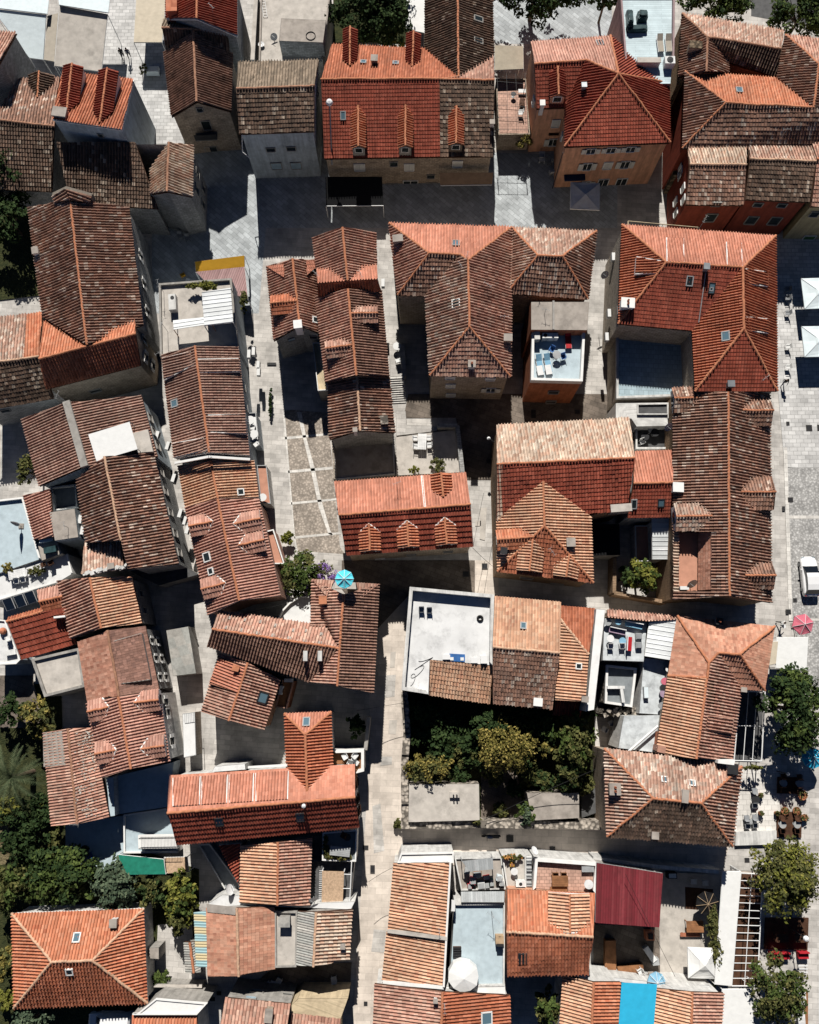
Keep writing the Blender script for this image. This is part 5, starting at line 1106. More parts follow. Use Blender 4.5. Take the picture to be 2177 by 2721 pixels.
# ---- bottom
h = house('two step orange lean-to roof by the main street, split by a pale strip', 'c4',
          [(132, 497, 4.6), (90, 1002, 4.6), (542, 1062, 6.3), (562, 495, 6.3), (80, 1022, 4.4), (44, 1392, 4.4), (508, 1432, 6.0), (530, 1078, 6.0)], ['abcd:tile_peach', 'efgh:tile_peach'], 'abefghcd', 'plaster_white', name='plastered_house', inset=.08)
m = MB(); A, B = P('c4', 85, 1012, 4.7), P('c4', 538, 1070, 6.4); m.obox((A + B) / 2, (B - A) / 2, Vector((0, .16, 0)), Vector((0, 0, .12)), 'concrete_pale'); A, B = P('c4', 566, 495, 6.5), P('c4', 515, 1440, 6.2); m.obox((A + B) / 2, (B - A) / 2, Vector((.09, 0, 0)), Vector((0, 0, .15)), 'white'); A, B = P('c4', 50, 1405, 4.6), P('c4', 515, 1445, 6.1); m.obox((A + B) / 2, (B - A) / 2, Vector((0, .14, 0)), Vector((0, 0, .12)), 'white'); m.build('coping', h.root)
ac(h, 588, 820, 5.6, ax=(0.05, 1, 0)); aerial(h, 480, 1000, 6.2, 1.4)
t = terrace('white walled slab facing the lane at the head of the main street houses', 'c4', [(190, 420), (590, 412), (590, 490), (165, 490)], 4.8, 'white', 'plaster_white', .15, 'white', .12, name='roof_terrace')
h = ns('rose ridge roof along the bottom edge with one white framed skylight', 'c4',
       [(-12, 1418, 5.0), (-32, 1950, 5.0), (1032, 1950, 5.0), (1022, 1505, 5.0), (508, 1480, 6.7), (488, 1950, 6.7)], 'tile_weathered:roman', 'tile_new', 'plaster_white', name='plastered_house')
sky(h, 1, 840, 1678, 1.0, .95, 'pane_sky', 'white'); aerial(h, 520, 1570, 6.8, 1.4); chim(h, 0, 452, 1530, .25, .25, .7, 'white')
T10 = terrace('pale blue roof deck with a big white covered table and aerials', 'c4', [(600, 800), (978, 798), (975, 1425), (560, 1432)], 4.6, 'floor_blue', 'plaster_white', .35, 'plaster_white', .12, name='roof_terrace', skip=(3,))
m = MB(); q = [P('c4', x, y, z) for x, y, z in ((648, 715, 4.9), (980, 712, 4.9), (978, 795, 5.2), (648, 795, 5.2))]; tiles(m, q, 'sheet_grey', 'wave'); slab(m, q, 'metal_grey', .03, .05); m.build('canopy', T10.root)
t = terrace('white ledge between the pale blue deck and the rose roof, bottom edge', 'c4', [(535, 1440), (985, 1428), (990, 1500), (520, 1500)], 4.9, 'white', 'plaster_white', 0, name='roof_terrace')
aerial(T10, 880, 860, 4.6, 2.6, L=1.4); 
T11 = terrace('cluttered grey back yard full of stored things behind the pale blue deck', 'c4', [(600, 455), (955, 450), (985, 690), (650, 700)], 3.0, 'concrete', 'plaster_white', .2, 'plaster_white', .1, name='yard_terrace')
m = MB(); q = [P('c4', x, y, z) for x, y, z in ((655, 480, 4.9), (890, 455, 4.9), (895, 540, 4.7), (715, 560, 4.7))]; tiles(m, q, 'sheet_grey', 'wave'); slab(m, q, 'metal_grey', .03, .04)
for p_ in q: m.tube(p_, (p_.x, p_.y, 3), .04, 'metal_grey')
m.build('canopy', T11.root)
T12 = terrace('little kitchen terrace with flower boxes and a yellow crate, by the lane', 'c4', [(962, 440), (1140, 435), (1140, 690), (1000, 690)], 3.6, 'concrete_pale', 'plaster_white', .25, 'plaster_white', .1, name='roof_terrace')
t = terrace('narrow white outside stair flight beside the pink tiled terrace', 'c4', [(1145, 440), (1190, 440), (1185, 690), (1140, 690)], 3.9, 'white', 'plaster_white', 0, name='stairs', cat='stairs')
m = MB()
for k in range(12): q = P('c4', 1166, 455 + k * 19, 3.9); m.box(q, .5, .1, .07 + .09 * (k % 3), 'metal_grey')
m.build('step', t.root)
T13 = terrace('pink tiled roof terrace with a wooden table behind white parapets', 'c4', [(1212, 455), (1685, 490), (1665, 715), (1195, 690)], 4.6, 'pave_tiles', 'plaster_white', .55, 'white', .22, name='roof_terrace', skip=(2,)); dish(T13, 1208, 400, 5.3, .4, aim=(.6, .5, .6))
h = house('orange house with a white valleyed back gable and a cupped deep orange front slope', 'c4',
          [(1002, 697, 6.1), (1672, 726, 6.1), (1657, 1057, 7.9), (997, 1022, 7.9), (1000, 1355, 6.2), (1622, 1340, 6.2)], ['abcd:tile_orange', 'efcd:tile_new:barrel'], 'abcfed', 'plaster_orange', name='plastered_house', cap='ridge_pale')
dorm(h, 0, (1478, 1025), (1480, 732), 150, 'tile_peach', 'white', k=1.0, drop=.55, win=None, white=True, wallh=.4); sky(h, 1, 1115, 1217, .7, .95, 'pane', 'metal_dark')
h = house('flat maroon corrugated roof beside the pink tiled terrace', 'D4', [(8, 540, 5.2), (286, 560, 5.2), (302, 326, 5.5), (14, 280, 5.5)], ['abcd:sheet_maroon'], 'abcd', 'plaster_grey', name='outbuilding', fascia='metal_grey')
h = house('orange roof at the bottom edge half covered by a bright cyan tarpaulin', 'c4',
          [(1428, 1345, 5.2), (1385, 1950, 5.2), (1662, 1405, 6.4), (1635, 1950, 6.4), (1865, 1405, 5.6), (1838, 1950, 5.6)], ['abdc:tile_peach', 'fecd:tile_orange'], 'acefdb', 'plaster_white', name='plastered_house')
q = [P('D4', x, y, z) for x, y, z in ((122, 800, 5.9), (276, 808, 5.5), (258, 1040, 5.5), (106, 1040, 5.9))]; m = MB(); slab(m, q, 'cloth_aqua', -.05, .08); o = m.build('tarpaulin', None, (q[0].x, q[0].y, 0)); tag(o, 'bright cyan tarpaulin spread over the orange roof at the bottom edge', 'tarpaulin')
h = ns('orange ridge roof at the bottom edge between the cyan tarpaulin and the white awning', 'D4',
       [(274, 826, 5.2), (258, 1060, 5.2), (552, 1060, 5.2), (566, 846, 5.2), (431, 842, 6.3), (420, 1060, 6.3)], 'tile_peach', 'tile_weathered:roman', 'plaster_white', name='plastered_house')
t = terrace('white flat roof edge with clutter above the two bottom orange roofs', 'D4', [(0, 775), (120, 781), (330, 806), (500, 812), (540, 842), (275, 822), (120, 798), (0, 795)], 3.2, 'floor_white', 'plaster_white', 0, name='flat_roof', cat='roof')
# ================================================================== ground
m = MB(); m.face([(-300, -260, 0), (300, -260, 0), (300, 340, 0), (-300, 340, 0)], 'pave_street'); o = m.build('ground', None, (0, 0, 0)); o['kind'] = 'structure'
ground('square', 'f', [(400, 300), (1300, 330), (1300, 480), (560, 480), (545, 660), (320, 660), (320, 470)], 'pave_square')
ground('pavement', 'c0', [(880, -200), (1800, -200), (1800, 320), (1180, 340), (905, 330)], 'pave_square')
ground('pavement', 'a0', [(780, -200), (1420, -200), (1420, 1100), (1050, 1100), (780, 500)], 'pave_slabs')
ground('road', 'd0', [(1215, -300), (2400, -300), (2400, 320), (1725, 215), (1205, 122)], 'asphalt')
ground('street', 'b2', [(600, -60), (1080, -60), (1210, 1290), (1290, 1480), (740, 1480), (690, 1000)], 'pave_street')
ground('cobbles', 'b2', [(735, 118), (800, 112), (1066, 135), (1160, 1160), (1200, 1215), (835, 1190), (815, 1080)], 'cobble')
for pts in ([(715, 322), (1075, 290), (1077, 306), (717, 342)], [(745, 578), (1110, 545), (1112, 566), (747, 598)], [(775, 820), (1135, 788), (1137, 803), (777, 838)], [(805, 1080), (1165, 1045), (1168, 1062), (807, 1098)],
            [(832, 130), (866, 130), (905, 330), (968, 560), (1010, 770), (1085, 1030), (1110, 1075), (1072, 1060), (1000, 860), (940, 580), (880, 330)], [(722, 120), (738, 118), (818, 1080), (840, 1195), (822, 1195)]):
    ground('paving_strip', 'b2', pts, 'pave_white', lvl=9)
GL[0] = 10
ground('main_street', 'f', [(772, 1180), (1050, 1180), (1050, 1260), (862, 1260), (862, 1800), (838, 2200), (740, 2200), (780, 1560)], 'pave_warm')
ground('lane', 'f', [(845, 1740), (1620, 1740), (1620, 1850), (1500, 1850), (830, 1815)], 'pave_warm')
ground('lane', 'f', [(390, 1380), (600, 1300), (600, 1640), (400, 1640)], 'pave_street')
ground('lane', 'f', [(395, 1770), (470, 1770), (470, 2200), (395, 2200)], 'pave_street')
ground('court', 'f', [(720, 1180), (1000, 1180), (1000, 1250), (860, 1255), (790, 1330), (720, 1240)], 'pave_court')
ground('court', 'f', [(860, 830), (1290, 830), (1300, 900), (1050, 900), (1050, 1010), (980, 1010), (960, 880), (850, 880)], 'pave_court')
ground('piazza', 'd1', [(1400, -60), (2400, -60), (2400, 2200), (1460, 2130), (1405, 1500)], 'pave_slabs')
ground('cobbles', 'd2', [(1470, 555), (2300, 555), (2300, 2500), (1900, 2500), (1640, 2200), (1515, 1700)], 'cobble_pale')
ground('paving_strip', 'd2', [(1485, 920), (2200, 925), (2200, 948), (1487, 945)], 'pave_white'); ground('paving_strip', 'd3', [(1560, 122), (2100, 130), (2100, 145), (1562, 142)], 'pave_white')
ground('paving_strip', 'd2', [(1450, 400), (1478, 400), (1520, 1725), (1492, 1725)], 'pave_white')
ground('pavement', 'd3', [(1090, 1260), (1420, 1240), (1420, 1900), (1060, 1900)], 'pave_white')
ground('pavement', 'D4', [(600, 160), (800, 150), (800, 320), (560, 310)], 'pave_street')
ground('garden_soil', 'c3', [(240, 690), (1660, 700), (1690, 1720), (240, 1690)], 'grass')
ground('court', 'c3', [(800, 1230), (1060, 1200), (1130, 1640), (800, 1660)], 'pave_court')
ground('lawn', 'f', [(-60, 1440), (130, 1440), (140, 1800), (300, 1790), (420, 1830), (420, 1980), (330, 1990), (310, 2130), (130, 2200), (-60, 2200)], 'grass')
ground('dry_lawn', 'a4', [(-60, 190), (60, 200), (100, 330), (60, 500), (-60, 520)], 'dry_grass')
ground('yard', 'a4', [(1210, 960), (1470, 960), (1500, 1420), (1190, 1420)], 'pave_street')
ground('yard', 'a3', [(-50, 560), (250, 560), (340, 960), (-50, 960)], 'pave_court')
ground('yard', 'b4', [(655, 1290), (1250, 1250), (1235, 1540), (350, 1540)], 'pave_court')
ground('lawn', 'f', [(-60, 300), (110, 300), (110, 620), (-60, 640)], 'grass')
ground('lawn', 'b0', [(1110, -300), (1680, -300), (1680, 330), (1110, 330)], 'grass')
ground('yard', 'D4', [(0, 545), (285, 558), (288, 800), (0, 780)], 'pave_court')  # dark paving stands in for shade cast by the maroon roof
ground('yard', 'D4', [(288, 318), (545, 330), (530, 810), (288, 800)], 'concrete_pale')
for pts, mt in (([(70, 560), (150, 555), (140, 720), (60, 730)], 'pave_street'), ([(100, 900), (160, 900), (150, 1010), (95, 1005)], 'concrete_pale'), ([(40, 1180), (120, 1180), (120, 1240), (30, 1250)], 'pave_street'), ([(110, 380), (150, 380), (140, 500), (105, 500)], 'concrete_pale')):
    ground('paving_patch', 'c3', pts, mt, lvl=16)
for pts in ([(1410, 60), (1470, 40), (1500, 400), (1420, 420)], [(1420, 1000), (1510, 1010), (1500, 1180), (1400, 1170)]): ground('paving_patch', 'b4', pts, 'pave_street', lvl=16)
for pts in ([(795, 860), (845, 860), (830, 1110), (790, 1100)], [(760, 960), (800, 960), (800, 1000), (755, 1000)]): ground('paving_patch', 'c2', pts, 'concrete_pale', lvl=16)
def drain(c, x, y, label, w=.55, l=.5):
    p_ = P(c, x, y, 0); m = MB(); m.box((p_.x, p_.y, .1), w, l, .03, 'manhole'); m.box((p_.x, p_.y, .131), w * .8, l * .8, .004, 'metal_dark'); tag(m.build('drain_cover', None, (p_.x, p_.y, .1)), label, 'drain cover', 'drain covers')
for a_ in (('c2', 1200, 130, 'upper of two dark drain covers below the orange plastered terrace house'), ('c2', 1200, 162, 'lower of two dark drain covers below the orange plastered terrace house'), ('c2', 1535, 130, 'lone dark drain cover in the shaded lane right of the orange plastered terrace house'),
           ('c2', 862, 507, 'dark drain cover in the shaded alley by the bracket lamp', .6, .5), ('c2', 828, 1308, 'drain cover in the sunlit street left of the striped gable wing', .6, .6), ('c2', 685, 1368, 'tilted dark drain cover in the shaded court below the three gabled dormers', .7, .6),
           ('c4', 1020, 308, 'square black drain cover in the lane below the long garden wall', .7, .65), ('c4', 1345, 390, 'small drain cover in the lane beside the dish on the wall'), ('d2', 1483, 218, 'smallest of three drain covers on the pale slabs of the piazza', .35, .4), ('d2', 1645, 252, 'middle one of three drain covers on the pale slabs of the piazza', .65, .65), ('d2', 1730, 250, 'rightmost of three drain covers on the pale slabs of the piazza', .65, .65),
           ('d2', 1503, 800, 'drain cover at the edge of the cobbles beside the pale strip'), ('d2', 1450, 868, 'drain cover on the kerb below the middle dormer of the long old roof', .3, .5), ('d2', 1537, 1566, 'drain cover on the cobbles behind the white car', .4, .4), ('d2', 1486, 1655, 'drain cover near the rose parasol'),
           ('b4', 1357, 375, 'drain cover at the wall foot in the main street by the terrace garden', .55, .4), ('b4', 1410, 540, 'pale drain cover in the middle of the main street', .45, .75), ('b4', 1357, 1565, 'drain cover low in the main street near the bottom edge', .35, .35), ('b4', 238, 1488, 'upper of two drain covers in the lane beside the white boxy house', .45, .35), ('b4', 190, 1532, 'lower of two drain covers in the lane beside the white boxy house', .45, .35),
           ('D4', 665, 268, 'drain cover in the lane beside the upper plane tree', .5, .45), ('b1', 640, 1345, 'oblong dark drain cover in the street beside the shaded yard', 1.0, .3)):
    drain(*a_)
# ================================================================== free walls
def wall_thing(name, label, c, pts, z, wdt, mat, cat='wall', jag=0.0):
    m = MB(); q = [P(c, x, y, z) for x, y in pts]
    for k, (a, b) in enumerate(zip(q, q[1:])):
        d = (b - a); L = d.length; d.normalize(); n_ = max(1, int(L / .8)) if jag else 1
        for i in range(n_):
            p_ = a + d * (L * (i + .5) / n_); hh = z + (random.uniform(-jag, jag) if jag else -.003 * k)
            m.box((p_.x, p_.y, 0), L / n_ + (.02 if jag else 0), wdt + (random.uniform(-.08, .08) if jag else 0), hh, mat, axis=d)
    return tag(m.build(name, None, (q[0].x, q[0].y, 0)), label, cat)
wall_thing('garden_wall', 'ragged rubble wall between the main street and the walled garden', 'c3', [(215, 690), (235, 1000), (215, 1250), (222, 1690)], 2.6, .7, 'rubble', jag=.25)
wall_thing('garden_wall', 'pale lane wall below the two concrete shed roofs, stony toward its right end', 'c4', [(190, 205), (770, 200), (1200, 200), (1720, 210)], 2.4, .75, 'rubble', jag=.12)
wall_thing('garden_wall', 'old brown stone wall in the alley beside the hipped houses, top right', 'd0', [(655, 330), (640, 700), (640, 1000), (630, 1330)], 4.0, .5, 'rubble_dark', jag=.2)
wall_thing('garden_wall', 'low brick edged wall closing the little court with a bushy tree', 'd2', [(165, 1240), (160, 1510), (560, 1580)], 2.4, .35, 'stone_warm')
wall_thing('garden_wall', 'white coping wall along the street beside the garden of the short red wing', 'b3', [(1380, 880), (1355, 1130)], 2.4, .35, 'plaster_grey')
wall_thing('garden_wall', 'dark stone wall beside the alley stairs, right of the white table terrace', 'c2', [(470, 232), (620, 230), (660, 590)], 2.4, .45, 'stone_grey')
wall_thing('garden_wall', 'pale wall at the top of the street beside the lower old gable', 'c2', [(-335, 310), (-320, 640)], 1.6, .22, 'stone_pale')
wall_thing('garden_wall', 'white lane wall along the back of the maroon roof and the yard', 'D4', [(0, 262), (300, 300), (545, 320)], 2.6, .35, 'plaster_white')
wall_thing('fence', 'pale concrete strip wall above the roofs of the bare court, top centre', 'b0', [(520, -50), (492, 455)], 5.5, .45, 'concrete_pale')
# ================================================================== more flat roofs and yards
TT = terrace('bare concrete roof yard with pipes and a ladder, top centre', 'b0', [(560, -60), (1090, -60), (1030, 470), (545, 480)], 5.0, 'concrete_pale', 'plaster_grey', .3, 'concrete', .15, name='roof_terrace', skip=(2,))
t = terrace('raised cement box roof with a hose ring lying on it, top centre', 'b0', [(712, 140), (1055, 155), (1032, 325), (695, 312)], 7.4, 'concrete', 'stone_grey', 0, name='flat_roof', cat='roof')
m = MB(); p_ = P('b0', 937, 273, 7.45); 
for k in range(24):
    a1, a2 = k * math.pi / 12, (k + 1) * math.pi / 12; m.tube(p_ + Vector((math.cos(a1), math.sin(a1), 0)) * .5, p_ + Vector((math.cos(a2), math.sin(a2), 0)) * .5, .04, 'rubber', n=5, caps=False)
tag(m.build('hose', None, p_), 'black hose coiled into one ring on the raised cement box roof', 'hose'); dish(TT, 655, 280, 5.4, .4); dish(TT, 560, 340, 5.2, .35, aim=(0, 0, 1))
m = MB(); A, B = P('b0', 570, -20, 5.05), P('b0', 592, 130, 5.05)
for s_ in (-.2, .2): m.tube(A + Vector((s_, 0, 0.05)), B + Vector((s_, 0, 0.05)), .03, 'metal_white')
for k in range(8): p_ = A.lerp(B, k / 7) + Vector((0, 0, .05)); m.tube(p_ - Vector((.2, 0, 0)), p_ + Vector((.2, 0, 0)), .02, 'metal_white', n=4)
tag(m.build('ladder', None, A), 'white ladder lying on the bare concrete roof yard at the top', 'ladder')
TG = terrace('courtyard terrace with a white oval table and four chairs above the salmon house', 'c2', [(148, 320), (600, 262), (655, 590), (150, 615)], 1.6, 'concrete_pale', 'plaster_grey', 0, name='yard_terrace')
t = terrace('grey cement yard in the shadow of the lower old gable', 'c2', [(-330, 360), (130, 330), (145, 610), (-310, 650)], 1.0, 'concrete', 'plaster_grey', .3, 'plaster_white', .12, name='yard_terrace', skip=(0,))
t = terrace('pale path slab at the foot of the alley stairs', 'c2', [(150, 120), (225, 120), (235, 230), (470, 235), (465, 275), (155, 310)], 1.2, 'pave_street', 'plaster_grey', 0, name='landing', cat='landing')
BT1 = terrace('narrow balcony with white tables along the long rose tiled house', 'b2', [(440, 145), (520, 140), (545, 375), (470, 360)], 3.0, 'floor_white', 'plaster_blue', .3, 'metal_grey', .05, name='balcony', cat='balcony')
BT2 = terrace('pink floored terrace strip beside the orange gable with one skylight', 'b2', [(530, 540), (600, 540), (632, 830), (560, 820)], 2.8, 'floor_terra', 'plaster_white', .2, 'metal_grey', .05, name='balcony', cat='balcony')
BT3 = terrace('small terracotta balcony with a white double rail beside the red roofed house', 'b2', [(598, 1045), (655, 1030), (738, 1290), (660, 1290)], 3.0, 'floor_terra', 'plaster_pink', .35, 'white', .08, name='balcony', cat='balcony')
BT4 = terrace('curved white balcony with a balustrade tucked behind the angular house', 'b3', [(935, -42), (850, -38), (780, 5), (722, 65), (690, 130), (720, 160), (940, 180)], 3.0, 'floor_white', 'plaster_white', .4, 'white', .12, name='balcony', cat='balcony', skip=(5, 6))
BT5 = terrace('long narrow white balcony with a railing beside the stone wall of the row', 'a3', [(1395, 855), (1490, 840), (1500, 1170), (1405, 1190)], 2.6, 'floor_white', 'stone_pale', .0, name='balcony', cat='balcony')
m = MB(); A = [P('a3', 1395, 855, 3.5), P('a3', 1488, 842, 3.5), P('a3', 1498, 1168, 3.5), P('a3', 1408, 1186, 3.5)]
for a, b in zip(A, A[1:]):
    m.tube(a, b, .03, 'metal_grey')
    for k in range(8): p_ = a.lerp(b, k / 7); m.tube(p_, p_ - Vector((0, 0, .9)), .02, 'metal_grey', n=4)
m.build('railing', BT5.root)
BT6 = terrace('thin cream balcony on the shaded side of the long rose house with two gable dormers', 'b1', [(955, 1185), (1005, 1185), (1070, 1545), (995, 1550)], 3.4, 'plaster_cream', 'plaster_grey', .25, 'metal_white', .05, name='balcony', cat='balcony')
t = terrace('dark shed roof in the narrow shaded lane behind the stone wall of white shutters', 'a3', [(1270, 215), (1440, 185), (1500, 545), (1325, 565)], 2.8, 'sheet_asbestos', 'plaster_grey', 0, name='outbuilding', cat='shed')
t = terrace('dark slab standing for the deep shade at the foot of the steep old house', 'a2', [(985, 1340), (1385, 1290), (1520, 1370), (1215, 1455)], 2.4, 'floor_dark', 'plaster_grey', 0, name='outbuilding', cat='shed')  # dark sheet put in for the deep shade of the courtyard
t = terrace('concrete shed roof with a pale box on it, bottom left corner of the walled garden', 'c3', [(250, 1392), (786, 1387), (792, 1668), (245, 1682)], 2.8, 'concrete_pale', 'rubble', 0, name='outbuilding', cat='shed')
m = MB(); p_ = P('c3', 598, 1470, 2.8); m.box(p_, .95, .5, .35, 'concrete_pale'); 
for k in (-.12, .2): m.tube((p_.x + k, p_.y, 3.1), (p_.x + k, p_.y, 3.6), .07, 'metal_dark', n=8)
m.build('flue', t.root)
t = terrace('bare stained concrete shed roof right of the bushes in the walled garden', 'c3', [(1150, 1457), (1550, 1457), (1553, 1650), (1190, 1670)], 2.8, 'concrete', 'rubble', 0, name='outbuilding', cat='shed')
t = terrace('brown decked yard slot with white plastic seats beside the big hipped old house', 'c3', [(1560, 1430), (1700, 1420), (1710, 1600), (1570, 1650)], .8, 'floor_dark', 'plaster_grey', 0, name='yard_terrace')
TK = terrace('small shaded roof yard with chairs and round tables above the low salmon house', 'd2', [(318, 250), (565, 250), (565, 415), (318, 415)], 3.2, 'floor_dark', 'plaster_grey', .4, 'plaster_white', .15, name='roof_terrace')
t = terrace('curved white parapet roof between the blue grey terrace and the shaded roof yard', 'd2', [(170, 60), (600, 55), (600, 190), (560, 235), (330, 240), (290, 180), (170, 175)], 4.6, 'plaster_white', 'plaster_white', 0, name='flat_roof', cat='roof')
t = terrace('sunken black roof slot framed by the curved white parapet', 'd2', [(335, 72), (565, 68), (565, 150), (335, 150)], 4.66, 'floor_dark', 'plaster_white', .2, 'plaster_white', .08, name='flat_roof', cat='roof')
t = terrace('black sheet standing for the dark void of the court beside the striped gable wing', 'd2', [(-60, 985), (200, 985), (205, 1222), (-60, 1228)], 3.6, 'cloth_black', 'plaster_grey', 0, name='flat_roof', cat='roof')  # black sheet painted where the court is only a dark void
h = house('white ribbed metal roof beside the small courtyard tree', 'd2', [(452, 1255, 4.3), (610, 1255, 4.3), (606, 932, 4.9), (450, 936, 4.9)], ['bcda:sheet_white'], 'abcd', 'plaster_white', name='lean_to', fascia='metal_white')
t = terrace('narrow pink floored walkway roof beside the ribbed metal roof', 'd2', [(318, 1000), (448, 1000), (445, 1265), (325, 1270)], 2.2, 'floor_terra', 'plaster_white', .15, 'white', .06, name='roof_terrace')
TP = terrace('tiled passage terrace under a wire trellis, left of the orange plastered house', 'c0', [(915, 612), (1145, 612), (1172, 1032), (935, 1035)], 2.8, 'pave_tiles', 'stone', .2, 'stone', .1, name='roof_terrace')
m = MB()
for k in range(5): m.tube(P('c0', 915 + 8 * k % 7, 620 + 92 * k, 4.7), P('c0', 1145 + 5 * k, 640 + 88 * k, 4.7), .02, 'metal_dark', n=4)
for k in range(4): m.tube(P('c0', 925 + 70 * k, 560, 4.7), P('c0', 935 + 75 * k, 1000, 4.7), .02, 'metal_dark', n=4)
for x, y in ((918, 620), (1140, 640), (935, 985), (1165, 990)): a_ = P('c0', x, y, 4.7); m.tube(a_, (a_.x, a_.y, 2.8), .04, 'metal_dark')
tag(m.build('trellis', None, P('c0', 1040, 800, 2.8)), 'open wire trellis over the tiled passage terrace', 'trellis')
# ================================================================== canopies
def canopy(label, c, pts, z, mat, name='canopy', cat='canopy', base=0.0, th=.05, posts=(0, 1, 2, 3), sty=None, zs=None, group=None):
    q = [P(c, x, y, (zs[i] if zs else z)) for i, (x, y) in enumerate(pts)]
    ctr = sum(q, Vector()) / len(q)
    r = empty(name, (ctr.x, ctr.y, base), label, cat, group)
    m = MB(); slab(m, q, mat, .03 if sty else 0, th)
    if sty: tiles(m, [q[3], q[2], q[1], q[0]], mat, sty)
    m.build('roof' if sty else 'cloth', r)
    f = MB()
    for i in range(len(q)): f.tube(q[i] - Vector((0, 0, th + .03)), q[(i + 1) % len(q)] - Vector((0, 0, th + .03)), .04, 'metal_white')
    f.build('frame', r)
    for i in posts:
        g = MB(); g.tube((q[i].x, q[i].y, base), q[i] - Vector((0, 0, .06)), .045, 'metal_white'); g.build('post', r)
    return r
canopy('long pale blue awning with a sagging lower sheet, top left corner', 'a0', [(-60, 65), (352, 112), (330, 455), (225, 440)], 0, 'tarp_pale', name='awning', cat='awning', zs=[4.6, 4.6, 3.2, 3.2])
canopy('pale blue awning strip cut by the top edge, top left corner', 'a0', [(-60, -100), (385, -100), (362, 105), (-60, 55)], 4.8, 'tarp_pale', name='awning', cat='awning', posts=())
canopy('grey brown side awning between the two pale ones, top left', 'a0', [(365, 120), (445, 100), (415, 470), (335, 455)], 3.9, 'cloth_beige', name='awning', cat='awning', posts=(2, 3))
canopy('big pale grey awning stretched on white rails, top left', 'a0', [(458, 42), (822, 108), (776, 545), (415, 502)], 0, 'concrete_pale', name='awning', cat='awning', zs=[5.0, 5.0, 3.8, 3.8])
canopy('white glazed roof edge above the big pale grey awning', 'a0', [(440, -100), (850, -100), (828, 95), (452, 35)], 5.4, 'tarp_pale', name='awning', cat='awning', posts=())
canopy('wrinkled cream awning in two folds over the top left alley', 'a0', [(1045, -60), (1272, -60), (1238, 322), (1022, 322)], 3.4, 'cloth_cream', name='awning', cat='awning', base=0)
canopy('white awning beside the dark tree at the top edge', 'c0', [(235, -100), (375, -100), (368, 250), (228, 222)], 3.2, 'cloth_white', name='awning', cat='awning')
canopy('tan awning on a lattice edge between the long red roof and the orange house', 'c0', [(905, 345), (1122, 352), (1125, 525), (905, 535)], 0, 'cloth_cream', name='awning', cat='awning', zs=[5.0, 5.0, 4.3, 4.3])
canopy('two tone yellow awning in front of the pink ribbed kiosk roof', 'b1', [(52, 562), (430, 514), (432, 600), (60, 648)], 0, 'cloth_yellow', name='awning', cat='awning', zs=[3.2, 3.2, 2.7, 2.7])
canopy('pink ribbed kiosk roof behind the yellow awning', 'b1', [(60, 640), (432, 602), (456, 845), (180, 760)], 3.0, 'sheet_pink', sty='metal', name='kiosk_roof', cat='roof')
canopy('green shade net stretched over the garden edge, lower left', 'a4', [(905, 432), (1250, 468), (1265, 580), (942, 585)], 3.0, 'cloth_green', name='shade_net', cat='shade net', base=0)
canopy('weathered board shed roof beside the green shade net', 'a4', [(1255, 455), (1430, 450), (1442, 562), (1272, 575)], 2.4, 'reed', name='canopy', cat='canopy')
canopy('glaring white awning beside the brick patterned hip on the piazza', 'd3', [(1402, 270), (1642, 270), (1628, 525), (1395, 502)], 3.0, 'cloth_white', name='awning', cat='awning')
canopy('beige awning strip between the brick patterned hip and the glaring white awning', 'd3', [(1370, 300), (1412, 300), (1395, 470), (1345, 480)], 3.1, 'cloth_cream', name='awning', cat='awning', posts=())
canopy('long white awning sheet of the pergola restaurant, lower right', 'D4', [(562, 318), (640, 318), (600, 815), (528, 808)], 2.9, 'cloth_white', name='awning', cat='awning')
canopy('white awning at the bottom edge left of the lowest plane tree', 'D4', [(560, 830), (695, 830), (695, 1040), (555, 1040)], 3.0, 'cloth_white', name='awning', cat='awning')
def pergola(label, c, q4, z, n, m_, mat='metal_white'):
    q = [P(c, x, y, z) for x, y in q4]; ctr = sum(q, Vector()) / 4
    r = empty('pergola', (ctr.x, ctr.y, 0), label, 'pergola'); m = MB()
    for i in range(4): m.tube(q[i], q[(i + 1) % 4], .06, mat)
    for k in range(1, n): m.tube(q[0].lerp(q[3], k / n), q[1].lerp(q[2], k / n), .04, mat, n=5)
    for k in range(1, m_): m.tube(q[0].lerp(q[1], k / m_), q[3].lerp(q[2], k / m_), .04, mat, n=5)
    m.build('beams', r)
    for p_ in q: g = MB(); g.tube((p_.x, p_.y, 0), p_, .06, mat); g.build('post', r)
    return r
pergola('white slatted pergola over dark restaurant decks, lower right', 'D4', [(640, 325), (735, 330), (712, 815), (600, 815)], 2.8, 15, 2)
pergola('white railed glazed pergola beside the striped long slope', 'd3', [(1122, 680), (1312, 685), (1285, 1215), (1075, 1210)], 3.0, 2, 3)
def deck(label, c, pts, z, mat='wood_dark', name='deck', cat='deck', group=None):
    m = MB(); q = [P(c, x, y, z) for x, y in pts]; m.prism(q, 0, z, mat); return tag(m.build(name, None, (q[0].x, q[0].y, 0)), label, cat, group)
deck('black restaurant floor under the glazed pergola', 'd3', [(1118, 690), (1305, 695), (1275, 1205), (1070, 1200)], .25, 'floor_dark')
deck('dark timber floor under the white slatted pergola', 'D4', [(645, 330), (735, 335), (712, 810), (605, 812)], .2)
deck('brown outdoor deck with two round grey tables, upper one by the piazza tree', 'd3', [(1408, 1335), (1590, 1340), (1588, 1465), (1405, 1462)], .22)
deck('brown outdoor deck with two round grey tables, lower one below the kerb', 'd3', [(1402, 1600), (1592, 1605), (1590, 1800), (1400, 1795)], .22)
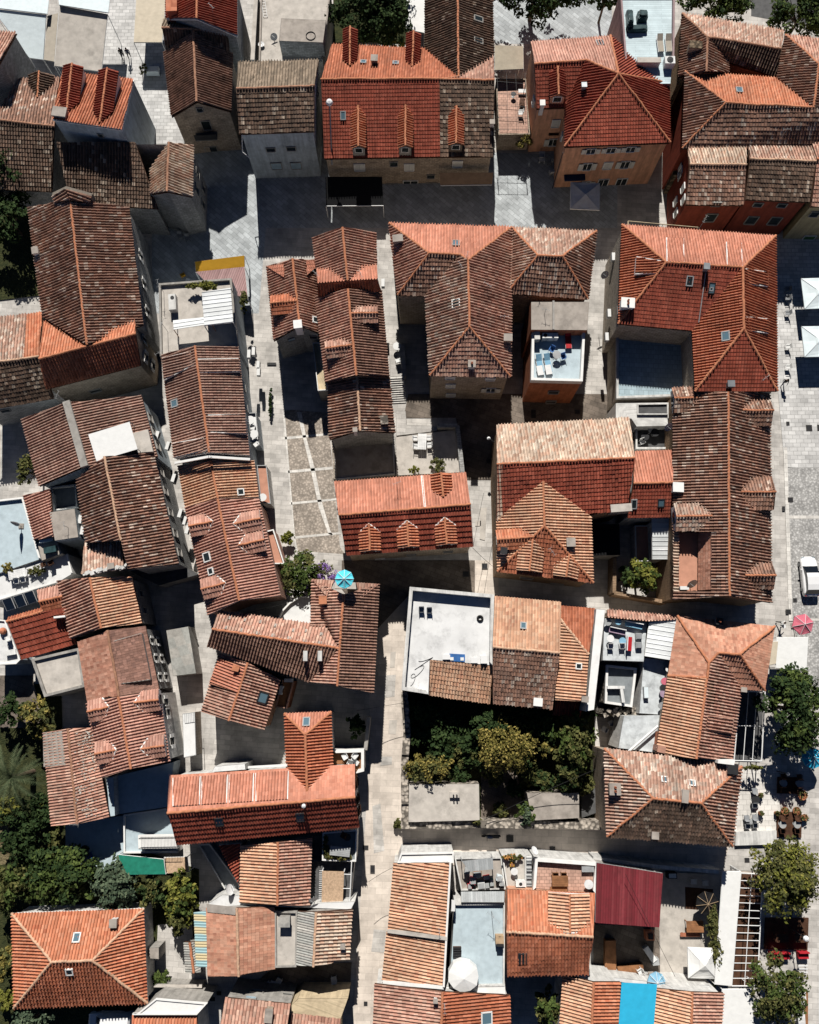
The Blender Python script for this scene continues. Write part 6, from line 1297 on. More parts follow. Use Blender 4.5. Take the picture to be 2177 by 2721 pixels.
deck('dark timber deck of the restaurant between the two lower plane trees', 'D4', [(748, 520), (935, 520), (930, 660), (742, 655)], .2)
deck('rust brown timber walkway in the shaded yard below the maroon roof', 'D4', [(52, 618), (98, 618), (100, 770), (50, 770)], .9, 'wood')
deck('dark square platform under the octagonal frame parasol', 'D4', [(398, 385), (520, 395), (515, 488), (400, 480)], .15, 'wood_dark', 'platform', 'platform')
deck('orange timber bench strip at the right bottom edge', 'D4', [(910, 840), (932, 840), (932, 1000), (905, 1000)], .45, 'wood', name='bench', cat='bench')
# alley stairs
r_ = empty('stairs', P('b1', 1605, 1545, 0), 'white edged stone steps descending beside the lower old gable', 'stairs')
for k in range(12):
    m = MB(); zz = 1.25 * (12 - k) / 12; q = [P('b1', x, y, zz) for x, y in ((1545 + k * .9, 1438 + k * 17), (1652 + k * 1.2, 1432 + k * 17), (1653 + k * 1.2, 1450 + k * 17), (1546 + k * .9, 1456 + k * 17))]; m.prism(q, 0, zz, 'pave_white'); m.build('step', r_)
t = terrace('pale landing with a round table and chair above the white edged steps', 'b1', [(1535, 1195), (1655, 1190), (1668, 1435), (1545, 1440)], 1.27, 'pave_street', 'plaster_grey', 0, name='landing', cat='landing'); TL = t
# ================================================================== trees
def leaves(m, c, r, n, mat, sz, flat=.75, rng=random, ax=None):
    c = Vector(c)
    for _ in range(n):
        while True:
            d = Vector((rng.uniform(-1, 1), rng.uniform(-1, 1), rng.uniform(-1, 1)))
            if .05 < d.length < 1: break
        u = d * (d.length ** -.35)
        p_ = c + Vector((u.x * r, u.y * r, u.z * r * flat))
        if ax is not None: p_ += ax * (d.dot(ax) * r * .9)
        nn = (d.normalized() * .7 + Vector((rng.uniform(-.8, .8), rng.uniform(-.8, .8), rng.uniform(.0, 1.0)))).normalized()
        a = nn.orthogonal().normalized(); a = (a * math.cos(t := rng.uniform(0, 6.28)) + nn.cross(a) * math.sin(t)); b = nn.cross(a); s = sz * rng.uniform(.55, 1.45)
        k = (rng.random() * 97, rng.random() * 97)
        m.face([p_ - a * s, p_ + b * s * .6, p_ + a * s, p_ - b * s * .6], mat, [k] * 4)
def tree(label, c, x, y, h, r, mat='leaf_green', name='tree', cat='tree', clumps=16, sz=.19, dens=1.0, seed=1, ex=1.0, ey=1.0, mat2=None, trunk=True, flat=.6, base=0.0, kind=None, group=None):
    rg = random.Random(seed); hc = base + (h - base) * .66; p = P(c, x, y, hc)
    root = empty(name, (p.x, p.y, base), label, cat, group)
    fm = MB()
    for k in range(int(clumps * 2.6)):
        t = rg.uniform(0, 6.28); q = math.sqrt(rg.random()); d = r * .9 * q if k else 0
        cr = r * rg.uniform(.11, .27)
        z = hc + (1 - q * q) * (h - base) * .32 - (h - base) * .05 + rg.uniform(-.5, .4) * r * .45
        o = Vector((math.cos(t), math.sin(t), rg.uniform(-.1, .9))).normalized()
        leaves(fm, (p.x + math.cos(t) * d * ex, p.y + math.sin(t) * d * ey, z), cr, int(dens * 170 * cr * cr / (sz / .17) ** 2) + 16, mat2 if (mat2 and rg.random() < .4) else mat, sz, flat + .15, rg, o)
    fm.build('crown', root)
    if trunk:
        tm = MB(); tm.tube((p.x, p.y, base), (p.x, p.y, hc - .2), .05 * r + .06, 'bark', .03 * r + .04, n=8)
        for k in range(7):
            t = rg.uniform(0, 6.28); tm.tube((p.x, p.y, base + (hc - base) * .6), (p.x + math.cos(t) * r * .7 * ex, p.y + math.sin(t) * r * .7 * ey, hc + rg.uniform(0, .3) * r), .035 * r + .02, 'bark', .015, n=5)
        tm.build('trunk', root)
    return root
tree('dark evergreen beside the white awning at the top edge', 'b0', 1400, 30, 7.5, 4.4, 'leaf_dark', seed=3, clumps=36)
tree('small lime green bush behind the long red roof, between its back dormers', 'b0', 1570, 300, 4.5, 1.3, 'leaf_lime', name='bush', cat='bush', seed=4, clumps=9, trunk=False)
tree('tree at the top edge casting the big shadow right of the dark tiled wing', 'c0', 1220, -110, 8.0, 4.0, 'leaf_dark', seed=5, clumps=40, ex=1.3)
tree('small tree left of the white roof terrace at the top edge', 'd0', 95, -20, 6, 1.9, 'leaf_dark', seed=6, clumps=14)
tree('broad green tree behind the old hipped block, top right', 'd0', 960, 20, 6.5, 3.0, 'leaf_green', seed=7, clumps=24, ex=1.4, ey=.8, mat2='leaf_dark')
tree('second broad tree by the road in the top right corner', 'd0', 1600, 90, 6.5, 2.9, 'leaf_green', seed=8, clumps=24, ex=1.2, mat2='leaf_dark')
tree('smaller tree at the bend of the railing, top right', 'd0', 1400, 150, 5, 1.1, 'leaf_green', seed=9, clumps=9)
tree('dark ivy covered tree on the left edge below the low old house', 'a0', 80, 1260, 7.5, 3.0, 'leaf_dark', seed=10, clumps=20, ey=1.3)
tree('dim dark tree on the left edge beside the big ridge roofed house', 'a0', 40, 1650, 6.5, 2.6, 'leaf_dark', seed=11, clumps=16)
tree('slim green tree against the wall of the rose gable house, left', 'a2', 225, 590, 5.5, 1.1, 'leaf_olive', seed=12, clumps=10, ey=1.8)
tree('round green tree at the foot of the stepped street', 'b2', 860, 1370, 5.2, 1.9, 'leaf_green', seed=13, clumps=22, ey=1.15, mat2='leaf_olive', dens=1.3)
tree('lime green bush at the street corner above the round green tree', 'b2', 760, 1090, 1.5, .62, 'leaf_lime', name='bush', cat='bush', seed=14, clumps=8, trunk=False)
tree('purple bougainvillea spreading beside the cyan parasol', 'b2', 1060, 1360, 4.6, 1.25, 'flower_purple', name='bougainvillea', cat='bush', seed=15, clumps=13, mat2='leaf_olive', sz=.11, dens=.7, trunk=False)
tree('orange flowering climber between the round tree and the roof notch', 'b2', 905, 1465, 4.4, .7, 'flower_orange', name='climber', cat='bush', seed=16, clumps=8, sz=.11, mat2='flower_purple', trunk=False)
tree('yellow flowering tree in the middle of the walled garden', 'c3', 990, 1100, 6.2, 2.7, 'leaf_yellow', seed=17, clumps=26, ex=1.1, ey=.9, sz=.13, flat=.7)
tree('shaded bush behind the yellow flowering tree', 'c3', 870, 950, 5.2, 1.8, 'leaf_dark', name='bush', cat='bush', seed=18, clumps=14)
tree('tall leafy tree at the right side of the walled garden', 'c3', 1520, 1060, 6.2, 1.9, 'leaf_olive', seed=19, clumps=20, ey=1.5, mat2='leaf_green')
tree('lower bush in the right corner of the walled garden', 'c3', 1470, 1290, 4.6, 1.7, 'leaf_olive', name='bush', cat='bush', seed=20, clumps=16, mat2='leaf_dark')
tree('small ochre shrub left of the tall leafy tree in the garden', 'c3', 1290, 1120, 4, .9, 'leaf_yellow', name='bush', cat='bush', seed=21, clumps=9, mat2='leaf_olive')
tree('yellow vine sprawling above the left concrete shed roof', 'c3', 400, 1270, 4.0, 1.7, 'leaf_yellow', name='vine', cat='vine', seed=22, clumps=20, ex=1.5, ey=.6, sz=.13, trunk=False, mat2='leaf_olive')
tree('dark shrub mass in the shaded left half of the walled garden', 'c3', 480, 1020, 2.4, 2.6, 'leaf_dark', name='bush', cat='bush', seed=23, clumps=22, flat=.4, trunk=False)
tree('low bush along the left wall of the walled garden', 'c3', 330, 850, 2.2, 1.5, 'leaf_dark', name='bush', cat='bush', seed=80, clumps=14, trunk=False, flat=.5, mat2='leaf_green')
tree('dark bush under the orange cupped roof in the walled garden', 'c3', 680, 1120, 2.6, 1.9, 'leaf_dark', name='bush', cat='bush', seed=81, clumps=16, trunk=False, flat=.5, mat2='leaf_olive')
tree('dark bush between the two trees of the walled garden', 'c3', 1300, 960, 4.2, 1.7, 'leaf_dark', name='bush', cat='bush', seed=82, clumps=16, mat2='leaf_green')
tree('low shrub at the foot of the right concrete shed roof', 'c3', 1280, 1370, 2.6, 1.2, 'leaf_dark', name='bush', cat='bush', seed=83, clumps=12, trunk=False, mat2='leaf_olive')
tree('low olive bush below the yellow flowering tree', 'c3', 900, 1330, 1.8, 0.9, 'leaf_olive', name='bush', cat='bush', seed=90, clumps=13, trunk=False, flat=.55)
tree('dark bush at the centre of the garden path', 'c3', 1060, 1430, 1.6, 0.8, 'leaf_dark', name='bush', cat='bush', seed=91, clumps=13, trunk=False, flat=.55)
tree('small shrub just above the lane wall in the garden', 'c3', 950, 1590, 1.4, 0.7, 'leaf_olive', name='bush', cat='bush', seed=92, clumps=13, trunk=False, flat=.55)
tree('dark shrub above the left concrete shed roof', 'c3', 640, 1340, 2.0, 1.0, 'leaf_dark', name='bush', cat='bush', seed=93, clumps=13, trunk=False, flat=.55)
tree('dark shrub touching the left side of the yellow flowering tree', 'c3', 760, 1180, 2.2, 1.2, 'leaf_dark', name='bush', cat='bush', seed=94, clumps=13, trunk=False, flat=.55)
tree('shrub in the middle of the walled garden, right of the path', 'c3', 1200, 1300, 2.0, 1.1, 'leaf_olive', name='bush', cat='bush', seed=95, clumps=13, trunk=False, flat=.55)
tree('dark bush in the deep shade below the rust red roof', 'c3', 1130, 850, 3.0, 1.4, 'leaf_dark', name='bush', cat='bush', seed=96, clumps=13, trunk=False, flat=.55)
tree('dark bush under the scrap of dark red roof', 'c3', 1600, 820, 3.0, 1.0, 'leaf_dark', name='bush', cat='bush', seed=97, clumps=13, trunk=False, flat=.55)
tree('olive bush right of the lower garden bush', 'c3', 1590, 1400, 2.8, 1.0, 'leaf_olive', name='bush', cat='bush', seed=98, clumps=13, trunk=False, flat=.55)
tree('dark fern clump between path and yellow flowering tree', 'c3', 1100, 1250, 2.2, 1.0, 'leaf_dark', name='bush', cat='bush', seed=99, clumps=13, trunk=False, flat=.55)
tree('leafy plant hanging over the lane wall between the shed roofs', 'c3', 1140, 1620, 3.8, .95, 'leaf_green', name='bush', cat='bush', seed=24, clumps=11, mat2='leaf_grey', trunk=False, ey=1.2)
tree('little weed clump on the wall top by the left concrete shed roof', 'c3', 765, 1670, 3.0, .4, 'leaf_olive', name='bush', cat='bush', seed=25, clumps=6, trunk=False)
tree('weed clump at the corner of the main street and the lane', 'c3', 160, 1690, 1.0, .42, 'leaf_olive', name='bush', cat='bush', seed=26, clumps=6, trunk=False)
tree('uppermost plane tree by the piazza, dark and dense', 'd3', 1520, 810, 6.6, 3.0, 'leaf_dark', seed=27, clumps=34, ey=1.35, mat2='leaf_green', dens=1.2)
tree('middle plane tree by the piazza, bright leaved', 'D4', 822, 345, 6.2, 3.0, 'leaf_olive', seed=28, clumps=32, mat2='leaf_lime', dens=1.1, sz=.16, ey=1.1)
tree('lowest plane tree beside the white awning, bottom right', 'D4', 800, 830, 6.0, 2.5, 'leaf_olive', seed=29, clumps=28, mat2='leaf_green', sz=.16, ey=1.15)
tree('leafy climber hedge between the grey yard and the white awning sheet', 'D4', 522, 620, 3.0, 1.2, 'leaf_olive', name='hedge', cat='hedge', seed=30, clumps=60, ex=.25, ey=3.6, trunk=False, sz=.12)
tree('rounded courtyard tree beside the ribbed metal roof', 'd2', 375, 1380, 5.2, 1.5, 'leaf_lime', seed=31, clumps=20, mat2='leaf_green', ey=1.1, ex=.95)
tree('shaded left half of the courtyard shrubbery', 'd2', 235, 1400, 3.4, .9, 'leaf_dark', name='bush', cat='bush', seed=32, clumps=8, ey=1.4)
tree('small tree at the bottom edge beside the orange ridge roof', 'c4', 1310, 1590, 4.6, 1.3, 'leaf_olive', seed=33, clumps=14, mat2='leaf_green', ey=1.2)
tree('olive coloured tree in the shaded yard below the gravel roof', 'a3', 290, 880, 4.8, 1.7, 'leaf_olive', seed=34, clumps=18, mat2='leaf_yellow')
tree('dark bush on the left edge below the shaded yard', 'a3', 60, 830, 4, 1.5, 'leaf_dark', name='bush', cat='bush', seed=35, clumps=12)
tree('large dark fig tree under the green shade net, left of two', 'a4', 480, 590, 4.0, 2.5, 'leaf_green', seed=36, clumps=30, ex=1.35, mat2='leaf_dark', dens=1.2)
tree('large grey green fig tree, right of the dark one', 'a4', 880, 660, 4.2, 2.1, 'leaf_grey', seed=37, clumps=26, ey=1.15, dens=1.2)
tree('feathery green hedge tree beside the lane, lower left', 'a4', 1390, 740, 4.4, 1.7, 'leaf_lime', seed=38, clumps=20, ex=.75, ey=1.5, mat2='leaf_green')
tree('drooping green tree over the little yard, lower left', 'a4', 1370, 930, 4.0, 1.1, 'leaf_olive', seed=39, clumps=12, ey=1.2)
tree('row of green bushes between the fig trees and the lane', 'a4', 1170, 700, 3.0, 1.6, 'leaf_olive', name='hedge', cat='hedge', seed=40, clumps=14, mat2='leaf_dark', trunk=False)
tree('bushy tree at the left edge beside the fig trees', 'a4', 60, 680, 4.6, 2.0, 'leaf_olive', seed=41, clumps=20, mat2='leaf_green')
tree('dark laurel below the palm tree', 'a4', 200, 250, 3.6, 2.6, 'leaf_dark', name='bush', cat='bush', seed=42, clumps=22, ey=1.3, trunk=False)
tree('sunlit shrub edge along the blue yard terrace', 'a4', 430, 330, 2.8, .9, 'leaf_olive', name='hedge', cat='hedge', seed=43, clumps=14, ex=.6, ey=2.4, trunk=False)
tree('yellow green shrub patch right of the palm tree', 'a3', 330, 1560, 2.6, 1.0, 'leaf_lime', name='bush', cat='bush', seed=44, clumps=9, trunk=False)
tree('yellow green shrub patch at the left edge below the palm', 'a3', 40, 1600, 2.6, 1.3, 'leaf_lime', name='bush', cat='bush', seed=45, clumps=10, mat2='leaf_olive', trunk=False)
tree('pale shrub at the bottom edge below the isolated orange house', 'a4', 260, 1680, 3.6, 1.5, 'leaf_grey', name='bush', cat='bush', seed=46, clumps=16, ex=1.3)
tree('dry shrub along the left wall of the isolated orange house', 'a4', 45, 1270, 3.0, 1.0, 'leaf_yellow', name='bush', cat='bush', seed=47, clumps=14, ey=2.0, ex=.7, mat2='leaf_olive', trunk=False)
tree('bright shrub at the lower left corner of the isolated orange house', 'a4', 50, 1530, 2.6, 1.0, 'leaf_lime', name='bush', cat='bush', seed=48, clumps=10, trunk=False)
tree('garden bush at the end of the little yard wall, lower left', 'a4', 1240, 1370, 1.6, .75, 'leaf_green', name='bush', cat='bush', seed=49, clumps=9, trunk=False)
tree('leafy climber on the terrace beam beside the white metal sheets', 'b1', 120, 750, 7.3, .9, 'leaf_olive', name='climber', cat='vine', seed=50, clumps=20, ex=2.0, ey=.4, base=6.0, trunk=False, sz=.12, mat2='leaf_lime')
tree('hanging climber at the corner of the pink ribbed kiosk roof', 'b1', 430, 870, 5.0, .7, 'leaf_olive', name='climber', cat='vine', seed=51, clumps=12, ex=.5, ey=1.9, base=2, trunk=False, sz=.12)
tree('potted greenery on the white table terrace of the courtyard', 'c2', 470, 540, 2.8, .75, 'leaf_olive', name='potted_plants', cat='plant', seed=52, clumps=10, base=1.6, trunk=False, sz=.11, ex=1.2)
tree('small yellow planter bush beside the courtyard terrace rail', 'c2', 285, 568, 2.4, .5, 'leaf_lime', name='potted_plants', cat='plant', seed=53, clumps=7, base=1.6, trunk=False, sz=.1, ex=1.3, ey=.7)
tree('flower box greenery along the kitchen terrace by the lane', 'c4', 1045, 450, 4.4, .55, 'leaf_olive', name='flower_box', cat='plant', seed=54, clumps=12, ex=1.9, ey=.35, base=3.7, trunk=False, sz=.1, mat2='flower_orange')
tree('plants along the rail of the small terrace garden', 'b4', 1150, 450, 4.0, .5, 'leaf_olive', name='flower_box', cat='plant', seed=55, clumps=14, ex=3.0, ey=.4, base=3.4, trunk=False, sz=.1, mat2='leaf_yellow')
tree('plants along the left rail of the small terrace garden', 'b4', 1052, 370, 4.0, .5, 'leaf_olive', name='flower_box', cat='plant', seed=56, clumps=10, ex=.4, ey=2.0, base=3.4, trunk=False, sz=.1)
tree('potted shrubs on the white table terrace above the solar panels', 'a2', 275, 1345, 5.0, .7, 'leaf_olive', name='potted_plants', cat='plant', seed=57, clumps=11, ex=1.2, ey=.6, base=4.3, trunk=False, sz=.1)
tree('orange shrub on the pale blue terrace at the left edge', 'a2', 65, 1320, 5.2, .55, 'leaf_yellow', name='potted_plants', cat='plant', seed=58, clumps=8, base=4.6, trunk=False, sz=.1)
tree('small ivy strip in front of the big hipped old house by the pergola', 'd3', 1215, 1262, 2.4, .5, 'leaf_olive', name='hedge', cat='hedge', seed=59, clumps=12, ex=2.2, ey=.35, trunk=False, sz=.1, mat2='leaf_lime')
tree('strip of ivy on the street planter beside the drain cover', 'b1', 630, 1640, 1.0, .3, 'leaf_dark', name='hedge', cat='hedge', seed=60, clumps=22, ex=.4, ey=6.5, trunk=False, sz=.1)
tree('dry brown climber in the passage below the wire trellis', 'c0', 1130, 1090, 3.2, .8, 'leaf_yellow', name='climber', cat='vine', seed=61, clumps=10, trunk=False, sz=.1, ey=1.1)
tree('dark shrub in the small yard behind the white walled terrace of chairs', 'b3', 1280, 960, 2.8, .9, 'leaf_dark', name='bush', cat='bush', seed=62, clumps=9, ey=1.4)
# palm
p = P('a3', 90, 1340, 5.0); r_ = empty('palm_tree', (p.x, p.y, 0), 'date palm with a wide star of grey green fronds at the left edge', 'palm tree')
m = MB(); m.tube((p.x, p.y, 0), (p.x, p.y, 4.9), .32, 'bark', .26, n=10); m.build('trunk', r_)
rg = random.Random(5)
for k in range(24):
    t = k * 2.39996 + rg.uniform(-.1, .1); e0 = 1.15 - 1.35 * (k / 24); L = rg.uniform(3.1, 3.9); m = MB(); q = Vector((p.x, p.y, 5.0)); e = e0; n_ = 8; sd_ = Vector((-math.sin(t), math.cos(t), 0))
    for i in range(n_):
        d = Vector((math.cos(t) * math.cos(e), math.sin(t) * math.cos(e), math.sin(e))); q2 = q + d * (L / n_)
        m.tube(q, q2, .025, 'leaf_palm', n=4, caps=False)
        up_ = sd_.cross(d)
        for s in (-1, 1):
            for j in (0, .33, .66):
                b = q + (q2 - q) * j; ll = .40 * math.sin(math.pi * min(1, (i + j + 1.2) / (n_ + 1.2))) + .08
                tip = b + (sd_ * s * .85 + d * .75 - up_ * .2).normalized() * ll; w_ = d * .045; kk = (rg.random() * 90, rg.random() * 90)
                m.face([b - w_, b + w_, tip], 'leaf_palm', [kk] * 3)
        q = q2; e -= .17
    m.build('frond', r_)
# ================================================================== furniture prototypes
def proto(name, cat): return empty(name, (0, 0, 0), None, cat)
def mk_chair(mat, metal='metal_white', name='chair', slat=False):
    r = proto(name, 'chair'); m = MB(); m.box((0, 0, .42), .5, .48, .04, mat); m.build('seat', r)
    m = MB(); m.obox((0, -.25, .68), Vector((.24, 0, 0)), Vector((0, .02, 0)), Vector((0, -.05, .24)), mat); m.build('backrest', r)
    for x in (-.21, .21):
        for y in (-.2, .2): g = MB(); g.tube((x * 1.1, y * 1.1, 0), (x, y, .42), .02, metal, n=5); g.build('leg', r)
        a = MB(); a.obox((x * 1.18, -.02, .62), Vector((.025, 0, 0)), Vector((0, .22, 0)), Vector((0, 0, .015)), mat); a.build('armrest', r)
    return r
def mk_round(mat, r0=.45, name='round_table', leg='metal_grey'):
    r = proto(name, 'table'); m = MB(); m.lathe((0, 0, .7), [(r0 - .02, 0), (r0, .015), (r0, .035), (0.001, .037)], mat, 22); m.build('tabletop', r)
    m = MB(); m.tube((0, 0, .03), (0, 0, .7), .035, leg, n=8); m.build('leg', r); m = MB(); m.lathe((0, 0, 0), [(.25, 0), (.24, .03), (.03, .05)], leg, 14); m.build('base', r); return r
def mk_table(mat, w=1.2, l=.8, hh=.74, name='table', top=None):
    r = proto(name, 'table'); m = MB()
    n_ = 5
    for k in range(n_): m.box((0, -l / 2 + l * (k + .5) / n_, hh - .04), w, l / n_ - .012, .04, mat)
    m.build('tabletop', r)
    for x in (-1, 1):
        for y in (-1, 1): g = MB(); g.box((x * (w / 2 - .07), y * (l / 2 - .07), 0), .06, .06, hh - .042, mat); g.build('leg', r)
    return r
def mk_lounger(cloth, frame='plastic_white'):
    r = proto('sun_lounger', 'sun lounger'); m = MB()
    for s in (-.3, .3): m.obox((s, 0, .3), Vector((.03, 0, 0)), Vector((0, .98, 0)), Vector((0, 0, .03)), frame)
    for y in (-.9, -.2, .6, .95): m.obox((0, y, .3), Vector((.3, 0, 0)), Vector((0, .03, 0)), Vector((0, 0, .025)), frame)
    m.build('frame', r); m = MB(); m.box((0, -.3, .335), .58, 1.3, .06, cloth); m.build('mattress', r)
    m = MB(); m.obox((0, .62, .52), Vector((.29, 0, 0)), Vector((0, .32, .17)), Vector((0, -.02, .035)), cloth); m.build('backrest', r)
    for x in (-.28, .28):
        for y in (-.75, .75): g = MB(); g.tube((x, y, 0), (x, y, .28), .025, frame, n=5); g.build('leg', r)
    return r
def mk_parasol(mat, r0=1.6, sides=4, hh=2.5, rise=.5, pole='metal_white', rot=math.pi / 4, cap=True):
    r = proto('parasol', 'parasol'); m = MB(); rr = r0 * (math.sqrt(2) if sides == 4 else 1)
    P_ = [Vector((math.cos(rot + 2 * math.pi * k / sides) * rr, math.sin(rot + 2 * math.pi * k / sides) * rr, hh)) for k in range(sides)]
    top = Vector((0, 0, hh + rise)); n_ = 5
    for k in range(sides):
        a, b = P_[k], P_[(k + 1) % sides]
        for i in range(n_):
            f0, f1 = i / n_, (i + 1) / n_; sag = lambda f: Vector((0, 0, -.12 * math.sin(math.pi * f)))
            q = [a.lerp(top, f0), b.lerp(top, f0), b.lerp(top, f1), a.lerp(top, f1)]
            mid0 = (q[0] + q[1]) / 2 + sag(f0) * (1 - f0); mid1 = (q[2] + q[3]) / 2 + sag(f1) * (1 - f1)
            m.face([q[0], mid0, mid1, q[3]], mat); m.face([mid0, q[1], q[2], mid1] if f1 < 1 else [mid0, q[1], top], mat)
        m.face([a, b, b - Vector((0, 0, .14)), a - Vector((0, 0, .14))], mat)
    cl = m.build('canopy', r)
    g = MB()
    for q in P_: g.tube(q + Vector((0, 0, .03)), top + Vector((0, 0, .02)), .02, pole, n=4)
    g.build('ribs', r)
    if cap and sides == 4:
        v = MB(); w_ = .42
        for k in range(4):
            a, b = [Vector((math.cos(rot + math.pi / 2 * j) * w_ * 1.4, math.sin(rot + math.pi / 2 * j) * w_ * 1.4, hh + rise * .78)) for j in (k, k + 1)]; v.face([a, b, top + Vector((0, 0, .1))], mat)
        v.build('vent', cl)
    g = MB(); g.tube((0, 0, 0), (0, 0, hh + rise + .06), .035, pole, n=8); g.build('pole', r)
    g = MB(); g.box((0, 0, 0), .5, .5, .1, 'concrete'); g.build('base', r); return r
CW = mk_chair('plastic_white'); CG = mk_chair('cloth_grey', 'metal_dark'); CD = mk_chair('wood_dark', 'wood_dark'); CB = mk_chair('plastic_blue', 'plastic_blue'); CM = mk_chair('wood', 'wood')
RW = mk_round('plastic_white'); RG = mk_round('metal_grey', .42); RC = mk_round('floor_white', .42); RD = mk_round('metal_dark', .42)
TWD = mk_table('wood', 1.5, .95); TWH = mk_table('plastic_white', 1.7, .9); TDK = mk_table('wood_dark', 1.3, .8); TGR = mk_table('metal_grey', 1.9, .85)
LB = mk_lounger('cloth_blue'); LG = mk_lounger('cloth_beige', 'metal_white'); LR = mk_lounger('plastic_red', 'metal_grey')
def put(pr, c, x, y, z, rot, label, group=None, s=1.0): return place(pr, P(c, x, y, z), R(rot), label, group, s)
# parasols
put(mk_parasol('cloth_patio', 1.62, rise=.28), 'c1', 1563, 150, 0.05, -3, 'big square dusty grey parasol in front of the orange plastered house', s=1.0)
put(mk_parasol('tarp_pale', 1.75, rise=.32), 'd1', 1645, 875, .05, 2, 'square pale blue parasol wholly in shade by the big red hipped house')
put(mk_parasol('tarp_pale', 1.72, rise=.32), 'd1', 1645, 1235, .05, 1, 'square white parasol in full sun by the big red hipped house')
put(mk_parasol('cloth_white', 1.35, rise=.75), 'D4', 436, 680, .05, -2, 'square white gazebo parasol in the yard with wooden tables, lower right')
put(mk_parasol('cloth_rose', 1.12, 6, 2.3, .5, rot=.2), 'd3', 1527, 180, .05, 0, 'rose red hexagonal parasol on the cobbles')
put(mk_parasol('cloth_cyan', .9, 8, 1.9, .4), 'b3', 1205, -160, 7.5, 0, 'round cyan parasol in the roof notch')
put(mk_parasol('cloth_aqua', 1.05, 8, 2.2, .5), 'd3', 1600, 1175, .05, 0, 'tattered cyan parasol half under the uppermost plane tree')
put(mk_parasol('cloth_blue', .85, 8, 2.1, .4), 'D4', 248, 764, 1.3, 0, 'blue and white parasol by the white roof edge, lower right')
put(mk_parasol('cloth_black', 1.1, 8, 2.2, .35, 'wood_pale'), 'D4', 462, 432, .05, 10, 'dark octagonal frame parasol in the grey yard')
for c_, x, y, z, mat, lb in (('a2', 165, 1000, 4.6, 'cloth_grey', 'closed grey parasol standing on the pale blue terrace'), ('c0', 1050, 1120, .1, 'cloth_beige', 'closed beige parasol in the passage by the orange house')):
    p_ = P(c_, x, y, z); r_ = empty('parasol', p_, lb, 'parasol'); m = MB(); m.lathe((p_.x, p_.y, z + .8), [(.16, 0), (.2, .3), (.14, 1.2), (.04, 1.7)], mat, 10); m.build('canopy', r_); m = MB(); m.tube((p_.x, p_.y, z), (p_.x, p_.y, z + 2.6), .035, 'metal_white'); m.build('pole', r_); m = MB(); m.box(p_, .5, .5, .1, 'concrete'); m.build('base', r_)
# terrace of the blue loungers
put(LB, 'c1', 1245, 1352, 6.6, 8, 'left blue sun lounger with a white towel end', 'blue sun loungers'); put(LB, 'c1', 1308, 1346, 6.6, 10, 'right blue sun lounger beside the little white table', 'blue sun loungers')
for x, y, rt in ((1222, 1385, 8), (1318, 1385, 10), ):
    pass
for x, y, lb in ((1252, 1392, 'white towel on the foot of the left blue sun lounger'), (1316, 1386, 'white towel on the foot of the right blue sun lounger')):
    p_ = P('c1', x, y, 7.0); m = MB(); m.box(p_, .62, 1.0, .03, 'cloth_white', rot=.16); tag(m.build('towel', None, p_), lb, 'towel')
put(LR, 'c1', 1462, 1165, 6.6, 2, 'red sun lounger in the shade of the terrace of blue loungers'); put(CB, 'c1', 1335, 1245, 6.6, 150, 'blue chair nearer the red sun lounger'); put(CB, 'c1', 1425, 1300, 6.6, 200, 'blue chair farther down the terrace of blue loungers'); put(TWH, 'c1', 1366, 1345, 6.6, 0, 'small white side table beside the right blue sun lounger', s=.28); put(RG, 'c1', 1372, 1292, 6.6, 0, 'low round table between the two blue chairs')
p_ = P('c1', 1320, 1150, 6.6); m = MB(); m.box(p_, 1.6, .55, .9, 'plastic_white'); m.tube((p_.x - .5, p_.y, 7.5), (p_.x - .5, p_.y, 7.52), .2, 'metal_dark', n=12); tag(m.build('counter', None, p_), 'white counter with a round hob on the terrace of blue loungers', 'counter')
p_ = P('c1', 1220, 1150, 6.6); m = MB(); m.box(p_, .55, .9, 1.0, 'plaster_white'); tag(m.build('cupboard', None, p_), 'white cupboard in the corner of the terrace of blue loungers', 'cupboard')
# white roof terrace top right
put(LG, 'd0', 505, 350, 8.8, 3, 'left beige sun lounger on the white boarded terrace', 'beige sun loungers'); put(LG, 'd0', 568, 350, 8.8, 1, 'right beige sun lounger on the white boarded terrace', 'beige sun loungers')
for x, y, w_, l_, hh, lb in ((268, 175, .55, 1.9, 1.2, 'tall dark tarpaulin bundle against the left edge of the white boarded terrace'), (365, 150, 1.05, .85, 1.1, 'boxy dark tarpaulin cover on the white boarded terrace'), (330, 235, 2.1, .6, .6, 'low dark tarpaulin heap on the white boarded terrace')):
    p_ = P('d0', x, y, 8.8); m = MB()
    for k in range(6): m.box((p_.x + random.uniform(-.08, .08), p_.y + random.uniform(-.08, .08), 8.8), w_ * (1 - .08 * k), l_ * (1 - .08 * k), hh * (.6 + .08 * k), 'tarp_dark', rot=random.uniform(-.08, .08))
    tag(m.build('tarpaulin', None, p_), lb, 'tarpaulin')
p_ = P('d0', 568, 500, 8.8); r_ = empty('heat_pump', p_, 'white heat pump with a round black fan at the foot of the white boarded terrace', 'heat pump'); m = MB(); m.box(p_, 1.05, .85, .9, 'plastic_white'); m.build('body', r_); m = MB(); m.lathe((p_.x, p_.y, 9.7), [(.33, 0), (.33, .06), (.1, .07), (.1, .1), (0.01, .1)], 'metal_dark', 16); m.build('fan', r_)
r_ = empty('stairs', P('d0', 400, 640, 6), 'white railed stairs folding down from the white boarded terrace', 'stairs')
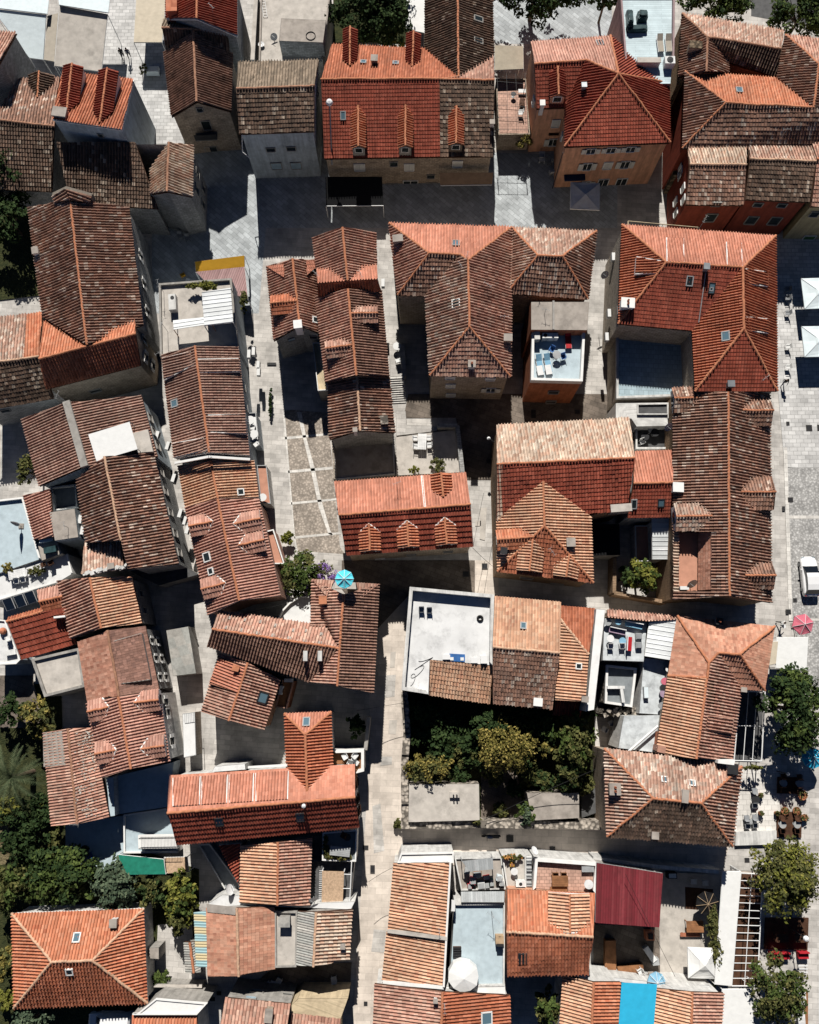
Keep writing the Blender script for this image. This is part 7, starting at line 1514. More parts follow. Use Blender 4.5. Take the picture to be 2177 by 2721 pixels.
for (x0, y0, x1, y1, z0, z1) in ((325, 625, 430, 690, 8.6, 7.4), (250, 690, 325, 690, 8.8, 8.7), (325, 690, 440, 745, 8.6, 7.3), (440, 745, 485, 745, 7.3, 7.3)):
    m = MB(); A, B = P('d0', x0, y0, z0), P('d0', x1, y1, z1); d = (B - A); n_ = max(3, int(d.length / .22))
    s = Vector((-d.y, d.x, 0)).normalized() * .4
    for k in range(n_):
        q = A.lerp(B, (k + .5) / n_); m.obox(q, d.normalized() * .09, s, Vector((0, 0, .02)), 'metal_white')
    for g in (-1, 1): m.tube(A + s * g, B + s * g, .03, 'metal_white'); m.tube(A + s * g + Vector((0, 0, .9)), B + s * g + Vector((0, 0, .9)), .03, 'metal_white')
    m.build('flight', r_)
p_ = P('d0', 410, 500, 8.8); m = MB(); m.box(p_, 2.4, .5, .8, 'plaster_white'); m.box((p_.x, p_.y, 9.602), 2.5, .6, .08, 'concrete_pale'); tag(m.build('stair_house', None, p_), 'low pale stair head at the end of the white boarded terrace', 'stair head')
# court table
put(TWH, 'c2', 350, 368, 1.6, 88, 'white oval garden table in the courtyard above the salmon house')
for x, y, rt, lb in ((298, 338, 90, 'upper left'), (402, 335, -90, 'upper right'), (302, 402, 85, 'lower left'), (405, 392, -85, 'lower right')): put(CW, 'c2', x, y, 1.6, rt + 180, 'white garden chair at the %s of the oval courtyard table' % lb, 'chairs round the courtyard table')
put(RW, 'b1', 1598, 1225, 1.27, 0, 'white round table on the landing of the alley steps'); put(CW, 'b1', 1605, 1330, 1.27, 20, 'white chair on the landing of the alley steps')
for x, y, lb in ((485, 205, 'upper'), (512, 310, 'lower')): put(RW, 'b2', x, y, 3.0, 0, '%s white round table on the narrow balcony' % lb, 'balcony tables')
for x, y, rt, lb in ((500, 255, 90, 'between the two tables'), (528, 385, 40, 'at the lower end'),): put(CW, 'b2', x, y, 3.0, rt, 'white chair %s on the narrow balcony' % lb)
put(RW, 'b2', 578, 790, 2.8, 0, 'white round table on the pink terrace strip', s=.9)
put(CW, 'b3', 1200, 1172, 3.2, 30, 'white chair by itself on the brown floored terrace', 'brown terrace chairs'); put(CW, 'b3', 1280, 1165, 3.2, -40, 'white chair in the upper corner of the brown floored terrace', 'brown terrace chairs'); put(TWH, 'b3', 1275, 1215, 3.2, -35, 'white table on the brown floored terrace', s=.5); put(CW, 'b3', 1240, 1222, 3.2, 160, 'white chair beside the white table of the brown floored terrace', 'brown terrace chairs')
put(TGR, 'b4', 1165, 395, 3.4, -6, 'glass topped table in the small terrace garden'); put(RD, 'b4', 1220, 290, 3.4, 0, 'dark round table in the small terrace garden', s=.8); put(CD, 'b4', 1190, 275, 3.4, 60, 'dark chair beside the round table in the small terrace garden')
put(CW, 'b4', 1118, 1372, .1, 10, 'single white chair in the shaded yard behind the bottom houses'); put(CW, 'b4', 617, 1410, .1, 40, 'white chair left of the shaded yard table'); put(TWH, 'b4', 672, 1412, .1, -15, 'pale table in the shaded yard behind the bottom houses', s=.6); put(CW, 'b4', 700, 1380, .1, 150, 'white chair right of the shaded yard table')
put(RD, 'a4', 668, 382, 1.2, 0, 'dark round table on the blue shaded yard terrace'); put(CB, 'a4', 700, 430, 1.2, 30, 'teal chair beside the dark round table on the yard terrace')
# left white table terrace
put(TWH, 'a2', 155, 1372, 4.3, 13, 'long white table on the sunny terrace above the solar panels'); 
for x, y, lb in ((145, 1425, 'left'), (195, 1415, 'right')): put(CW, 'a2', x, y, 4.3, 190, '%s one of two white chairs below the long white table' % lb, 'chairs of the long white table')
for x, y, lb in ((345, 1300, 'left'), (405, 1285, 'right')): put(CD, 'a2', x, y, 4.3, 30, '%s dark chair by the rail above the orange gable' % lb, 'dark rail chairs')
put(CW, 'a3', 80, 280, 3.0, 20, 'white chair on the ledge left of the broad deep orange roof'); put(TWH, 'a3', 95, 385, 3.0, 10, 'white table on the ledge left of the broad deep orange roof', s=.6)
t = terrace('narrow white side terrace left of the broad deep orange roof', 'a3', [(-60, 130), (45, 140), (160, 440), (130, 470), (-60, 480)], 3.0, 'floor_white', 'plaster_blue', 0.2, 'white', .1, name='roof_terrace')
p_ = P('a3', 33, 222, 3.0); m = MB(); m.lathe((p_.x, p_.y, 3.0), [(.2, 0), (.33, .12), (.36, .34), (.25, .6), (.05, .7)], 'tile_orange', 16); tag(m.build('pot', None, p_), 'big round terracotta pot on the white side terrace', 'pot')
for k, (x, y) in enumerate(((87, 1600), (172, 1575), (252, 1548))):
    p_ = P('a2', x, y, 5.4); r_ = empty('solar_panel', p_, '%s solar water panel behind the broad deep orange roof' % ('left', 'middle', 'right')[k], 'solar panel', 'solar panels'); u = Vector((math.cos(.31), math.sin(.31), 0)); v = Vector((-u.y * .9, u.x * .9, .42))
    m = MB(); m.obox(p_ + Vector((0, 0, .5)), u * .45, v * .62, Vector((0, 0, .03)), 'metal_white'); m.build('frame', r_); m = MB(); m.obox(p_ + Vector((0, 0, .542)), u * .41, v * .58, Vector((0, 0, .03)), 'solar'); m.build('panel', r_)
    m = MB(); m.tube(p_ + v * .5 + Vector((0, 0, .5)) - u * .3, Vector((p_.x, p_.y, 3.5)) + v * .5 - u * .3, .03, 'metal_grey'); m.tube(p_ + v * .5 + Vector((0, 0, .5)) + u * .3, Vector((p_.x, p_.y, 3.5)) + v * .5 + u * .3, .03, 'metal_grey'); m.build('stand', r_)
# white terrace with hose, mattress
p_ = P('c3', 617, 425, 6.0); m = MB(); m.box((p_.x, p_.y, 6.0), 1.5, .72, .18, 'plastic_blue', rot=-.05); m.box((p_.x - .5, p_.y - .1, 6.181), .32, .3, .06, 'cloth_white'); m.box((p_.x + .48, p_.y - .12, 6.181), .32, .3, .06, 'cloth_white'); tag(m.build('mattress', None, p_), 'blue mattress with two white pillows on the dazzling white terrace', 'mattress')
p_ = P('c3', 793, 125, 6.0); m = MB()
for k in range(20):
    a1, a2 = k * math.pi / 10, (k + 1) * math.pi / 10; m.tube(p_ + Vector((math.cos(a1) * .24, math.sin(a1) * .24, .1)), p_ + Vector((math.cos(a2) * .24, math.sin(a2) * .24, .1)), .1, 'rubber', n=8, caps=False)
tag(m.build('tyre', None, p_), 'black tyre lying on the dazzling white terrace', 'tyre')
m = MB(); q0 = None
for k in range(60):
    t_ = k / 59; x = 262 + 130 * t_ + 55 * math.sin(t_ * 17) * (.3 + t_); y = 610 - 190 * t_ + 30 * math.cos(t_ * 19); q = P('c3', x, y, 6.04); 
    if q0 is not None: m.tube(q0, q, .02, 'cable', n=4, caps=False)
    q0 = q
tag(m.build('hose', None, P('c3', 350, 500, 6)), 'dark hose tangled over the left side of the dazzling white terrace', 'hose')
for x, y, lb in ((345, 62, 'left'), (405, 68, 'right')): put(CG, 'c3', x, y, 6.0, 180, '%s of two grey frame chairs on the dazzling white terrace' % lb, 'grey frame chairs')
for x, y, w_, l_, hh, mat, lb in ((535, 420, .7, .45, .3, 'plastic_white', 'white crate left of the blue mattress'), (747, 445, .6, .5, .35, 'plastic_white', 'white box right of the blue mattress'), (820, 440, .6, .7, .5, 'plastic_white', 'taller white box by the wall of the dazzling white terrace')):
    p_ = P('c3', x, y, 6.0); m = MB(); m.box(p_, w_, l_, hh, mat); m.box((p_.x, p_.y, 6 + hh + .001), w_ * 1.04, l_ * 1.04, .04, 'metal_white'); tag(m.build('box', None, p_), lb, 'box')
# pink terrace
put(TWD, 'c4', 1395, 620, 4.6, 0, 'brown wooden table on the pink tiled terrace'); put(CM, 'c4', 1362, 580, 4.6, 180, 'left wooden chair tucked behind the brown wooden table', 'wooden terrace chairs'); put(CM, 'c4', 1425, 580, 4.6, 180, 'right wooden chair tucked behind the brown wooden table', 'wooden terrace chairs')
p_ = P('c4', 1388, 690, 4.6); m = MB(); m.box((p_.x, p_.y, 5.0), 1.6, .45, .06, 'wood'); m.box((p_.x - .6, p_.y, 4.6), .08, .4, .4, 'wood'); m.box((p_.x + .6, p_.y, 4.6), .08, .4, .4, 'wood'); tag(m.build('bench', None, p_), 'brown wooden bench in front of the table on the pink tiled terrace', 'bench'); put(RC, 'c4', 1612, 645, 4.6, 0, 'cream round table in the corner of the pink tiled terrace'); put(TGR, 'c4', 1610, 535, 4.6, 0, 'white drying rack in the corner of the pink tiled terrace', s=.6)
# covered table on the blue deck
p_ = P('c4', 660, 1330, 4.6); m = MB(); rg = random.Random(8); n_ = 11; hub = Vector((p_.x + .05, p_.y - .1, 6.1)); a = [Vector((p_.x + math.cos(k * 6.283 / n_) * (1.45 + rg.uniform(-.12, .1)), p_.y + math.sin(k * 6.283 / n_) * (1.35 + rg.uniform(-.12, .1)), 5.75 + rg.uniform(-.08, .05))) for k in range(n_)]
for k in range(n_):
    b = a[(k + 1) % n_]; m.face([a[k], b, hub], 'cloth_white'); m.face([Vector((a[k].x, a[k].y, 4.7)), Vector((b.x, b.y, 4.7)), b, a[k]], 'cloth_white')
tag(m.build('covered_table', None, Vector((p_.x, p_.y, 4.6))), 'large table wrapped in a white dust cover on the pale blue deck', 'covered table')
p_ = P('c4', 938, 1065, 4.6); m = MB(); m.box(p_, .75, .7, .8, 'wood_pale'); m.box((p_.x, p_.y - .4, 4.6), .6, .2, 1.0, 'metal_dark'); tag(m.build('barbecue', None, p_), 'small barbecue by the right parapet of the pale blue deck', 'barbecue')
for k in range(5): p_ = P('c4', 617, 1135 + k * 20, 4.6); m = MB(); m.box(p_, .75, .12, .06 + .07 * (4 - k), 'wood_dark'); m.box((p_.x, p_.y, 4.67 + .07 * (4 - k)), .78, .14, .02, 'metal_dark'); tag(m.build('plank', None, p_), '%s dark plank of the little ramp on the pale blue deck' % ('first', 'second', 'third', 'fourth', 'fifth')[k], 'plank', 'ramp planks')
# back yard clutter
rg = random.Random(12); cols = ['plastic_red', 'cloth_rose', 'plastic_white', 'metal_dark', 'cloth_green', 'tarp_pale', 'metal_grey', 'wood']
nm = ['dusty pink crate', 'red toolbox', 'white bucket crate', 'black machine box', 'green storage trunk', 'pale blue wrapped box', 'grey metal bin', 'brown crate', 'white plastic box', 'dark red box']
for k, (x, y) in enumerate(((735, 620), (712, 665), (800, 658), (845, 660), (880, 640), (935, 600), (690, 540), (770, 580), (955, 640), (840, 600))):
    p_ = P('c4', x, y, 3.0); w_, l_, hh = rg.uniform(.35, .8), rg.uniform(.35, .7), rg.uniform(.3, .9); m = MB(); m.box(p_, w_, l_, hh, (['cloth_rose', 'plastic_red', 'plastic_white', 'metal_dark', 'cloth_green', 'tarp_pale', 'metal_grey', 'wood', 'plastic_white', 'cloth_red'])[k], rot=rg.uniform(-.3, .3)); m.box((p_.x, p_.y, 3 + hh + .001), w_ * .9, l_ * .9, .05, 'metal_grey', rot=.1)
    tag(m.build('crate', None, p_), '%s among the things stored in the cluttered back yard' % nm[k], 'crate', 'stored crates')
put(RC, 'c4', 1050, 550, 3.6, 0, 'white round table on the kitchen terrace by the lane', s=.8); p_ = P('c4', 1035, 500, 3.6); m = MB(); m.box(p_, .4, .4, .4, 'cloth_yellow'); m.box((p_.x, p_.y, 4.001), .3, .3, .03, 'wood'); tag(m.build('crate', None, p_), 'yellow crate on the kitchen terrace by the lane', 'crate'); p_ = P('c4', 1095, 640, 3.6); m = MB(); m.box(p_, .9, .5, .9, 'plastic_white'); m.tube((p_.x, p_.y, 4.5), (p_.x, p_.y, 4.52), .16, 'metal_dark', n=10); tag(m.build('stove', None, p_), 'white stove on the kitchen terrace by the lane', 'stove')
# cluttered terrace d3
for x, y, rt, w_, lb, mat in ((300, 180, -12, 1.7, 'blue grey bench at the back of the cluttered terrace', 'cloth_blue'), (175, 225, -12, 1.6, 'grey mauve bench left of the centre of the cluttered terrace', 'cloth_mauve'), (268, 320, 84, 1.35, 'red cushioned bench on the cluttered terrace', 'plastic_red')):
    p_ = P('d3', x, y, 5.0); a = R(rt); u = Vector((math.cos(a), math.sin(a), 0)); v = Vector((-u.y, u.x, 0)); r_ = empty('bench', p_, lb, 'bench'); m = MB(); m.obox(p_ + Vector((0, 0, .42)), u * w_ / 2, v * .22, Vector((0, 0, .05)), mat); m.build('seat', r_); m = MB(); m.obox(p_ + v * .27 + Vector((0, 0, .62)), u * w_ / 2, v * .04, Vector((0, 0, .2)), 'metal_white'); m.build('backrest', r_)
    for g in (-.42, .42): m = MB(); m.obox(p_ + u * g * w_ + Vector((0, 0, .18)), u * .03, v * .2, Vector((0, 0, .18)), 'metal_grey'); m.build('leg', r_)
for x, y, pr, lb in ((120, 280, RC, 'cream round table on the cluttered terrace'), (213, 298, mk_round('cloth_blue', .4), 'blue patterned round table on the cluttered terrace'), (100, 155, RG, 'grey round table in the back corner of the cluttered terrace'), (180, 152, mk_round('cloth_blue', .38), 'pale blue round table at the back of the cluttered terrace')): put(pr, 'd3', x, y, 5.0, 0, lb, s=.85)
for x, y, lb in ((122, 340, 'left'), (210, 340, 'right')): put(CW, 'd3', x, y, 5.0, 180, '%s white chair below the round tables of the cluttered terrace' % lb, 'cluttered terrace chairs')
for x, y, lb in ((340, 262, 'upper'), (340, 330, 'lower')): p_ = P('d3', x, y, 5.0); m = MB(); m.box(p_, .6, .6, .42, 'metal_grey'); m.box((p_.x, p_.y, 5.421), .5, .5, .08, 'cloth_grey'); tag(m.build('stool', None, p_), '%s square grey stool on the cluttered terrace' % lb, 'stool', 'square grey stools')
for x, y, mat, lb in ((530, 605, 'cloth_rose', 'pink'), (520, 655, 'metal_dark', 'black'), (520, 698, 'cloth_mauve', 'mauve'), (512, 790, 'cloth_grey', 'dark grey'), (550, 475, 'cloth_grey', 'shaded grey'), (553, 515, 'plastic_white', 'small white')): put(mk_round(mat, .36 if 'small' not in lb else .22), 'd3', x, y, 4.4, 0, '%s round table in the row along the stained white terrace' % lb)
p_ = P('d3', 165, 690, 3.62); m = MB(); m.box((p_.x, p_.y + .5, 3.62), 1.7, .28, .6, 'plastic_white'); m.box((p_.x + .6, p_.y - .3, 3.62), .3, 1.3, .6, 'plastic_white', rot=.1); tag(m.build('counter', None, p_), 'white corner counter in the sunken grey well', 'counter')
p_ = P('d3', 395, 690, 4.4); m = MB(); m.box(p_, .45, 1.1, .45, 'metal_grey'); m.box((p_.x, p_.y, 4.851), .4, 1.0, .03, 'tarp_pale'); tag(m.build('cabinet', None, p_), 'narrow grey cabinet on the stained white terrace', 'cabinet'); 
for x, y, rt, lb in ((125, 922, 20, 'upper'), (75, 970, 60, 'lower')): put(CW, 'd3', x, y, .1, rt, '%s white chair in the dark slot beside the peeling slab' % lb, 'slot chairs')
# piazza side
for x, y, lb in ((1435, 1378, 'left table of the upper brown deck'), (1557, 1382, 'right table of the upper brown deck'), (1428, 1692, 'left table of the lower brown deck'), (1538, 1692, 'right table of the lower brown deck')):
    put(RG, 'd3', x, y, .22, 0, 'round grey ' + lb, 'deck tables', s=.85)
    for g, w_ in ((-1, 'above'), (1, 'below')): put(CD, 'd3', x + 3, y + g * 52, .22, 180 if g > 0 else 0, 'dark chair %s the %s' % (w_, lb), 'dark deck chairs')
put(RD, 'd3', 1220, 1502, .1, 0, 'black round table on the white paving right of the big hipped old house'); 
for y, lb in ((1435, 'above'), (1550, 'below')): put(CG, 'd3', 1217, y, .1, 0 if lb == 'above' else 180, 'grey chair %s the black round table on the white paving' % lb, 'paving chairs')
put(TGR, 'd3', 1190, 1672, .1, 12, 'grey table below the black round table on the white paving', s=.6)
for dx, dy, lb in ((-32, -30, 'upper left'), (30, -36, 'upper right'), (-26, 34, 'lower left'), (32, 28, 'lower right')): put(CG, 'd3', 1190 + dx, 1672 + dy, .1, 180 if dy > 0 else 0, 'grey chair at the %s of the grey table on the white paving' % lb, 'paving chairs')
for x, y, w_, lb in ((1268, 1470, .25, 'beside the black round table'), (1268, 1608, .25, 'left end of the paving step'), (1388, 1608, .22, 'right end of the paving step'), (1585, 1470, .5, 'at the right of the upper brown deck'), (1450, 1590, .4, 'above the lower brown deck'), (1540, 1590, .4, 'above the right end of the lower brown deck'), (1600, 1640, .35, 'right of the lower brown deck')):
    tr_ = P('d3', x, y, .1); r_ = empty('planter', tr_, 'potted plant ' + lb, 'planter', 'potted plants of the restaurant'); m = MB(); m.lathe(tr_, [(w_ * .6, 0), (w_, .45), (w_ * .85, .45), (w_ * .8, .38)], 'pot', 12); m.build('pot', r_); m = MB(); leaves(m, (tr_.x, tr_.y, .7), w_ * 1.1, 50, 'leaf_olive', .1); m.build('foliage', r_)
t = deck('pale stone ledge wall beside the white paving of the restaurant', 'd3', [(1090, 1755), (1400, 1745), (1400, 1850), (1085, 1860)], .5, 'plaster_white', 'ledge', 'ledge')
for x, y, lb in ((805, 598, 'upper dark bench table under the middle plane tree'), (890, 598, 'second dark bench table under the middle plane tree')): put(TDK, 'D4', x, y, .2, 0, lb)
for x, y, w_, lb in ((800, 678, 1.9, 'long red covered seat under the lowest plane tree'), (904, 676, 1.0, 'short red covered seat right of the long one')):
    p_ = P('D4', x, y, .2); r_ = empty('sofa', p_, lb, 'sofa'); m = MB(); m.box(p_, w_, .65, .42, 'cloth_red'); m.build('seat', r_); m = MB(); m.box((p_.x, p_.y + .28, .62), w_, .1, .35, 'cloth_red'); m.build('backrest', r_)
for k in range(3): p_ = P('D4', 903, 722 + k * 14, .1); m = MB(); m.box((p_.x, p_.y, .42), .9, .1, .04, 'metal_white'); m.box((p_.x - .35, p_.y, .1), .05, .08, .32, 'metal_dark'); m.box((p_.x + .35, p_.y, .1), .05, .08, .32, 'metal_dark'); tag(m.build('bench', None, p_), '%s slat bench below the short red covered seat' % ('first', 'second', 'third')[k], 'bench', 'slat benches')
for x, y, lb in ((898, 862, 'upper'), (893, 940, 'lower')): put(TWH, 'D4', x, y, .1, 90, '%s white table at the right bottom edge by the orange bench' % lb, 'white restaurant tables', s=.75)
for x, y, rt, lb in ((430, 548, 0, 'brown wooden picnic table in the grey yard'),): put(TWD, 'D4', x, y, .1, rt, lb, s=1.1)
p_ = P('D4', 415, 588, .1); m = MB(); m.box((p_.x, p_.y, .4), 1.9, .35, .06, 'tile_new'); m.box((p_.x - .7, p_.y, .1), .1, .3, .3, 'wood'); m.box((p_.x + .7, p_.y, .1), .1, .3, .3, 'wood'); tag(m.build('bench', None, p_), 'orange wooden bench below the picnic table in the grey yard', 'bench')
for x, y, lb in ((428, 358, 'left'), (478, 364, 'right')): put(CW, 'D4', x, y, .1, 180, '%s white chair behind the dark octagonal frame parasol' % lb, 'yard chairs')
p_ = P('D4', 332, 328, .1); m = MB(); m.box(p_, .9, .55, .9, 'metal_dark'); m.box((p_.x, p_.y, 1.001), .7, .4, .06, 'tarp_pale'); tag(m.build('grill', None, p_), 'dark grill with a pale lid under the lane wall', 'grill')
p_ = P('D4', 236, 586, .1); m = MB(); m.box(p_, .8, .8, 1.0, 'tile_orange'); m.box((p_.x, p_.y, 1.1), .45, .45, .25, 'metal_dark'); tag(m.build('brick_oven', None, p_), 'small orange brick oven in the shaded yard below the maroon roof', 'oven')
p_ = P('D4', 238, 668, .1); m = MB(); m.box(p_, .55, 1.5, .8, 'plastic_white', rot=.6); m.box((p_.x + .5, p_.y - .7, .1), .7, .6, .7, 'metal_grey', rot=.1); tag(m.build('cabinet', None, p_), 'tilted white cabinet in the yard below the maroon roof', 'cabinet')
for x, y, lb in ((198, 745, 'upper'), (195, 775, 'lower')): put(CW, 'D4', x, y, 1.0, 120, '%s white chair beside the blue and white parasol' % lb, 'parasol chairs')
deck('dark red platform under the blue and white parasol', 'D4', [(105, 735), (215, 720), (225, 785), (110, 785)], 1.0, 'wood')
p_ = P('D4', 848, 560, .05); r_ = empty('street_lamp', p_, 'street lamp with a white globe under the middle plane tree', 'street lamp'); m = MB(); m.tube(p_, p_ + Vector((0, 0, 3.6)), .06, 'metal_dark', .04, n=8); m.build('pole', r_); m = MB(); m.lathe((p_.x, p_.y, 3.6), [(.05, 0), (.22, .1), (.27, .28), (.2, .46), (.03, .54)], 'lamp_globe', 14); m.build('globe', r_)
p_ = P('d3', 1400, 1290, .05); r_ = empty('street_lamp', p_, 'street lamp with a white globe beside the glazed pergola', 'street lamp'); m = MB(); m.tube(p_, p_ + Vector((0, 0, 2.6)), .05, 'metal_dark', n=8); m.build('pole', r_); m = MB(); m.lathe((p_.x, p_.y, 2.6), [(.05, 0), (.14, .08), (.17, .2), (.02, .36)], 'lamp_globe', 12); m.build('globe', r_)
p_ = P('c2', 905, 360, 4.6); q = P('c2', 860, 330, 4.6); r_ = empty('wall_lamp', (q.x, q.y, 0), 'bracket lamp with a white globe on the corner of the bleached cream roof', 'wall lamp'); m = MB(); m.tube(p_, q, .03, 'metal_dark'); m.build('bracket', r_); m = MB(); m.lathe((q.x, q.y, 4.4), [(.04, 0), (.15, .08), (.18, .2), (.02, .38)], 'lamp_globe', 12); m.build('globe', r_)
for x, y, rt, lb in ((1255, 1215, 0, 'pale chair stacked by the passage wall'), (1320, 1250, 90, 'pale table chair beside the orange house corner'), (1335, 1330, 10, 'white chair lowest in the passage row')): put(CW if 'white' in lb else CG, 'c0', x, y, .1, rt, lb, 'passage chairs')
put(TWH, 'c0', 1262, 1215, .1, 90, 'pale table in the passage left of the orange house', s=.75); put(TDK, 'c0', 1110, 800, 2.8, 80, 'dark table on the tiled passage terrace', s=.7); put(RD, 'c0', 1045, 740, 2.8, 0, 'dark round table on the tiled passage terrace', s=.7); put(TWH, 'c0', 1112, 710, 2.8, 0, 'white table on the tiled passage terrace', s=.5); put(CW, 'c0', 1100, 880, 2.8, 90, 'pale chair on the tiled passage terrace')
for x, y, lb in ((365, 365, 'lower'), (430, 275, 'upper')): put(CW, 'd2', x, y, 3.2, 200, '%s pale chair in the shaded roof yard' % lb, 'roof yard chairs')
for x, y, lb in ((382, 330, 'left'), (458, 300, 'right')): put(RD, 'd2', x, y, 3.2, 0, '%s dark round table in the shaded roof yard' % lb, 'roof yard tables')
for x, y, lb in ((1385, 378, 'left'), (1440, 395, 'right')): put(CG, 'a1', x, y, .1, 190, '%s grey chair at the edge of the shaded square' % lb, 'square chairs')
put(mk_chair('cloth_yellow', 'cloth_yellow'), 'a1', 1405, 678, .1, 30, 'yellow chair under the leafy climber, near the yellow awning'); put(TWH, 'a1', 1435, 725, .1, 70, 'pale blue table beside the yellow chair', s=.5)
for x, y, rt, lb in ((1470, 785, 90, 'upper seat left of the shaded parasol'), (1470, 850, 90, 'second seat left of the shaded parasol'), (1472, 965, 90, 'third seat left of the shaded parasol'), (1475, 1220, 90, 'upper seat left of the sunlit parasol'), (1475, 1375, 90, 'lower seat left of the sunlit parasol')): put(CW if 'sunlit' in lb else CG, 'd1', x, y, .1, rt, 'chair, ' + lb, 'piazza chairs')
p_ = P('a0', 1175, 560, .1); m = MB(); m.box(p_, 1.5, .7, .75, 'tarp_pale'); m.box((p_.x, p_.y, .851), 1.4, .6, .04, 'white'); tag(m.build('counter', None, p_), 'pale counter at the end of the cream awning', 'counter'); tree('potted shrub beside the pale counter of the top left alley', 'a0', 1095, 530, 1.6, .5, 'leaf_olive', name='potted_plants', cat='plant', seed=70, clumps=6, trunk=False, sz=.1, ey=1.6)
# ================================================================== people
def person(label, c, x, y, face, top='cloth_dkblue', low='metal_dark', stride=.25, carry=None, zg=.08):
    p_ = P(c, x, y, zg); r_ = empty('person', p_, label, 'person', rz=R(face))
    bm_v = []; E = []; rad = []
    def add(v, r0, par=None):
        bm_v.append(v); rad.append(r0)
        if par is not None: E.append((par, len(bm_v) - 1))
        return len(bm_v) - 1
    pel = add((0, 0, .95), .13); sp = add((0, .01, 1.15), .13, pel); ch = add((0, .02, 1.36), .145, sp); nk = add((0, .02, 1.5), .055, ch); hd = add((0, .04, 1.6), .085, nk); tp = add((0, .035, 1.72), .075, hd)
    for s in (-1, 1):
        f = stride * s
        hip = add((s * .1, 0, .9), .1, pel); kn = add((s * .11, f * .5 + .03, .5), .065, hip); an = add((s * .11, f - .03, .09), .045, kn); add((s * .12, f + .13, .035), .035, an)
        sh = add((s * .19, .01, 1.42), .06, ch); el_ = add((s * .25, -f * .35 - .02, 1.14), .045, sh); wr = add((s * .24, -f * .7 + .1, .92), .032, el_); pm = add((s * .235, -f * .75 + .14, .85), .03, wr)
        for k in range(4): a1 = add((s * (.215 + .014 * k), -f * .78 + .165 + .004 * k, .80), .009, pm); add((s * (.215 + .014 * k), -f * .78 + .165, .765 + .006 * abs(k - 1)), .008, a1)
        add((s * .21, -f * .75 + .19, .84), .01, pm)
    me = bpy.data.meshes.new('body'); me.from_pydata(bm_v, E, []); o = bpy.data.objects.new('body', me); COL.objects.link(o); o.parent = r_
    md = o.modifiers.new('skin', 'SKIN'); 
    for i, r0 in enumerate(rad): me.skin_vertices[0].data[i].radius = (r0, r0) if False else (r0, r0)
    me.skin_vertices[0].data[0].use_root = True
    sb = o.modifiers.new('sub', 'SUBSURF'); sb.levels = 1; sb.render_levels = 1
    s = NT('figure_' + top + low, .8); gc = s.n('TexCoord').outputs['Object']; sx = s.n('SeparateXYZ'); s.l(gc, sx.inputs[0])
    rgb = {k: tuple(M[k].node_tree.nodes['Color Ramp'].color_ramp.elements[0].color[:3]) for k in (top, low, 'skin')}
    zz = s.n('MapRange'); s.l(sx.outputs[2], zz.inputs[0]); zz.inputs[1].default_value = 0; zz.inputs[2].default_value = 1.8
    s.col(s.ramp(zz.outputs[0], [(0, (.02, .02, .02)), (.05, rgb[low]), (.54, rgb[top]), (.825, rgb['skin'])], 'CONSTANT'))
    me.materials.append(s.m)
    m = MB(); m.lathe((p_.x, p_.y + .03, p_.z + 1.63), [(.098, 0), (.105, .06), (.085, .13), (.03, .165)], 'hair', 12); h_ = m.build('hair', r_); h_.location = (0, 0, 0)
    if carry:
        m = MB(); m.lathe((p_.x + .25, p_.y + .25, p_.z + 1.0), [(.2, 0), (.21, .02), (.02, .022)], 'metal_white', 14); m.build('tray', r_)
    return r_
person('person in dark clothes walking in the top left alley, left of a pair', 'a0', 945, 445, 200, 'metal_dark', 'metal_dark'); person('person in dark clothes walking in the top left alley, right of a pair', 'a0', 995, 445, 190, 'cloth_dkblue', 'metal_dark', .2)
person('waiter in a white shirt carrying a tray beside the rose parasol', 'd3', 1412, 165, 250, 'cloth_white', 'metal_dark', .3, True); person('person in dark clothes walking past the big red hipped house', 'd1', 1440, 1500, 170, 'metal_dark', 'cloth_dkblue')
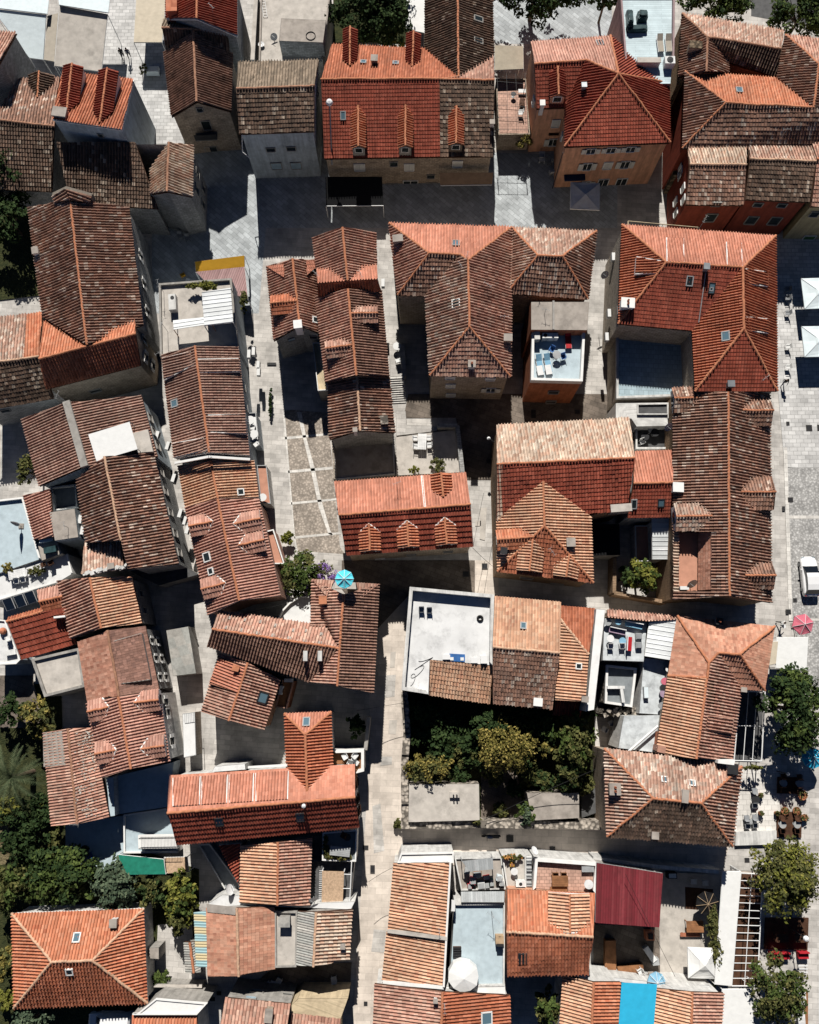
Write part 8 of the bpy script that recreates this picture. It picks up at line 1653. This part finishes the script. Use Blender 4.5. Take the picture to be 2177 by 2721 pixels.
# ================================================================== vehicles
def loft(m, secs, mat):
    """Cross-sections along y: each a list of points with equal count."""
    for a, b in zip(secs, secs[1:]):
        for i in range(len(a) - 1): m.face([a[i], a[i + 1], b[i + 1], b[i]], mat)
    m.face(secs[0], mat); m.face(secs[-1][::-1], mat)
def car(label, c, x, y, rz):
    p_ = P(c, x, y, .1); r_ = empty('parked_car', p_, label, 'car', rz=R(rz)); W2 = .86
    def sec(yy, w, zb, zs, zt, wt): return [Vector((p_.x + a, p_.y + yy, p_.z + z)) for a, z in ((-w * .92, zb), (-w, zb + .18), (-w, zs - .12), (-w * .95, zs), (-wt, zt), (-wt * .5, zt + .03), (0, zt + .04), (wt * .5, zt + .03), (wt, zt), (w * .95, zs), (w, zs - .12), (w, zb + .18), (w * .92, zb))]
    m = MB(); S = [(-2.08, .62, .35, .55, .6, .5), (-2.02, .76, .22, .72, .82, .62), (-1.75, .84, .2, .86, .92, .74), (-1.2, W2, .2, .9, .95, .78), (0, W2, .2, .9, .94, .78), (1.0, W2, .2, .88, .93, .76), (1.55, .83, .2, .78, .84, .7), (1.95, .74, .22, .62, .68, .58), (2.08, .6, .34, .5, .54, .46)]
    loft(m, [sec(*s) for s in S], 'white_car'); b = m.build('body', r_)
    m = MB(); C_ = [(-1.85, .68, .9), (-1.45, .63, 1.36), (-.9, .62, 1.46), (-.1, .62, 1.48), (.3, .63, 1.42), (1.05, .7, .92)]
    rings = [[Vector((p_.x + sx * (.78 if z < 1 else w), p_.y + yy, p_.z + zz)) for sx, zz in ((-1, .9), (-.99, z), (0, z + .03), (.99, z), (1, .9))] for yy, w, z in C_]
    for k, (a, b2) in enumerate(zip(rings, rings[1:])):
        for i in range(4):
            gl = (k in (0, 4)) and i in (1, 2) or i in (0, 3)
            m.face([a[i], a[i + 1], b2[i + 1], b2[i]], 'car_glass' if gl else 'white_car')
    m.build('cabin', r_)
    for sx in (-1, 1):
        for yy in (-1.3, 1.28):
            g = MB(); q = Vector((p_.x + sx * .76, p_.y + yy, p_.z + .3)); g.tube(q - Vector((.1, 0, 0)), q + Vector((.1, 0, 0)), .3, 'rubber', n=16); w = g.build('wheel', r_); g = MB(); g.tube(q + Vector((sx * .1, 0, 0)), q + Vector((sx * .112, 0, 0)), .19, 'metal_grey', n=12); g.build('rim', w)
        g = MB(); g.obox((p_.x + sx * .56, p_.y + 1.98, p_.z + .62), Vector((.16, -.05 * sx, 0)), Vector((0, .05, 0)), Vector((0, 0, .06)), 'pane_sky'); g.build('headlight', r_); g = MB(); g.obox((p_.x + sx * .62, p_.y - 2.0, p_.z + .72), Vector((.1, 0, 0)), Vector((0, .05, 0)), Vector((0, 0, .09)), 'plastic_red'); g.build('tail_light', r_); g = MB(); g.obox((p_.x + sx * .95, p_.y + .72, p_.z + .98), Vector((.1, 0, 0)), Vector((0, .05, 0)), Vector((0, 0, .06)), 'white_car'); g.build('mirror', r_)
    m = MB(); m.obox((p_.x + 1.2, p_.y + .3, p_.z + .62), Vector((.36, -.3, 0)), Vector((.025, .03, 0)), Vector((0, 0, .4)), 'white_car'); d_ = m.build('door', r_); m = MB(); m.obox((p_.x + 1.2, p_.y + .3, p_.z + 1.18), Vector((.32, -.27, 0)), Vector((.012, .015, 0)), Vector((0, 0, .16)), 'car_glass'); m.build('pane', d_)
    m = MB(); m.obox((p_.x, p_.y - 2.09, p_.z + .5), Vector((.26, 0, 0)), Vector((0, .02, 0)), Vector((0, 0, .06)), 'metal_grey'); m.build('number_plate', r_)
car('white hatchback parked on the cobbles with its right door open', 'd2', 1632, 1390, 1)
p_ = P('c4', 875, 285, .1); r_ = empty('motorbike', p_, 'dark motorbike parked in the lane under the long garden wall', 'motorbike')
for sx in (-.65, .65): g = MB(); q = p_ + Vector((sx, 0, .3)); g.tube(q - Vector((0, .06, 0)), q + Vector((0, .06, 0)), .3, 'rubber', n=16); w = g.build('wheel', r_); g = MB(); g.tube(q - Vector((0, .068, 0)), q + Vector((0, .068, 0)), .16, 'metal_grey', n=10); g.build('rim', w)
m = MB(); m.lathe((p_.x - .1, p_.y, .6), [(.12, 0), (.3, .08), (.32, .2), (.1, .3)], 'cloth_dkblue', 12, 1.4, .6); m.build('tank', r_); m = MB(); m.obox(p_ + Vector((.4, 0, .72)), Vector((.36, 0, .03)), Vector((0, .14, 0)), Vector((0, 0, .06)), 'metal_dark'); m.build('seat', r_)
m = MB(); m.tube(p_ + Vector((-.45, -.38, .98)), p_ + Vector((-.45, .38, .98)), .025, 'metal_dark'); m.tube(p_ + Vector((-.65, 0, .3)), p_ + Vector((-.42, 0, .98)), .04, 'metal_grey'); m.build('handlebar', r_); m = MB(); m.obox(p_ + Vector((0, 0, .42)), Vector((.45, 0, 0)), Vector((0, .12, 0)), Vector((0, 0, .16)), 'metal_dark'); m.build('engine', r_)
p_ = P('a4', 870, 1690, .1); r_ = empty('white_van', p_, 'white van partly under the edge of the boxy white house, bottom left', 'van'); m = MB(); 
def vsec(xx, z, w): return [Vector((p_.x + xx, p_.y + a * w, p_.z + zz)) for a, zz in ((-1, .35), (-1, 1.1), (-.86, z), (0, z + .05), (.86, z), (1, 1.1), (1, .35))]
loft(m, [vsec(*s) for s in ((-2.1, .85, .78), (-1.9, 1.05, .86), (-1.3, 1.15, .9), (-.7, 1.85, .9), (1.9, 1.95, .9), (2.05, 1.7, .86))], 'white_car'); m.build('body', r_)
m = MB(); m.obox((p_.x - 1.02, p_.y, p_.z + 1.53), Vector((.24, 0, .29)), Vector((0, .7, 0)), Vector((-.03, 0, .025)), 'car_glass'); m.build('windscreen', r_)
for sx in (-1.35, 1.35):
    for sy in (-.82, .82): g = MB(); g.tube((p_.x + sx, p_.y + sy - .1, p_.z + .32), (p_.x + sx, p_.y + sy + .1, p_.z + .32), .32, 'rubber', n=14); g.build('wheel', r_)
# ================================================================== cables
def cable(label, c, A, B, sag=.35, r0=.022):
    a, b = P(c, *A), P(c, *B); m = MB(); q = [a.lerp(b, k / 14) - Vector((0, 0, sag * math.sin(math.pi * k / 14))) for k in range(15)]
    for u, v in zip(q, q[1:]): m.tube(u, v, r0, 'cable', n=4, caps=False)
    tag(m.build('cable', None, Vector((a.x, a.y, 0))), label, 'cable', 'cables across the lanes')
cable('black cable crossing the street steeply past the salmon house corner', 'c2', (822, 745, 5.8), (740, 1160, 5.8)); cable('black cable from the salmon house corner to the striped gable wing', 'c2', (735, 1165, 5.6), (912, 1325, 6.0)); cable('long cable slanting over the sunlit street to the dazzling white terrace', 'c2', (905, 1040, 6.2), (825, 1515, 6.5)); cable('cable from the rubble wall across the main street', 'c3', (-150, 830, 4.5), (205, 770, 3.2)); cable('cable spanning the walled garden from the lane wall to the big hipped house', 'c3', (830, 1660, 3.0), (1680, 1275, 6.2), .5, .03); cable('cable over the maroon corrugated roof', 'D4', (140, 330, 6.4), (355, 775, 5.8)); cable('cable crossing the main street beside the two step roof', 'c4', (-60, 640, 4.6), (130, 528, 5.2)); cable('pale washing line beside the curved balcony', 'b3', (300, 120, 6.8), (760, 5, 6.0)); cable('cable between the drain covers and the dish in the shaded lane', 'c2', (1220, 160, 4.5), (1365, 85, 4.5))
